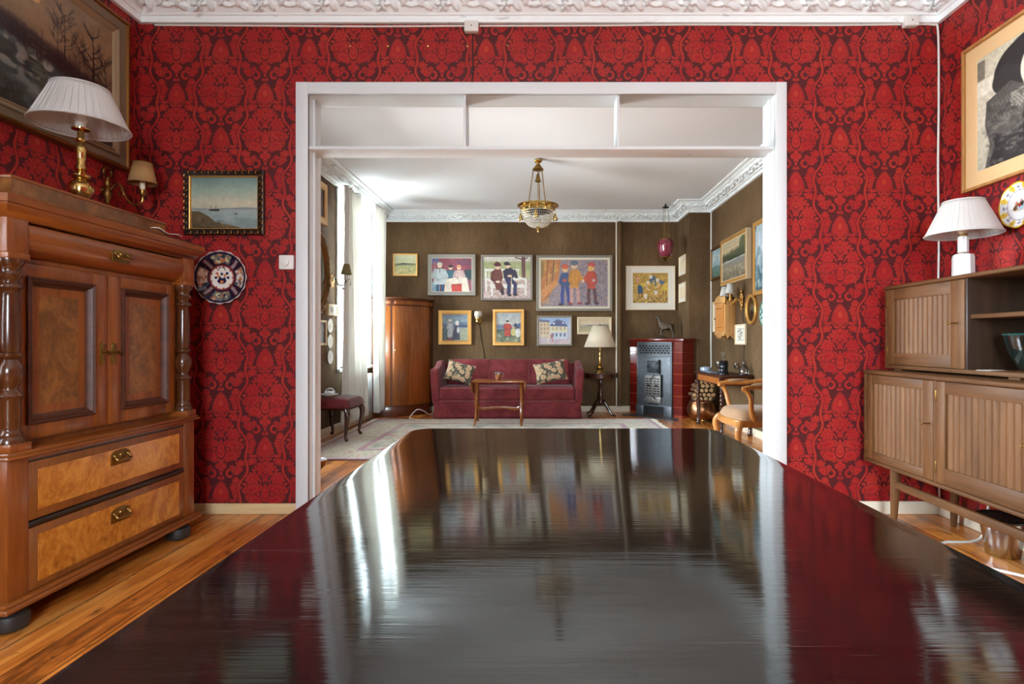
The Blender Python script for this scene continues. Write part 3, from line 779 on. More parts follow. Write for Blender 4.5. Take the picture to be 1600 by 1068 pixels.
def p_kids(c):
    c.fill((146,134,140)); c.dabs([(126,116,132),(170,152,148),(110,104,122),(180,140,130)],30,53,0.55)
    c.poly([(0,0),(0.30,0),(0.26,0.44),(0.10,0.84),(0,0.94)],(186,120,62)); c.dabs([(206,148,78),(150,92,58),(200,170,90)],9,63,0.5,(c.u<0.30-0.2*c.v).astype(float),2)
    c.poly([(0,0.66),(0.23,0.44),(0.26,0.52),(0.02,0.86),(0,0.88)],(206,140,78)); c.line([(0.10,0.02),(0.09,0.55)],0.012,(150,86,50)); c.line([(0.20,0.02),(0.17,0.45)],0.012,(120,84,70)); c.poly([(0,0.05),(0.05,0.05),(0.04,0.36),(0,0.4)],(150,120,60))
    for k in range(26):
        x=0.25+0.03*k; c.line([(0.5+(x-0.5)*0.5,0.55),(x,0.98)],0.004,(96,90,118),0.45)
    person(c,0.36,0.97,0.86,(62,84,130),(226,188,140),hat=(206,92,56),legs=(44,66,140),w=0.19,coat_len=0.54); c.ell(0.355,0.44,0.03,0.03,(206,90,70))
    person(c,0.50,0.95,0.92,(206,142,54),(230,190,150),hat=(96,106,124),legs=(196,150,140),w=0.20,coat_len=0.62,shoes=(150,66,76))
    person(c,0.755,0.95,0.88,(196,74,48),(228,184,110),hat=(200,84,76),legs=(96,58,60),w=0.19,coat_len=0.62,shoes=(70,40,52)); c.ell(0.735,0.19,0.032,0.06,(226,176,96))
    c.line([(0.54,0.24),(0.62,0.42)],0.035,(206,142,54)); c.line([(0.71,0.30),(0.64,0.46)],0.035,(196,74,48)); c.ell(0.63,0.45,0.022,0.035,(224,196,170)); c.ell(0.79,0.44,0.022,0.03,(206,190,190))
    c.tex(0.12,34,8)

def p_blue(c):
    c.grad([(0,(120,140,160)),(0.3,(140,160,168)),(0.45,(84,100,130)),(0.55,(164,170,150)),(1,(160,168,140))],7,0.2,3)
    c.poly([(0.6,0.40),(1,0.43),(1,0.50),(0.6,0.48)],(70,86,120)); c.ell(0.25,1.0,0.18,0.24,(140,88,96)); c.poly([(0,0.55),(0.2,0.4),(0.3,0.9),(0,1)],(84,100,104))
    person(c,0.30,0.92,0.72,(188,196,200),(176,158,140),hat=(226,224,214),w=0.26,coat_len=0.9)
    c.poly([(0.50,0.45),(0.64,0.42),(0.70,0.96),(0.36,0.98),(0.42,0.70)],(70,72,88)); c.ell(0.60,0.36,0.06,0.08,(196,160,140)); c.ell(0.58,0.33,0.075,0.08,(230,228,222)); c.ell(0.62,0.60,0.05,0.12,(200,200,204)); c.tex(0.14,14,9)
def p_red(c):
    c.grad([(0,(160,170,172)),(0.35,(186,186,178)),(0.48,(96,110,140)),(0.56,(120,134,150)),(0.62,(70,92,70)),(1,(150,152,120))],8,0.14,4)
    c.dabs([(60,84,60),(190,184,150),(110,120,90)],9,73,0.6,np.clip((c.v-.6)*8,0,1)); c.poly([(0.7,0.42),(1,0.34),(1,0.5),(0.7,0.5)],(76,92,128))
    person(c,0.46,0.82,0.56,(178,64,46),(226,196,170),hair=(40,32,34),w=0.36,coat_len=0.95)
    c.ell(0.70,0.66,0.10,0.13,(206,196,120)); c.ell(0.70,0.50,0.05,0.045,(200,164,130)); c.ell(0.88,0.68,0.11,0.16,(214,214,206)); c.ell(0.78,0.42,0.05,0.07,(50,60,70)); c.ell(0.86,0.50,0.05,0.05,(80,70,62)); c.tex(0.14,14,4)
def p_houses(c):
    c.grad([(0,(140,170,214)),(0.35,(176,190,214)),(0.75,(186,176,190)),(1,(206,180,176))],9,0.08,5)
    c.poly([(0,0.12),(0.35,0.16),(0.36,0.80),(0,0.74)],(206,186,156)); c.poly([(0,0.06),(0.34,0.10),(0.36,0.18),(0,0.16)],(110,110,136))
    c.poly([(0.36,0.32),(0.92,0.34),(0.92,0.80),(0.36,0.82)],(214,206,178)); c.poly([(0.34,0.32),(0.45,0.16),(0.60,0.06),(0.80,0.14),(0.94,0.34)],(84,90,130)); c.poly([(0.36,0.56),(0.92,0.56),(0.92,0.80),(0.36,0.82)],(196,204,214))
    for y in (0.42,0.66):
        for x in (0.42,0.54,0.67,0.80): c.poly([(x,y-0.07),(x+0.06,y-0.07),(x+0.06,y+0.06),(x,y+0.06)],(96,110,136) if y>0.5 else (180,160,120))
    for x in (0.06,0.16,0.26):
        for y in (0.26,0.42,0.58): c.poly([(x,y-.04),(x+.05,y-.04),(x+.05,y+.05),(x,y+.05)],(170,140,110))
    c.ell(0.48,0.22,0.035,0.035,(226,226,230)); c.ell(0.78,0.20,0.03,0.03,(210,214,226)); c.poly([(0.38,0.62),(0.45,0.62),(0.45,0.80),(0.38,0.80)],(160,90,80)); c.dabs([(150,140,170),(226,206,196)],12,83,0.5,np.clip((c.v-.8)*10,0,1)); c.ell(0.30,0.83,0.02,0.05,(236,234,230)); c.ell(0.44,0.87,0.02,0.05,(190,90,70)); c.tex(0.10,22,3)
def p_beige(c):
    c.grad([(0,(216,190,150)),(0.3,(222,200,166)),(0.45,(196,190,172)),(0.55,(170,160,126)),(1,(196,180,136))],10,0.10,3)
    c.poly([(0.02,0.5),(0.3,0.46),(0.5,0.48),(0.98,0.36),(0.98,0.44),(0.5,0.54)],(120,122,116),0.8); c.line([(0.24,0.50),(0.44,0.47)],0.02,(70,66,58)); c.tex(0.08,18,5)
def p_potato(c):
    c.fill((206,166,82)); x=c.u*c.asp+c.v*0.8
    s_=0.5+0.5*np.sin((c.u*1.2+c.v*0.9)*60); c.put((s_>0.72)*0.55*(c.v<0.66),(110,86,50)); c.dabs([(226,190,110),(176,136,64)],14,93,0.5)
    c.dabs([(120,92,56),(226,196,130),(90,70,44)],26,103,0.6,np.clip((c.v-.68)*8,0,1))
    def picker(x,y,f,top,skirt,hair):
        c.poly([(x-0.10*f,y-0.16),(x+0.03*f,y-0.18),(x+0.05*f,y+0.10),(x-0.10*f,y+0.12)],skirt); c.line([(x-0.05*f,y+0.1),(x-0.06*f,y+0.22)],0.014,(120,80,60)); c.line([(x+0.02*f,y+0.1),(x+0.03*f,y+0.22)],0.014,(120,80,60))
        c.poly([(x-0.04*f,y-0.20),(x+0.10*f,y-0.26),(x+0.16*f,y-0.20),(x+0.05*f,y-0.09)],top); c.ell(x+0.19*f,y-0.24,0.04,0.055,(226,210,190)); c.ell(x+0.185*f,y-0.275,0.045,0.035,hair); c.line([(x+0.13*f,y-0.18),(x+0.17*f,y-0.05),(x+0.23*f,y-0.01)],0.018,(226,196,170))
    picker(0.24,0.58,1,(216,186,84),(62,92,120),(236,228,214)); picker(0.88,0.50,-1,(90,110,150),(222,186,80),(230,224,214))
    c.ell(0.56,0.22,0.09,0.13,(84,104,130)); c.ell(0.51,0.14,0.05,0.06,(226,220,210)); c.ell(0.63,0.32,0.03,0.12,(96,112,110)); c.line([(0.58,0.28),(0.60,0.36)],0.03,(200,180,120)); c.poly([(0.11,0.16),(0.13,0.08),(0.16,0.16),(0.18,0.31),(0.10,0.32)],(214,150,136))
    for (x,y) in ((0.36,0.78),(0.65,0.66)): c.poly([(x-0.05,y-0.07),(x+0.05,y-0.07),(x+0.035,y+0.07),(x-0.035,y+0.07)],(226,224,216))
    c.tex(0.10,30,6)
def p_sky(c):
    c.grad([(0,(150,176,186)),(0.3,(184,196,192)),(0.55,(150,170,180)),(0.65,(86,120,116)),(1,(110,126,110))],12,0.2,4); c.dabs([(206,210,204),(110,150,150)],6,113,0.5,np.clip((.6-c.v)*6,0,1)); c.dabs([(60,84,76),(130,170,150)],10,123,0.6,np.clip((c.v-.6)*6,0,1)); c.tex(0.1,18,2)
def p_river(c):
    c.grad([(0,(170,162,134)),(0.25,(190,168,132)),(0.34,(84,86,66)),(0.46,(48,60,38)),(0.53,(128,130,128)),(0.62,(120,116,104)),(0.72,(150,140,112)),(1,(84,78,62))],13,0.16,4); c.dabs([(44,50,36),(84,92,64)],8,133,0.7,np.clip(1-abs(c.v-.36)*7,0,1)); c.dabs([(120,104,92),(196,184,160),(84,78,60)],20,143,0.6,np.clip((c.v-.6)*6,0,1)); c.ell(0.88,0.22,0.14,0.22,(70,80,54),0,0.8); c.line([(0,0.53),(1,0.50)],0.012,(206,206,200),0.8); c.tex(0.14,22,3)
def p_wave(c):
    c.grad([(0,(160,178,186)),(0.4,(184,196,200)),(0.62,(110,130,140)),(0.75,(40,76,90)),(1,(60,84,84))],14,0.2,4); c.dabs([(196,214,220),(60,100,110)],7,153,0.5); c.dabs([(196,206,200)],14,163,0.6,np.clip((c.v-.72)*8,0,1)); c.tex(0.12,18,4)
def p_dark(c):
    c.grad([(0,(58,44,40)),(0.5,(96,60,48)),(1,(50,38,40))],15,0.5,3); c.ell(0.5,0.4,0.16,0.2,(150,104,70)); c.ell(0.5,0.8,0.3,0.3,(70,36,34)); c.tex(0.2,10,5)
def p_ink(c):
    c.fill((226,220,206)); r=random.Random(9)
    c.line([(0.1,0.06),(0.9,0.06),(0.9,0.94),(0.1,0.94),(0.1,0.06)],0.006,(90,84,76))
    for k in range(9):
        x=r.uniform(.25,.75); y=0.14+0.085*k; c.ell(x,y,r.uniform(.08,.2),r.uniform(.02,.05),(60,56,52),r.uniform(-30,30),0.8); c.line([(x-.2,y+.03),(x+.15,y+.05)],0.006,(50,46,42)); c.ell(x+.1,y-.01,0.04,0.02,(226,220,206))
def p_bluesketch(c):
    c.fill((228,224,212)); c.poly([(0.3,0.2),(0.72,0.2),(0.72,0.82),(0.3,0.82)],(176,186,200)); c.ell(0.5,0.4,0.14,0.17,(70,86,124)); c.ell(0.52,0.66,0.16,0.13,(90,104,134)); c.tex(0.1,16,2)
def p_greensketch(c):
    c.fill((230,226,212)); c.poly([(0.3,0.2),(0.74,0.2),(0.74,0.84),(0.3,0.84)],(186,192,176)); c.ell(0.52,0.45,0.12,0.24,(104,114,92)); c.ell(0.55,0.74,0.16,0.07,(86,88,72)); c.tex(0.1,16,7)
def p_greysketch(c):
    c.fill((222,218,206)); c.poly([(0.25,0.14),(0.78,0.14),(0.78,0.86),(0.25,0.86)],(196,198,192)); c.ell(0.55,0.5,0.14,0.24,(110,116,110)); c.line([(0.4,0.8),(0.7,0.3)],0.02,(80,84,80)); c.tex(0.1,16,8)

def polar_plate(name, prof, segs, paint, mat, parent, lobes=0, amp=0.0):
    """a plate with its axis towards -y, painted through (x, z) of the face"""
    mb=MB(); mb.lathe(prof, segs, axis='y', mod=(lambda t,k: 1+amp*math.cos(lobes*t)*(prof[k][0]/max(p[0] for p in prof))**4) if lobes else None)
    o=mb.build(name, mat, parent); me=o.data; n=len(me.vertices); co=np.zeros(n*3); me.vertices.foreach_get('co',co); co=co.reshape(-1,3)
    rad=max(p[0] for p in prof)
    cv=Cv(64,64,1.0,(co[:,0].reshape(1,-1)/rad*0.5+0.5, 0.5-co[:,2].reshape(1,-1)/rad*0.5)); cv.aa=0.006; paint(cv); set_cols(me, cv.c.reshape(-1,3)); return o
def p_imari(c):
    x=(c.u-.5)*2; y=(.5-c.v)*2; r=np.hypot(x,y); th=np.arctan2(y,x)
    c.fill((30,28,54)); c.dabs([(60,58,86),(22,20,40)],16,7,0.4)
    for k,a in enumerate((90,0,270,180)):
        d=np.abs(((th-R(a)+PI)%(2*PI))-PI); m=np.clip((0.50-d)*16,0,1)*np.clip((r-.53)*22,0,1)*np.clip((.90-r)*22,0,1)
        c.put(m,(226,216,204) if a in (0,180) else (120,116,104))
        c.put(m*np.clip((vnoise(c.u*26,c.v*26,5+k)-.55)*7,0,1)*0.85,(196,110,70)); c.put(m*np.clip((vnoise(c.u*22,c.v*22,15+k)-.58)*7,0,1)*0.9,(206,206,160) if a in (90,270) else (150,120,96)); c.put(m*np.clip((vnoise(c.u*18,c.v*18,25+k)-.66)*7,0,1),(40,60,80))
    for a in (45,135,225,315):
        d=np.abs(((th-R(a)+PI)%(2*PI))-PI)*r; m=np.clip((0.105-d)*40,0,1)*np.clip((r-.48)*30,0,1)*np.clip((.93-r)*30,0,1); c.put(m,(110,44,38)); c.put(np.clip((0.060-d)*50,0,1)*np.clip((r-.50)*30,0,1)*np.clip((.90-r)*30,0,1),(150,144,150))
    c.ell(.5,.5,.245,.245,(120,42,34)); c.ell(.5,.5,.215,.215,(232,224,214))
    for k in range(9):
        a=k*40; c.ell(.5+.205*math.cos(R(a)),.5+.205*math.sin(R(a)),.016,.016,(150,56,44))
    c.ell(.5,.565,.085,.055,(24,26,60)); c.ell(.5,.58,.035,.03,(206,120,70)); 
    for (px,py,cl) in ((.44,.47,(206,130,70)),(.56,.46,(206,120,70)),(.5,.43,(40,44,70)),(.41,.42,(190,90,60)),(.60,.42,(30,34,66)),(.47,.51,(30,34,66)),(.55,.52,(30,34,66)),(.39,.50,(40,40,70)),(.62,.50,(40,40,70))): c.ell(px,py,.028,.026,cl)
    c.line([(.43,.36),(.46,.31),(.54,.31),(.57,.36)],.008,(30,32,60)); c.put(np.clip((r-.955)*60,0,1),(206,190,180))
def p_scene_plate(c):
    c.fill((238,240,242)); r=np.hypot(c.u-.5,c.v-.5)*2
    c.put(np.clip((.028-abs(r-.66))*60,0,1)*.7,(120,122,150)); c.put(np.clip((r-.93)*40,0,1),(222,180,40))
    for k in range(8):
        a=k*45+22; x=.5+.42*math.cos(R(a)); y=.5+.42*math.sin(R(a)); c.ell(x,y,.062,.062,(226,184,40)); c.ell(x,y,.03,.03,(240,214,110)); c.ell(x,y,.012,.012,(150,110,20))
        a+=22; x=.5+.40*math.cos(R(a)); y=.5+.40*math.sin(R(a)); c.ell(x,y,.04,.014,(90,96,120),a+90); c.ell(.5+.36*math.cos(R(a)),.5+.36*math.sin(R(a)),.012,.012,(190,80,70))
    c.ell(.5,.58,.2,.05,(206,190,160),0,.8,.6); c.ell(.44,.52,.07,.07,(140,90,60)); c.ell(.42,.45,.03,.04,(200,140,110)); c.ell(.52,.55,.09,.05,(170,206,226)); c.ell(.56,.47,.05,.06,(60,56,60)); c.ell(.55,.41,.025,.03,(206,150,120)); c.ell(.5,.50,.03,.05,(180,60,50)); c.ell(.38,.56,.05,.05,(110,80,50))
def p_green_plate(c):
    c.fill((196,206,190)); r=np.hypot(c.u-.5,c.v-.5)*2; c.put(np.clip((vnoise(c.u*14,c.v*14,3)-.5)*8,0,1),(44,120,116)); c.put(np.clip((vnoise(c.u*20,c.v*20,13)-.6)*8,0,1),(30,70,84)); c.put(np.clip((r-.9)*20,0,1),(70,130,120))
def p_medal(c):
    c.fill((226,222,214)); r=np.hypot(c.u-.5,c.v-.5)*2; c.put(np.clip((.05-abs(r-.82))*40,0,1)*.4,(176,170,160)); c.ell(.5,.5,.2,.26,(206,202,194))
SKY=18.0
EXPO=2.62
# ------------------------------------------------------------------ the two rooms
FL, FR = -2.34, 2.32            # front room side walls
GL, GR = -2.27, 2.26            # far room side walls
Y0, YW, YG, YB = -2.2, 3.30, 3.455, 8.11
ZF, ZG = 3.06, 2.85             # ceilings
OX0, OX1, OZ = -1.354, 1.3575, 2.4375
CHX, CHY = 1.963, 7.512         # chimney breast corner

def slab(name, boxes, mat, bev=0):
    mb = MB()
    for b in boxes: mb.box(*b, bev=bev)
    return struct(mb.build(name, mat, None, 30))

slab('floor', [(FL-0.3, FR+0.3, Y0-0.2, YB+0.2, -0.12, 0.0)], M['planks'])
slab('ceiling_front', [(FL-0.3, FR+0.3, Y0-0.2, YG-0.02, ZF, ZF+0.15)], M['ceil'])
slab('ceiling_far', [(GL-0.3, GR+0.3, YG-0.03, YB+0.2, ZG, ZG+0.36)], M['ceil'])
# partition with the wide opening (damask on one face, burlap on the other)
slab('wall_middle', [(FL-0.3, OX0-0.03, YW, YG-0.02, 0, 3.2), (OX1+0.03, FR+0.3, YW, YG-0.02, 0, 3.2), (OX0-0.03, OX1+0.03, YW, YG-0.02, OZ+0.03, 3.2)], M['wp_mid'])
slab('wall_middle_far', [(FL-0.3, OX0-0.04, YG-0.02, YG, 0, 3.2), (OX1+0.04, FR+0.3, YG-0.02, YG, 0, 3.2), (OX0-0.04, OX1+0.04, YG-0.02, YG, OZ+0.04, 3.2)], M['burlap'])
# windows: (y0, y1, z0, z1)
WF = [(0.05, 1.08, 0.70, 2.62)]
WR = [(-0.25, 0.62, 0.80, 2.55)]
WG = [(4.05, 5.30, 0.70, 2.05), (6.32, 7.44, 0.70, 2.69)]
def wall_with_windows(name, x0, x1, ya, yb, ztop, wins, mat):
    bs = []; y = ya
    for (a,b,c,d) in wins:
        bs += [(x0,x1,y,a,0,ztop),(x0,x1,a,b,0,c),(x0,x1,a,b,d,ztop)]; y = b
    bs.append((x0,x1,y,yb,0,ztop))
    return slab(name, bs, mat)
wall_with_windows('wall_left_front', FL-0.28, FL, Y0, YW, 3.2, WF, M['wp_side'])
wall_with_windows('wall_left_far', GL-0.28, GL, YG, YB, 3.2, WG, M['burlap'])
slab('wall_right_front', [(FR, FR+0.2, Y0, YW, 0, 3.2)], M['wp_side'])
slab('wall_right_far', [(GR, GR+0.26, YG, YB, 0, 3.2)], M['burlap'])
slab('wall_back', [(GL-0.3, GR+0.3, YB, YB+0.2, 0, 3.2)], M['burlap'])
bs=[]; xx=FL-0.3
for (a,b,c,d) in WR:
    bs+=[(xx,a,Y0-0.28,Y0,0,3.2),(a,b,Y0-0.28,Y0,0,c),(a,b,Y0-0.28,Y0,d,3.2)]; xx=b
bs.append((xx,FR+0.3,Y0-0.28,Y0,0,3.2))
slab('wall_rear', bs, M['wp_mid'])
slab('wall_far_side', [(CHX, GR+0.02, CHY, YB+0.02, 0, 3.0)], M['burlap'])

# ---- cornices: a profile with modelled leaf relief swept round the plan
def relief(s, t, per):
    """height of the modelled ornament (0..1) at run s and band position t (0..1)"""
    u = (s/per) % 1.0; h = np.zeros_like(u+t)
    vine = np.abs(t-0.5-0.26*np.sin(2*PI*u)); h = np.maximum(h, np.clip(1-vine/0.085,0,1)**0.7*0.6)
    asp = per/0.16
    def leaf(cu,ct,a,l,w,amp=0.8):
        du=((u-cu+0.5)%1.0-0.5)*asp; dt=t-ct
        x=du*math.cos(a)+dt*math.sin(a); y=-du*math.sin(a)+dt*math.cos(a)
        q=(x/l)**2+(y/w)**2
        return np.clip(1-q,0,1)**0.5*amp*(1-0.3*np.clip(1-np.abs(y)/(0.22*w),0,1))
    for (cu,ct,n) in ((0.25,0.30,6),(0.75,0.68,5)):
        du=((u-cu+0.5)%1.0-0.5)*asp; dt=t-ct; r=np.hypot(du,dt); th=np.arctan2(dt,du)
        R0=0.27*(1+0.22*np.cos(n*th)); fl=np.clip(1-(r/R0)**3,0,1)**0.6*(0.75+0.25*np.cos(n*th)); fl=np.where(r<0.08, 1.0, np.where(r<0.11, 0.35, fl)); h=np.maximum(h,fl)
    for (cu,ct,a,l,w) in ((0.05,0.25,0.9,0.26,0.11),(0.45,0.60,-0.8,0.28,0.12),(0.5,0.22,0.5,0.24,0.10),(0.97,0.78,-0.6,0.26,0.11),(0.38,0.82,0.4,0.22,0.09),(0.62,0.36,1.1,0.22,0.10),(0.88,0.40,-1.0,0.22,0.09),(0.12,0.72,0.2,0.22,0.10),(0.57,0.88,-0.3,0.18,0.08)):
        h=np.maximum(h, leaf(cu,ct,a,l,w))
    return h

def cornice(name, path, prof, bands, amp, per, ds, mat, beads=None):
    n=len(path); prof=np.array(prof,float); m=len(prof)
    dirs=[]; 
    for i in range(n):
        d=np.array(path[(i+1)%n],float)-np.array(path[i],float); L=np.linalg.norm(d); dirs.append((d/L,L))
    nor=[np.array([-d[1],d[0]]) for d,_ in dirs]
    mit=[]
    for i in range(n):
        a,b=nor[i-1],nor[i]; mit.append((a+b)/(1+a.dot(b)))
    pn=np.zeros_like(prof); tg=np.gradient(prof,axis=0); ln=np.hypot(tg[:,0],tg[:,1])+1e-9; pn[:,0]=tg[:,1]/ln; pn[:,1]=-tg[:,0]/ln
    V=[];F=[]
    for i in range(n):
        d,L=dirs[i]; k=max(2,int(L/(ds[i] if isinstance(ds,(list,tuple)) else ds))+1)
        t=np.linspace(0,1,k)[:,None]
        p0=np.array(path[i]);p1=np.array(path[(i+1)%n]); out=prof[:,0][None,:]
        sl=np.linspace(0,L,k)[:,None]+0.07*i
        dis=np.zeros((k,m))
        for (a,b) in bands:
            tt=np.zeros(m); idx=np.arange(a,b+1); tt[idx]=(idx-a)/(b-a)
            w=np.zeros(m); w[idx]=np.clip(np.minimum(tt[idx],1-tt[idx])*8,0,1)
            dis+=relief(sl+0*tt[None,:],tt[None,:]+0*sl,per)*w[None,:]*amp
        if beads:
            a,b,pb,ab=beads; w=np.zeros(m); idx=np.arange(a,b+1); w[idx]=np.sin(np.linspace(0,PI,len(idx))); dis+=np.abs(np.sin(PI*sl/pb))*w[None,:]*ab
        o2=out+dis*pn[:,0][None,:]*-1*-1; z2=prof[:,1][None,:]+dis*pn[:,1][None,:]
        A=p0[None,None,:]+(o2[...,None])*mit[i][None,None,:]; B=p1[None,None,:]+(o2[...,None])*mit[(i+1)%n][None,None,:]
        xy=A*(1-t[...,None])+B*t[...,None]
        base=len(V); V.extend([(xy[q,j,0],xy[q,j,1],z2[q,j]) for q in range(k) for j in range(m)])
        F.extend([(base+q*m+j,base+(q+1)*m+j,base+(q+1)*m+j+1,base+q*m+j+1) for q in range(k-1) for j in range(m-1)])
    mb=MB(); mb.v=V; mb.f=F; mb.mi=[0]*len(F)
    return struct(mb.build(name, mat, None, 50))
def lerp_pts(a,b,n): return [(a[0]+(b[0]-a[0])*i/n, a[1]+(b[1]-a[1])*i/n) for i in range(n)]
z0=2.852
profF=[(0,z0),(0.022,z0),(0.022,z0+0.036),(0.034,z0+0.038),(0.034,z0+0.043)]+lerp_pts((0.036,z0+0.046),(0.165,z0+0.158),26)+[(0.165,z0+0.158),(0.175,z0+0.160),(0.178,z0+0.185),(0.24,z0+0.195),(0.24,ZF+0.01)]
cornice('trim_1', [(FR,Y0),(FR,YW),(FL,YW),(FL,Y0)], profF, [(5,31)], 0.030, 0.36, [0.02,0.0065,0.02,0.06], M['stucco'])
z0=2.716
profG=[(0,z0),(0.028,z0),(0.028,z0+0.030),(0.036,z0+0.032)]+lerp_pts((0.036,z0+0.034),(0.052,z0+0.05),5)+lerp_pts((0.054,z0+0.052),(0.125,z0+0.100),14)+[(0.128,z0+0.100),(0.150,z0+0.103),(0.152,z0+0.113),(0.195,z0+0.121),(0.197,ZG+0.005)]
cornice('trim_2', [(GR,YG),(GR,CHY),(CHX,CHY),(CHX,YB),(GL,YB),(GL,YG)], profG, [(9,22)], 0.040, 0.30, [0.018,0.012,0.012,0.011,0.014,0.08], M['stucco'], (4,8,0.050,0.020))

# ---- casing, jambs and transom grid of the opening
d1 = bpy.data.objects.new('door_1', None); COL.objects.link(d1); struct(d1)
mb=MB()
for (x0,x1,sx) in ((-1.424,OX0,1),(OX1,1.4215,-1)):
    mb.box(x0,x1,YW-0.025,YW,0,OZ+0.0685,0.004)
mb.box(-1.4235,1.4210,YW-0.0245,YW,OZ,OZ+0.068,0.004)
mb.box(OX0-0.012,OX0+0.0,YW-0.012,YW,0,OZ); mb.build('casing', M['white'], d1)
mb=MB(); mb.box(OX0-0.03,OX0,YW-0.008,YG,0,OZ); mb.box(OX1,OX1+0.03,YW-0.008,YG,0,OZ); mb.box(OX0-0.03,OX1+0.03,YW-0.008,YG,OZ,OZ+0.03)
mb.box(OX0,OX0+0.012,YW+0.05,YW+0.075,0,OZ,0.002); mb.box(OX1-0.012,OX1,YW+0.05,YW+0.075,0,OZ,0.002); mb.build('jamb', M['white'], d1)
mb=MB(); mb.box(OX0,OX1,YW-0.008,YG-0.008,2.1207,2.1385,0.002); mb.build('transom_bar', M['white'], d1)
for x in (-0.448, 0.448):
    mb=MB(); mb.box(x-0.008,x+0.008,YW-0.004,YG-0.02,2.1385,OZ,0.002); mb.build('mullion', M['white'], d1)
mb=MB()
for (a,b,y0,y1,x0,x1) in ((0,0,YG,YG+0.02,OX0-0.09,OX0),(0,0,YG,YG+0.02,OX1,OX1+0.09)): mb.box(x0,x1,y0,y1,0,OZ+0.07,0.004)
mb.box(OX0-0.09,OX1+0.09,YG,YG+0.0195,OZ,OZ+0.07,0.004); mb.build('casing', M['white'], d1)

# ---- baseboards
def base(name, boxes, mat, h=0.075):
    mb=MB()
    for b in boxes: mb.box(*b, 0, h, bev=0.006)
    return struct(mb.build(name, mat))
mb=MB(); mb.box(-2.32,-1.424,YW-0.018,YW,0,0.062,0.005); o=struct(mb.build('baseboard_middle_left', M['frame_cream'] if False else wood('baseboard_pine', lin(186,150,102), lin(214,184,138), 'x', 0.7, 0.5)))
base('baseboard_middle_right', [(1.4215,FR,YW-0.018,YW)], M['cream'])
base('baseboard_right_front', [(FR-0.018,FR,Y0,YW-0.018)], M['cream'])
base('baseboard_left_front', [(FL,FL+0.018,Y0,YW-0.018)], M['cream'])
base('baseboard_back', [(GL,CHX,YB-0.018,YB)], M['cream'], 0.085)
base('baseboard_left_far', [(GL,GL+0.02,YG+0.02,YB-0.02)], M['cream'], 0.10)
base('baseboard_right_far', [(GR-0.018,GR,YG+0.02,CHY)], M['cream'], 0.085)

# ---- windows
def window(n, x, y0, y1, z0, z1, rear=False):
    t=bpy.data.objects.new('window_%d'%n, None); COL.objects.link(t); struct(t)
    if rear: t.location=(0,Y0,0); t.rotation_euler=(0,0,R(90)); x=0; y0,y1=-y1,-y0
    xo=x-0.20
    mb=MB()
    mb.box(xo-0.03,xo+0.03,y0,y0+0.05,z0,z1); mb.box(xo-0.03,xo+0.03,y1-0.05,y1,z0,z1); mb.box(xo-0.03,xo+0.03,y0,y1,z1-0.06,z1); mb.box(xo-0.03,xo+0.03,y0,y1,z0,z0+0.06)
    ym=(y0+y1)/2; mb.box(xo-0.035,xo+0.035,ym-0.045,ym+0.045,z0,z1); zt=z0+(z1-z0)*0.70; mb.box(xo-0.034,xo+0.034,y0,y1,zt-0.04,zt+0.04)
    mb.build('frame', M['white'], t)
    for (a,b) in ((y0+0.05,ym-0.045),(ym+0.045,y1-0.05)):
        for (c,d) in ((z0+0.06,zt-0.04),(zt+0.04,z1-0.06)):
            m2=MB(); m2.box(xo-0.003,xo+0.003,a-0.005,b+0.005,c-0.005,d+0.005); m2.build('pane', M['pane'], t)
    mb=MB(); e=0.0015     # splayed lining boards and casing
    mb.box(xo+0.03,x+e,y0,y0+0.012,z0,z1); mb.box(xo+0.03,x+e,y1-0.012,y1,z0,z1); mb.box(xo+0.03,x+e,y0,y1,z1-0.012,z1)
    mb.box(x,x+0.022,y0-0.085,y0,z0-0.02,z1+0.05,0.004); mb.box(x,x+0.022,y1,y1+0.085,z0-0.02,z1+0.05,0.004); mb.box(x,x+0.0215,y0,y1,z1,z1+0.05,0.004)
    mb.build('casing', M['white'], t)
    mb=MB(); mb.box(xo+0.03,x+0.05,y0-0.085,y1+0.085,z0-0.035,z0,0.006); mb.build('sill', M['white'], t)
    return t
k=1
for w in WF: window(k, FL, *w); k+=1
for w in WR: window(k, 0, *w, rear=True); k+=1
for w in WG: window(k, GL, *w); k+=1
# ------------------------------------------------------------------ antique cabinet (faces +x)
def add_handle(mb_plate, x, y, z, w=0.10, h=0.055):
    pts=[(x-w/2,z-h/2),(x+w/2,z-h/2),(x+w/2,z+h*0.22)]+[(x+w/2*math.cos(a)*0.96,z+h*0.22+h*0.28*math.sin(a)) for a in frange(0.3,PI-0.3,7)]+[(x-w/2,z+h*0.22)]
    mb_plate.prism(pts,y-0.004,y,'xz',0.0012)
    mb_plate.tube(bez([(x-w*0.36,y-0.006,z+h*0.12),(x-w*0.36,y-0.02,z-h*0.14),(x-w*0.2,y-0.024,z-h*0.22),(x+w*0.2,y-0.024,z-h*0.22),(x+w*0.36,y-0.02,z-h*0.14),(x+w*0.36,y-0.006,z+h*0.12)],4),0.0042,6)
    mb_plate.ell((x-w*0.36,y-0.006,z+h*0.12),0.007,8,6); mb_plate.ell((x+w*0.36,y-0.006,z+h*0.12),0.007,8,6); mb_plate.lathe([(0.009,0),(0.007,0.004),(0,0.005)],10,(x,y-0.004,z+h*0.12),'y')

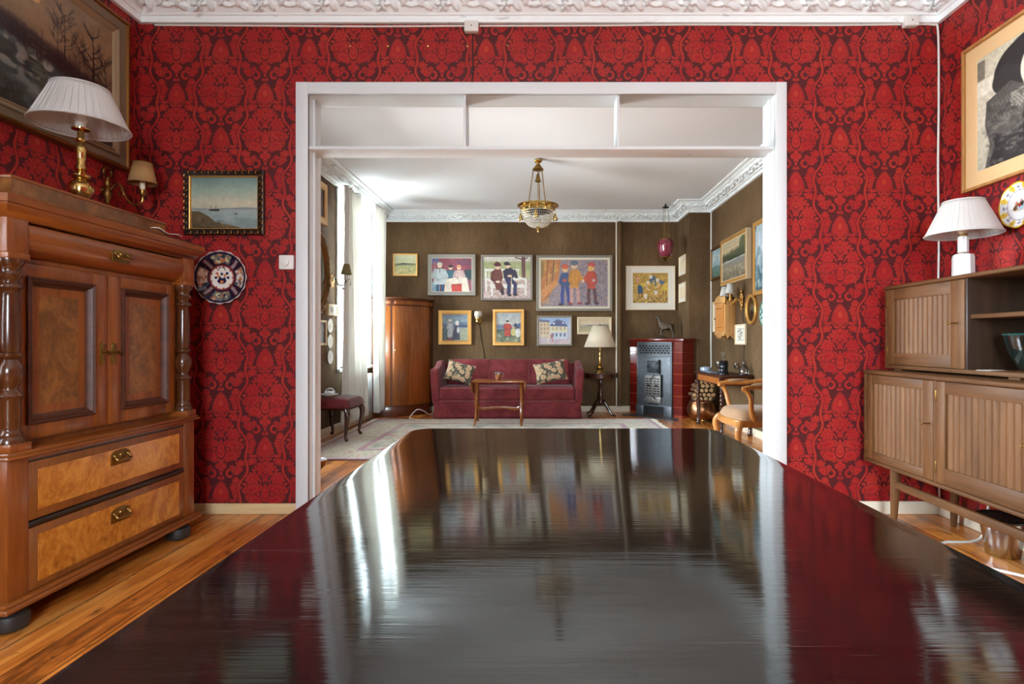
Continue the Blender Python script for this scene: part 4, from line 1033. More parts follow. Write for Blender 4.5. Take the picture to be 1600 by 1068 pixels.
cab=thing('antique_cabinet','tall antique walnut cabinet with turned columns, panelled doors and burl drawers','cabinet',(-1.80,2.4175,0),90)
for (x,y) in ((-0.455,0.045),(0.455,0.045),(-0.455,0.46),(0.455,0.46)):
    mb=MB(); mb.lathe([(0.03,0.0),(0.052,0.012),(0.058,0.035),(0.054,0.06),(0.036,0.075),(0.036,0.088)],20,(x,y,0)); mb.build('foot',M['bun'],cab)
mb=MB(); mb.box(-0.5425,0.5425,-0.026,0.535,0.086,0.106,0.008,3); mb.box(-0.532,0.532,-0.018,0.53,0.104,0.118,0.006); mb.build('plinth',M['mahog_x'],cab)
mb=MB()
mb.m=0; mb.box(-0.512,0.512,0.012,0.53,0.115,0.605); mb.box(-0.50,0.50,0.075,0.53,0.60,1.32); mb.box(-0.512,0.512,0.065,0.53,1.285,1.43)
for s in (-1,1):
    a=s*0.5125; mb.box(min(a,a-s*0.080),max(a,a-s*0.080),-0.001,0.06,0.116,0.6,0.002)          # lower stiles
    mb.box(min(a,a-s*0.082),max(a,a-s*0.082),-0.001,0.08,1.305,1.425,0.003)                         # frieze blocks
    xc=a-s*0.041; vs=[(xc-0.032,-0.002,1.318),(xc+0.032,-0.002,1.318),(xc+0.032,-0.002,1.412),(xc-0.032,-0.002,1.412),(xc,-0.018,1.365)]
    mb.add(vs,[(0,1,4),(1,2,4),(2,3,4),(3,0,4)])
    mb.box(xc-0.041,xc+0.041,-0.012,0.076,0.622,0.652,0.003); mb.box(xc-0.041,xc+0.041,-0.006,0.076,1.285,1.306,0.003)
    mb.box(min(a,a-s*0.07),max(a,a-s*0.07),0.068,0.09,0.62,1.3)
mb.m=1; mb.box(-0.435,0.435,-0.004,0.03,0.346,0.367,0.009,3); mb.box(-0.435,0.435,0.004,0.03,0.577,0.585)
mb.m=0; mb.box(-0.435,0.435,0.0,0.03,0.585,0.6); mb.box(-0.43,0.44,0.06,0.10,1.283,1.308,0.004)
mb.build('carcass',[M['mahog'],M['ebony']],cab)
mb=MB(); mb.box(-0.532,0.532,-0.024,0.53,0.600,0.612,0.005); mb.box(-0.524,0.524,-0.016,0.53,0.610,0.624,0.004); mb.build('waist_moulding',M['mahog_x'],cab)
# drawers
for (z0,z1,zh) in ((0.372,0.576,0.512),(0.122,0.343,0.268)):
    mb=MB(); mb.m=0; mb.box(-0.432,0.432,0.0015,0.2,z0,z1,0.002)
    mb.m=1; mb.box(-0.393,0.393,-0.0005,0.01,z0+0.030 if z0>.3 else z0+0.024,z1-0.030)
    d=mb.build('drawer',[M['band'],M['burl_lo']],cab)
    h=MB(); add_handle(h,0.0,0.0,zh,0.108,0.062); h.build('handle',M['brass_old'],d)
mb=MB(); prof=[(0.06,1.307),(0.042,1.307),(0.030,1.316),(0.012,1.332),(0.002,1.352),(-0.002,1.375),(-0.001,1.395),(0.006,1.405),(0.004,1.412),(0.06,1.418)]
mb.prism(prof,-0.4295,0.4275,'yz'); d=mb.build('drawer',M['mahog_x'],cab,60); h=MB(); add_handle(h,0.0,-0.002,1.366,0.10,0.058); h.build('handle',M['brass_old'],d)
# doors
for (x0,x1,px0,px1,hx) in ((-0.4275,-0.004,-0.383,-0.082,-0.035),(0.000,0.4405,0.075,0.374,0.028)):
    z0,z1=0.648,1.283; pz0,pz1=0.705,1.2335; y=0.050
    mb=MB(); mb.m=0
    mb.box(x0,px0,y,y+0.024,z0,z1,0.002); mb.box(px1,x1,y,y+0.024,z0,z1,0.002); mb.box(px0,px1,y+0.0003,y+0.024,z0,pz0,0.001); mb.box(px0,px1,y+0.0003,y+0.024,pz1,z1,0.001)
    d=mb.build('door',M['mahog'],cab)
    mb=MB(); T=Matrix.Translation(((px0+px1)/2,0,(pz0+pz1)/2)); mb.tr(T)
    mb.rect_frame(px1-px0+0.008,pz1-pz0+0.008,[(0,-y-0.01),(0,-y+0.008),(0.006,-y+0.012),(0.012,-y+0.006),(0.016,-y+0.009),(0.024,-y-0.004),(0.034,-y-0.010),(0.034,-y-0.02)]); mb.build('moulding',M['mahog_d'],d)
    mb=MB(); w=px1-px0; hh=pz1-pz0; mb.tr(T); mb.m=0; mb.box(-w/2+0.02,w/2-0.02,y+0.012,y+0.02,-hh/2+0.02,hh/2-0.02); mb.m=1; mb.box(-w/2+0.062,w/2-0.062,y+0.0115,y+0.02,-hh/2+0.062,hh/2-0.062); mb.build('panel',[M['mahog'],M['burl']],d)
    mb=MB(); mb.prism([(hx-0.013,0.905),(hx+0.013,0.905),(hx+0.016,0.93),(hx+0.013,0.95),(hx+0.016,0.972),(hx+0.013,0.99),(hx,0.998),(hx-0.013,0.99),(hx-0.016,0.972),(hx-0.013,0.95),(hx-0.016,0.93)],y-0.004,y,'xz',0.001)
    mb.tube([(hx,y-0.002,0.955),(hx,y-0.024,0.955)],0.003,6); mb.tr(Matrix.Translation((hx,y-0.026,0.955))); mb.lathe([(0.009,-0.002),(0.009,0.002)],10,axis='x'); mb.build('lock_plate',M['brass_old'],d)
# columns
cp=[(0.041,0.652),(0.041,0.668),(0.034,0.676),(0.036,0.684),(0.030,0.694),(0.028,0.70),(0.031,0.71),(0.031,0.80),(0.034,0.808),(0.040,0.815),(0.036,0.824),(0.026,0.832),(0.023,0.840),(0.027,0.850),(0.036,0.872),(0.040,0.895),(0.037,0.918),(0.028,0.932),(0.025,0.940),(0.030,0.946),(0.036,0.952),(0.036,0.960),(0.026,0.966),(0.028,0.974),(0.0315,1.00),(0.030,1.08),(0.027,1.15),(0.024,1.172),(0.030,1.180),(0.037,1.187),(0.036,1.196),(0.026,1.204),(0.026,1.214),(0.034,1.222),(0.036,1.230),(0.029,1.238),(0.028,1.25),(0.036,1.264),(0.041,1.272),(0.041,1.286)]
for s in (-1,1):
    mb=MB(); mb.lathe(cp,28,(s*0.4715,0.030,0)); mb.build('column',M['turned'],cab,50)
# cornice and gallery
def sweep_plan(mb, path, prof):
    n=len(path); nor=[]
    for i in range(n-1):
        dx,dy=path[i+1][0]-path[i][0],path[i+1][1]-path[i][1]; L=math.hypot(dx,dy); nor.append((dy/L,-dx/L))
    m=len(prof); vs=[]
    for i in range(n):
        a=nor[max(i-1,0)]; b=nor[min(i,n-2)]; k=1+a[0]*b[0]+a[1]*b[1]; mx,my=(a[0]+b[0])/k,(a[1]+b[1])/k
        for (o,z) in prof: vs.append((path[i][0]+mx*o,path[i][1]+my*o,z))
    fs=[(i*m+j,(i+1)*m+j,(i+1)*m+j+1,i*m+j+1) for i in range(n-1) for j in range(m-1)]
    mb.add(vs,fs)
mb=MB(); sweep_plan(mb,[(-0.5125,0.53),(-0.5125,0),(0.5125,0),(0.5125,0.53)],[(0,1.422),(0.004,1.424),(0.005,1.430),(0.012,1.436),(0.016,1.446),(0.026,1.456),(0.030,1.462),(0.030,1.466),(0.036,1.468),(0.037,1.494),(0.030,1.498),(0.018,1.502),(-0.004,1.510),(-0.03,1.520),(-0.075,1.528),(-0.09,1.53)])
mb.box(-0.512,0.512,0.005,0.53,1.42,1.50); mb.build('cornice',M['mahog_x'],cab,60)
mb=MB(); mb.m=0; mb.box(-0.408,0.418,0.084,0.53,1.50,1.585); mb.m=1; mb.box(-0.4125,0.4225,0.080,0.53,1.584,1.595,0.003); mb.build('gallery',[M['burl'],M['mahog_x']],cab)

# ------------------------------------------------------------------ lamps
def pleated_shade(mb, r0, z0, r1, z1, n=40, depth=0.035):
    segs=n*4; PH=(0.0,0.06,0.40,0.85)
    def fn(u,v):
        i=int(round(u*segs)); ph=PH[i%4]; t=2*PI*(i//4+ph)/n; w=(0.0 if i%4==0 else 1-ph)*depth*min(1,min(v,1-v)*10+0.1)
        r=(r0+(r1-r0)*v)*(1-w); return (r*math.cos(t),r*math.sin(t),z0+(z1-z0)*v)
    mb.grid(fn,segs,9,cu=True)
def solidify(o,t,off=-1):
    m=o.modifiers.new('thickness','SOLIDIFY'); m.thickness=t; m.offset=off; return o
def torus(mb,r,z,w,segs=48,c=(0,0)): mb.tube([(c[0]+r*math.cos(2*PI*i/segs),c[1]+r*math.sin(2*PI*i/segs),z) for i in range(segs)],w,6,True)

L1=(-2.06,2.53,1.595)
lamp=thing('table_lamp','brass table lamp with a wide white pleated shade on top of the antique walnut cabinet','lamp',L1)
mb=MB(); mb.lathe([(0.062,0),(0.064,0.012),(0.056,0.022),(0.036,0.032),(0.030,0.044),(0.040,0.06),(0.050,0.085),(0.046,0.108),(0.030,0.122),(0.022,0.13),(0.034,0.138),(0.036,0.150),(0.020,0.160),(0.016,0.168),(0.024,0.176),(0.022,0.186),(0.016,0.20),(0.019,0.23),(0.022,0.262),(0.019,0.285),(0.012,0.298),(0.017,0.304),(0.018,0.312),(0.013,0.322),(0.013,0.345),(0.034,0.352),(0.035,0.358),(0.010,0.362)],28); mb.build('base',M['brass'],lamp,50)
mb=MB(); mb.lathe([(0.020,0.36),(0.021,0.385),(0.025,0.388),(0.025,0.400),(0.021,0.402),(0.021,0.415),(0.015,0.42)],20); mb.build('socket',M['plastic'],lamp)
zb,zt,rb,rt=0.368,0.537,0.184,0.108
mb=MB(); pleated_shade(mb,rb,zb,rt,zt,40); o=mb.build('lamp_shade',M['shade_white'],lamp,20); solidify(o,0.0015,-1)
mb=MB(); torus(mb,rb,zb,0.004); torus(mb,rt,zt,0.0035); mb.tube([(rt,0,zt),(-rt,0,zt)],0.002,6); mb.tube([(0,rt,zt),(0,-rt,zt)],0.002,6); mb.build('shade_ring',M['shade_white'],lamp)
mb=MB(); mb.tube(bez([(0.05,0.02,0.03),(-0.03,-0.05,0.02),(-0.075,-0.06,0.012),(-0.09,-0.02,0.006),(-0.10,0.08,0.004)],6),0.0028,6); mb.build('cord',M['cable_dark'],lamp)

# paper left on the cabinet ledge
mb=MB(); mb.grid(lambda u,v:(-0.02+0.04*u,-0.10+0.2*v,0.004+0.006*math.sin(7*v+2*u)),4,14); o=mb.build('folded_paper',M['paper']); o.location=(-1.815,2.74,1.524); o.rotation_euler=(0,R(8),R(6)); solidify(o,0.003); tag(o,'small crumpled white paper lying on the cornice ledge of the walnut cabinet','paper')

# wall sconce beside it
sc=thing('wall_sconce','single-arm brass wall sconce with a parchment shade above the walnut cabinet','lamp',(FL,3.02,1.83),90)
mb=MB(); mb.lathe([(0.012,-0.105),(0.016,-0.098),(0.009,-0.088),(0.012,-0.07),(0.020,-0.05),(0.022,-0.03),(0.014,-0.012),(0.010,0.0),(0.016,0.015),(0.011,0.035),(0.008,0.05)],16,(0,-0.024,0)); mb.tube([(0.028*math.cos(a),-0.024,0.076+0.026*math.sin(a)) for a in frange(0,2*PI*23/24,24)],0.0055,8,True); mb.lathe([(0.02,0),(0.018,0.01),(0.008,0.016),(0.006,0.022)],14,(0,0,-0.02),'y'); mb.build('backplate',M['brass_old'],sc)
mb=MB(); mb.tube(bez([(0,-0.03,-0.025),(0.012,-0.06,0.015),(0.016,-0.085,0.005),(0.020,-0.11,-0.06),(0.026,-0.15,-0.095),(0.03,-0.185,-0.075),(0.03,-0.19,-0.045)],6),0.0055,8); mb.tube(bez([(0.014,-0.085,-0.01),(0.014,-0.10,-0.035),(0.014,-0.085,-0.05),(0.014,-0.072,-0.035),(0.014,-0.08,-0.025)],5),0.0035,6); mb.lathe([(0.006,-0.05),(0.016,-0.035),(0.017,-0.01),(0.014,-0.008)],16,(0.03,-0.19,0)); mb.build('arm',M['brass_old'],sc)
mb=MB(); mb.lathe([(0.0125,-0.01),(0.0125,0.04),(0.003,0.042)],14,(0.03,-0.19,0)); mb.build('candle_sleeve',M['cream'],sc)
mb=MB(); mb.lathe([(0.068,0.022),(0.044,0.135)],36,(0.03,-0.19,0)); mb.f=[f for f in mb.f if len(f)==4]; mb.mi=[0]*len(mb.f); o=mb.build('lamp_shade',M['shade_tan'],sc); solidify(o,0.0015); 
for r_s,z_s in ((0.068,0.022),(0.044,0.135)):
    mb=MB(); torus(mb,r_s,z_s,0.002,36,(0.03,-0.19)); mb.build('shade_ring',M['brass_old'],sc)

# ------------------------------------------------------------------ pictures
def picture(name,label,loc,rz,w,h,prof,frame_mats,paint,oil,cat='picture',inset=None,board=None,px=260,mids=None,group=None,depth=0.02,cy=None,tilt=0):
    """prof: (inset, depth) of the frame moulding; inset: where the picture begins; board: (mat material, width)"""
    t=thing(name,label,cat,loc,rz,group)
    t.rotation_euler=(0,R(tilt),R(rz))
    mb=MB(); mb.rect_frame(w,h,prof,mids); mb.box(-w/2+0.004,w/2-0.004,-0.006,-0.001,-h/2+0.004,h/2-0.004); mb.build('frame',frame_mats,t,25)
    i=inset if inset is not None else prof[-1][0]-0.003
    y=-(cy if cy is not None else prof[-1][1])
    if board:
        bw=board[1]; b=MB(); b.rect_frame(w-2*i,h-2*i,[(0,0.003),(0,-y+0.001),(bw-0.003,-y+0.001),(bw,-y-0.001),(bw,0.003)]); b.build('mat_board',board[0],t); i+=bw-0.002; y+=0.0015
    canvas('canvas',w-2*i,h-2*i,y,paint,oil,t,px)
    return t
def carve(w, n): pass
# big landscape high on the left wall
picture('framed_painting','large dark landscape painting of bare trees by a stream behind the brass table lamp',(FL+0.004,2.48,2.365),90,1.368,0.828,[(0,0),(0,0.030),(0.006,0.040),(0.016,0.040),(0.024,0.032),(0.060,0.022),(0.066,0.030),(0.072,0.026),(0.088,0.016),(0.092,0.022),(0.098,0.018),(0.102,0.012)],[M['gilt_old'],M['frame_umber'],M['frame_warm']],p_winter,M['oil_gloss'],px=240,mids=[0,0,0,0,1,1,1,2,2,2,2],cy=0.013)
# seascape
sp=picture('framed_painting','small seascape painting with a steamer in a carved gilt frame above the imari plate',(-1.840,YW-0.002,1.8075),0,0.462,0.372,[(0,0),(0,0.026),(0.004,0.028),(0.031,0.020),(0.032,0.026),(0.036,0.024),(0.040,0.012)],[M['ebony'],M['gilt']],p_sea,M['oil_gloss'],px=420,mids=[0,0,0,0,1,1],cy=0.013)
mb=MB()      # rope-carved scrolls round the frame
def scroll(x,z,a,f):
    pts=[]
    for k in range(10):
        q=k/9; ang=a+f*(q*4.2); r=0.0155*(1-q*0.74); pts.append((x+r*math.cos(ang),-0.029,z+r*math.sin(ang)))
    mb.tube(pts,[0.0036*(1-0.5*k/9) for k in range(10)],6)
W2,H2=0.462/2-0.017,0.372/2-0.017
n=11
for k in range(n):
    x=-W2+2*W2*(k+0.5)/n; scroll(x,H2,0.6,1); scroll(x,-H2,0.6+PI,1)
n=9
for k in range(n):
    z=-H2+2*H2*(k+0.5)/n; scroll(-W2,z,0.6+PI/2,1); scroll(W2,z,0.6-PI/2,1)
mb.build('carved_scrolls',M['gilt_old'],sp)
# imari plate
t=thing('wall_plate','scalloped blue and rust imari plate hung beside the walnut cabinet','plate',(-1.857,YW-0.004,1.3735),0)
polar_plate('plate',[(0.0005,0.0),(0.05,0.0),(0.08,0.0),(0.10,0.006),(0.135,0.018),(0.152,0.027),(0.1535,0.030),(0.150,0.031)]+[(0.150-0.0025*i,0.031-0.00115*i) for i in range(1,20)]+[(0.098-0.004*i,0.009) for i in range(0,24)]+[(0.0005,0.009)],160,p_imari,M['glaze'],t,16,0.02)
# dimmer
t=thing('light_switch','white rotary dimmer switch on the red wallpaper beside the doorway casing','switch',(-1.4775,YW,1.462))
mb=MB(); mb.box(-0.046,0.040,-0.022,0,-0.042,0.042,0.006,3); mb.build('plate',M['plastic'],t); mb=MB(); mb.lathe([(0.022,0.022),(0.0215,0.032),(0.018,0.034),(0.0,0.034)],24,(-0.006,0,0),'y'); mb.build('knob',M['plastic'],t)
# junction boxes, wires and hooks on the red wall
def jbox(label,x,z):
    t=thing('junction_box',label,'junction box',(x,YW,z),0); mb=MB(); mb.box(-0.041,0.041,-0.042,0,-0.032,0.032,0.008,3); mb.build('cover',M['plastic'],t); mb=MB(); mb.lathe([(0.005,0.042),(0.004,0.044),(0,0.044)],10,(0,0,0.0),'y'); mb.build('screw',M['steel'],t); return t
jbox('white junction box under the cornice above the middle of the doorway',-0.405,2.823)
jbox('white junction box under the cornice near the corner with the portrait',2.138,2.868-0.013)
def wire(name,label,pts,r,mat,cat='cable',segs=6,n=6):
    mb=MB(); mb.tube(bez(pts,n),r,segs); return tag(mb.build(name,mat,None),label,cat)
wire('electric_cord','dark thin cable running from the middle junction box down to the doorway casing',[(-0.400,YW-0.006,2.792),(-0.401,YW-0.006,2.70),(-0.399,YW-0.006,2.62),(-0.402,YW-0.006,2.545),(-0.404,YW-0.006,2.5085)],0.0042,M['cable_dark'])
wire('electric_cord','long white cable tacked along the lower edge of the front cornice',[(-2.25,YW-0.007,2.843),(-1.6,YW-0.007,2.839),(-1.0,YW-0.007,2.835),(-0.5,YW-0.007,2.838),(-0.448,YW-0.007,2.838)],0.0055,M['cable_white'])
wire('electric_cord','white cable under the cornice between the two junction boxes',[(-0.36,YW-0.007,2.838),(0.3,YW-0.007,2.840),(0.9,YW-0.007,2.845),(1.6,YW-0.007,2.842),(2.09,YW-0.007,2.846)],0.0055,M['cable_white'])
wire('electric_cord','white cable hanging down the corner of the red walls behind the white lamp',[(2.182,YW-0.007,2.846),(2.28,YW-0.007,2.844),(2.305,YW-0.012,2.80),(2.308,YW-0.013,2.4),(2.304,YW-0.013,2.0),(2.309,YW-0.013,1.6),(2.306,YW-0.013,1.33),(2.306,YW-0.013,0.95),(2.306,YW-0.022,0.085)],0.006,M['cable_white'])
def hook(label,x,z,y=YW,sc_=1.0,down=False):
    mb=MB(); mb.tr(Matrix.Scale(sc_,4)); mb.lathe([(0.006,0),(0.005,0.003),(0.0025,0.004),(0.0025,0.012)],10,axis='y'); mb.tube(bez([(0,-0.010,0),(0,-0.018,-0.002),(0,-0.020,-0.010),(0,-0.014,-0.016),(0,-0.008,-0.012)],4),0.0024,6)
    o=mb.build('picture_hook',M['brass']); o.location=(x,y,z)
    if down: o.rotation_euler=(R(-90),0,0)
    tag(o,label,'hook')
for k,(px,lab) in enumerate(((547.4,'brass cup hook in the wallpaper nearest the top corner of the doorway casing'),(606,'brass cup hook above the doorway, second from the casing corner'),(668.6,'brass cup hook above the doorway, third from the casing corner'),(730,'brass cup hook just beside the dark cable above the doorway'),(793.4,'brass cup hook above the doorway, past the dark cable'))):
    hook(lab,(px-846)*3.3/884,1+(534-72)*3.3/884)
hook('small cup hook screwed under the white transom bar',0.888,2.1207,3.39,0.9,True)
# ------------------------------------------------------------------ black dining table
TX0,TX1,TY0,TY1,TZ=-0.400,0.543,-0.55,1.775,0.73
tb=thing('dining_table','long black polished dining table with rounded corners reaching towards the doorway','table',((TX0+TX1)/2,0.62,0))
def rrect(x0,x1,y0,y1,r,n=8):
    out=[]
    for (cx,cy,a0) in ((x1-r,y1-r,0),(x0+r,y1-r,90),(x0+r,y0+r,180),(x1-r,y0+r,270)):
        for k in range(n+1):
            a=R(a0+90*k/n); out.append((cx+r*math.cos(a),cy+r*math.sin(a)))
    return out
hw=(TX1-TX0)/2
mb=MB(); mb.prism(rrect(-hw,hw,TY0-0.62,TY1-0.62,0.065,10),TZ-0.026,TZ,'xy',0.006,3); mb.build('tabletop',M['table'],tb)
mb=MB(); 
for (x0,x1,y0,y1) in ((-hw+0.09,hw-0.09,TY0-0.62+0.10,TY0-0.62+0.125),(-hw+0.09,hw-0.09,TY1-0.62-0.125,TY1-0.62-0.10),(-hw+0.09,-hw+0.115,TY0-0.62+0.1,TY1-0.62-0.1),(hw-0.115,hw-0.09,TY0-0.62+0.1,TY1-0.62-0.1)): mb.box(x0,x1,y0,y1,TZ-0.115,TZ-0.026,0.002)
mb.build('apron',M['dark_wood'],tb)
for sx in (-1,1):
    for y in (TY0-0.62+0.13,TY1-0.62-0.13):
        mb=MB(); c=(sx*(hw-0.12),y,0); mb.lathe([(0.018,0),(0.024,0.02),(0.020,0.06),(0.026,0.30),(0.034,0.50),(0.024,0.53),(0.036,0.545),(0.036,0.56)],20,c); mb.box(c[0]-0.034,c[0]+0.034,c[1]-0.034,c[1]+0.034,0.56,TZ-0.026,0.003); mb.build('leg',M['dark_wood'],tb)

# ------------------------------------------------------------------ mid-century sideboard (faces -x)
def reeded(mb,x0,x1,z0,z1,y,n,d=0.006,style=0):
    prof=[]
    for k in range(n):
        for q in range(6):
            t=q/6; x=x0+(x1-x0)*(k+t)/n
            yy=y+(d*(1-math.sin(PI*t)) if style==0 else d*(1-t)*1.0 if t>0.08 else y*0+d)
            prof.append((x,yy))
    prof.append((x1,y+d)); poly=prof+[(x1,y+0.014),(x0,y+0.014)]
    mb.prism(poly,z0,z1,'xy')
def reeded_door(parent,x0,x1,z0,z1,y,n,st_l,st_r,rail_t,rail_b,key_x,key_z,hinge_x,name='door'):
    mb=MB(); mb.box(x0+0.001,x1-0.001,y+0.0165,y+0.0185,z0+0.001,z1-0.001); d=mb.build(name,M['teak_d'],parent)
    for (a,b) in ((x0,x0+st_l),(x1-st_r,x1)):
        mb=MB(); mb.box(a,b,y,y+0.018,z0,z1,0.0015); mb.build('stile',M['teak'],d)
    for (a,b) in ((z0,z0+rail_b),(z1-rail_t,z1)):
        mb=MB(); mb.box(x0+st_l,x1-st_r,y+0.0004,y+0.018,a,b,0.001); mb.build('rail',M['teak_y'],d)
    mb=MB(); reeded(mb,x0+st_l,x1-st_r,z0+rail_b,z1-rail_t,y+0.005,n); mb.build('reeded_panel',M['teak'],d,30)
    mb=MB(); mb.lathe([(0.006,0),(0.006,0.002)],10,(key_x,y,key_z),'y'); mb.tube([(key_x,y,key_z),(key_x,y-0.03,key_z)],0.0028,6); mb.tube([(key_x+0.010*math.cos(2*PI*k/12),y-0.038,key_z+0.008*math.sin(2*PI*k/12)) for k in range(12)],0.0022,6,True); mb.build('key',M['brass_old'],d)
    for zz in (z0+0.07,z1-0.07):
        mb=MB(); mb.box(hinge_x-0.004,hinge_x+0.004,y-0.003,y+0.004,zz-0.028,zz+0.028,0.001); mb.build('hinge',M['brass_old'],d)
sb=thing('sideboard','low walnut sideboard with reeded doors on tapered legs, carrying the hutch','cabinet',(1.836,2.35,0),-90)
mb=MB(); mb.box(-0.872,0.872,-0.006,0.45,0.820,0.843,0.009,3); mb.box(-0.87,0.87,-0.004,0.45,0.326,0.347,0.008,3)
mb.box(-0.87,-0.852,-0.002,0.45,0.335,0.83,0.003); mb.box(0.852,0.87,-0.002,0.45,0.335,0.83,0.003); mb.build('carcass',M['teak_y'],sb)
mb=MB(); mb.box(-0.853,0.853,0.02,0.448,0.345,0.822); mb.box(-0.302,-0.288,0.002,0.1,0.345,0.822); mb.box(0.272,0.286,0.002,0.1,0.345,0.822); mb.build('body',M['teak'],sb)
reeded_door(sb,-0.850,-0.304,0.349,0.818,0.0,11,0.052,0.070,0.048,0.042,-0.330,0.700-0.085,-0.848)
reeded_door(sb,-0.286,0.270,0.349,0.818,0.0,12,0.060,0.062,0.055,0.075,0.236,0.612,-0.284)
reeded_door(sb,0.288,0.850,0.349,0.818,0.0,12,0.060,0.062,0.055,0.075,0.815,0.612,0.290)
for sx in (-1,1):
    for (y,) in ((0.075,),(0.40,)):
        mb=MB(); mb.lathe([(0.013,0.0),(0.015,0.01),(0.027,0.30),(0.027,0.327)],20,(0,0,0)); 
        mb.v=[(p[0]+sx*0.70+sx*0.02*(1-p[2]/0.33),p[1]+y,p[2]) for p in mb.v]; mb.build('leg',M['teak'],sb)
mb=MB(); 
for y in (0.075,): mb.box(-0.69,0.69,y-0.012,y+0.012,0.210,0.253,0.009,3)
mb.build('stretcher',M['teak_y'],sb)
mb=MB(); mb.box(-0.69,0.69,0.39,0.41,0.215,0.25,0.008,3); mb.build('stretcher',M['teak_y'],sb)

hu=thing('hutch','walnut hutch with one reeded door and open shelves standing on the sideboard','cabinet',(1.944,2.35,0.8435),-90)
mb=MB(); mb.box(-0.852,0.852,-0.012,0.335,0.447,0.468,0.009,3); mb.box(-0.85,0.85,-0.002,0.335,0.010,0.030,0.004); mb.box(-0.85,-0.834,-0.002,0.335,0.02,0.452,0.003); mb.box(0.834,0.85,-0.002,0.335,0.02,0.452,0.003); mb.box(-0.80,-0.74,0.02,0.3,0,0.012); mb.box(0.74,0.80,0.02,0.3,0,0.012); mb.box(-0.03,0.03,0.02,0.3,0,0.012); mb.build('carcass',M['teak_y'],hu)
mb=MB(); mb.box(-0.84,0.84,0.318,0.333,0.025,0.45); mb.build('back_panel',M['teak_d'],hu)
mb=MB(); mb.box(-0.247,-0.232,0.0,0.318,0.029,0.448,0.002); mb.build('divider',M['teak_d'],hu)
mb=MB(); mb.box(-0.232,0.834,0.012,0.318,0.262,0.282,0.004); mb.build('shelf',M['teak_y'],hu)
reeded_door(hu,-0.832,-0.250,0.032,0.446,-0.001,12,0.060,0.088,0.060,0.065,-0.300,0.245,-0.830)

# things on and in it
bl=thing('glass_bowl','dark green glass bowl on the bottom shelf of the hutch','bowl',(2.115,2.425,0.8750))
mb=MB(); mb.lathe([(0.045,0.0),(0.05,0.006),(0.06,0.02),(0.085,0.07),(0.100,0.12),(0.107,0.158),(0.104,0.160),(0.096,0.12),(0.080,0.07),(0.05,0.022),(0.0,0.016)],40,mod=lambda t,k:1+0.02*math.cos(5*t)); mb.build('bowl',plain('dark_green_glass_body',lin(6,22,20),0.05,0,0.1,Coat_Weight=0.8),bl,60)
mb=MB(); mb.lathe([(0.109,0.154),(0.110,0.160),(0.104,0.163),(0.102,0.157)],40,mod=lambda t,k:1+0.02*math.cos(5*t)); mb.build('rim',plain('sea_green_glass',lin(26,70,64),0.05,0,0.2,Coat_Weight=0.8),bl,60)
mb=MB(); mb.box(-0.05,0.05,-0.03,0.03,0,0.0012); o=mb.build('paper_sheet',M['paper']); o.location=(2.02,2.50,0.8736); o.rotation_euler=(0,0,R(20)); tag(o,'loose sheet of paper on the hutch floor beside the green bowl','paper')
o.location=(1.985,2.50,0.8745)

lw=thing('table_lamp','white octagonal ceramic lamp with a white pleated shade on top of the hutch','lamp',(2.10,2.817,1.3120))
mb=MB(); mb.lathe([(0.052,0.0),(0.052,0.012),(0.048,0.016),(0.047,0.11),(0.043,0.122),(0.024,0.130),(0.0235,0.132),(0.0235,0.208),(0.022,0.212),(0.017,0.214)],8); mb.build('base',M['china'],lw,20)
mb=MB(); torus(mb,0.0235,0.131,0.002,16); mb.lathe([(0.012,0.212),(0.018,0.214),(0.018,0.222),(0.012,0.228)],16); mb.build('collar',M['brass'],lw)
mb=MB(); mb.lathe([(0.013,0.226),(0.022,0.236),(0.023,0.25),(0.018,0.27)],18); mb.build('socket',M['cream'],lw)
zb,zt,rb,rt=0.222,0.386,0.163,0.0875
mb=MB(); pleated_shade(mb,rb,zb,rt,zt,40,0.012); o=mb.build('lamp_shade',M['shade_white'],lw,20); solidify(o,0.0015)
mb=MB(); torus(mb,rb,zb,0.0035); torus(mb,rt,zt,0.003); mb.tube([(rt,0,zt),(-rt,0,zt)],0.002,6); mb.tube([(0,rt,zt),(0,-rt,zt)],0.002,6); mb.tube([(0,0,0.27),(0,0,zt)],0.003,6); mb.build('shade_ring',M['shade_white'],lw)

t=thing('wall_plate','white porcelain plate with yellow rim and painted couple under the dark portrait','plate',(FR-0.004,2.73,1.662),-90)
polar_plate('plate',[(0.0005,0.0),(0.04,0.0),(0.06,0.004),(0.085,0.012),(0.108,0.019),(0.110,0.022),(0.107,0.0225)]+[(0.107-0.0022*i,0.0225-0.0011*i*0.9) for i in range(1,14)]+[(0.076-0.003*i,0.0085) for i in range(0,25)]+[(0.0005,0.0085)],96,p_scene_plate,M['glaze'],t,8,0.015)
picture('framed_print','oak framed black and white print of a dark-hatted figure on the red wall',(FR-0.004,2.73,2.193),-90,0.716,0.772,[(0,0),(0,0.026),(0.003,0.028),(0.013,0.028),(0.016,0.024),(0.016,0.012)],M['frame_oak'],p_portrait,M['print'],board=(M['passe'],0.080),px=300,cy=0.010)
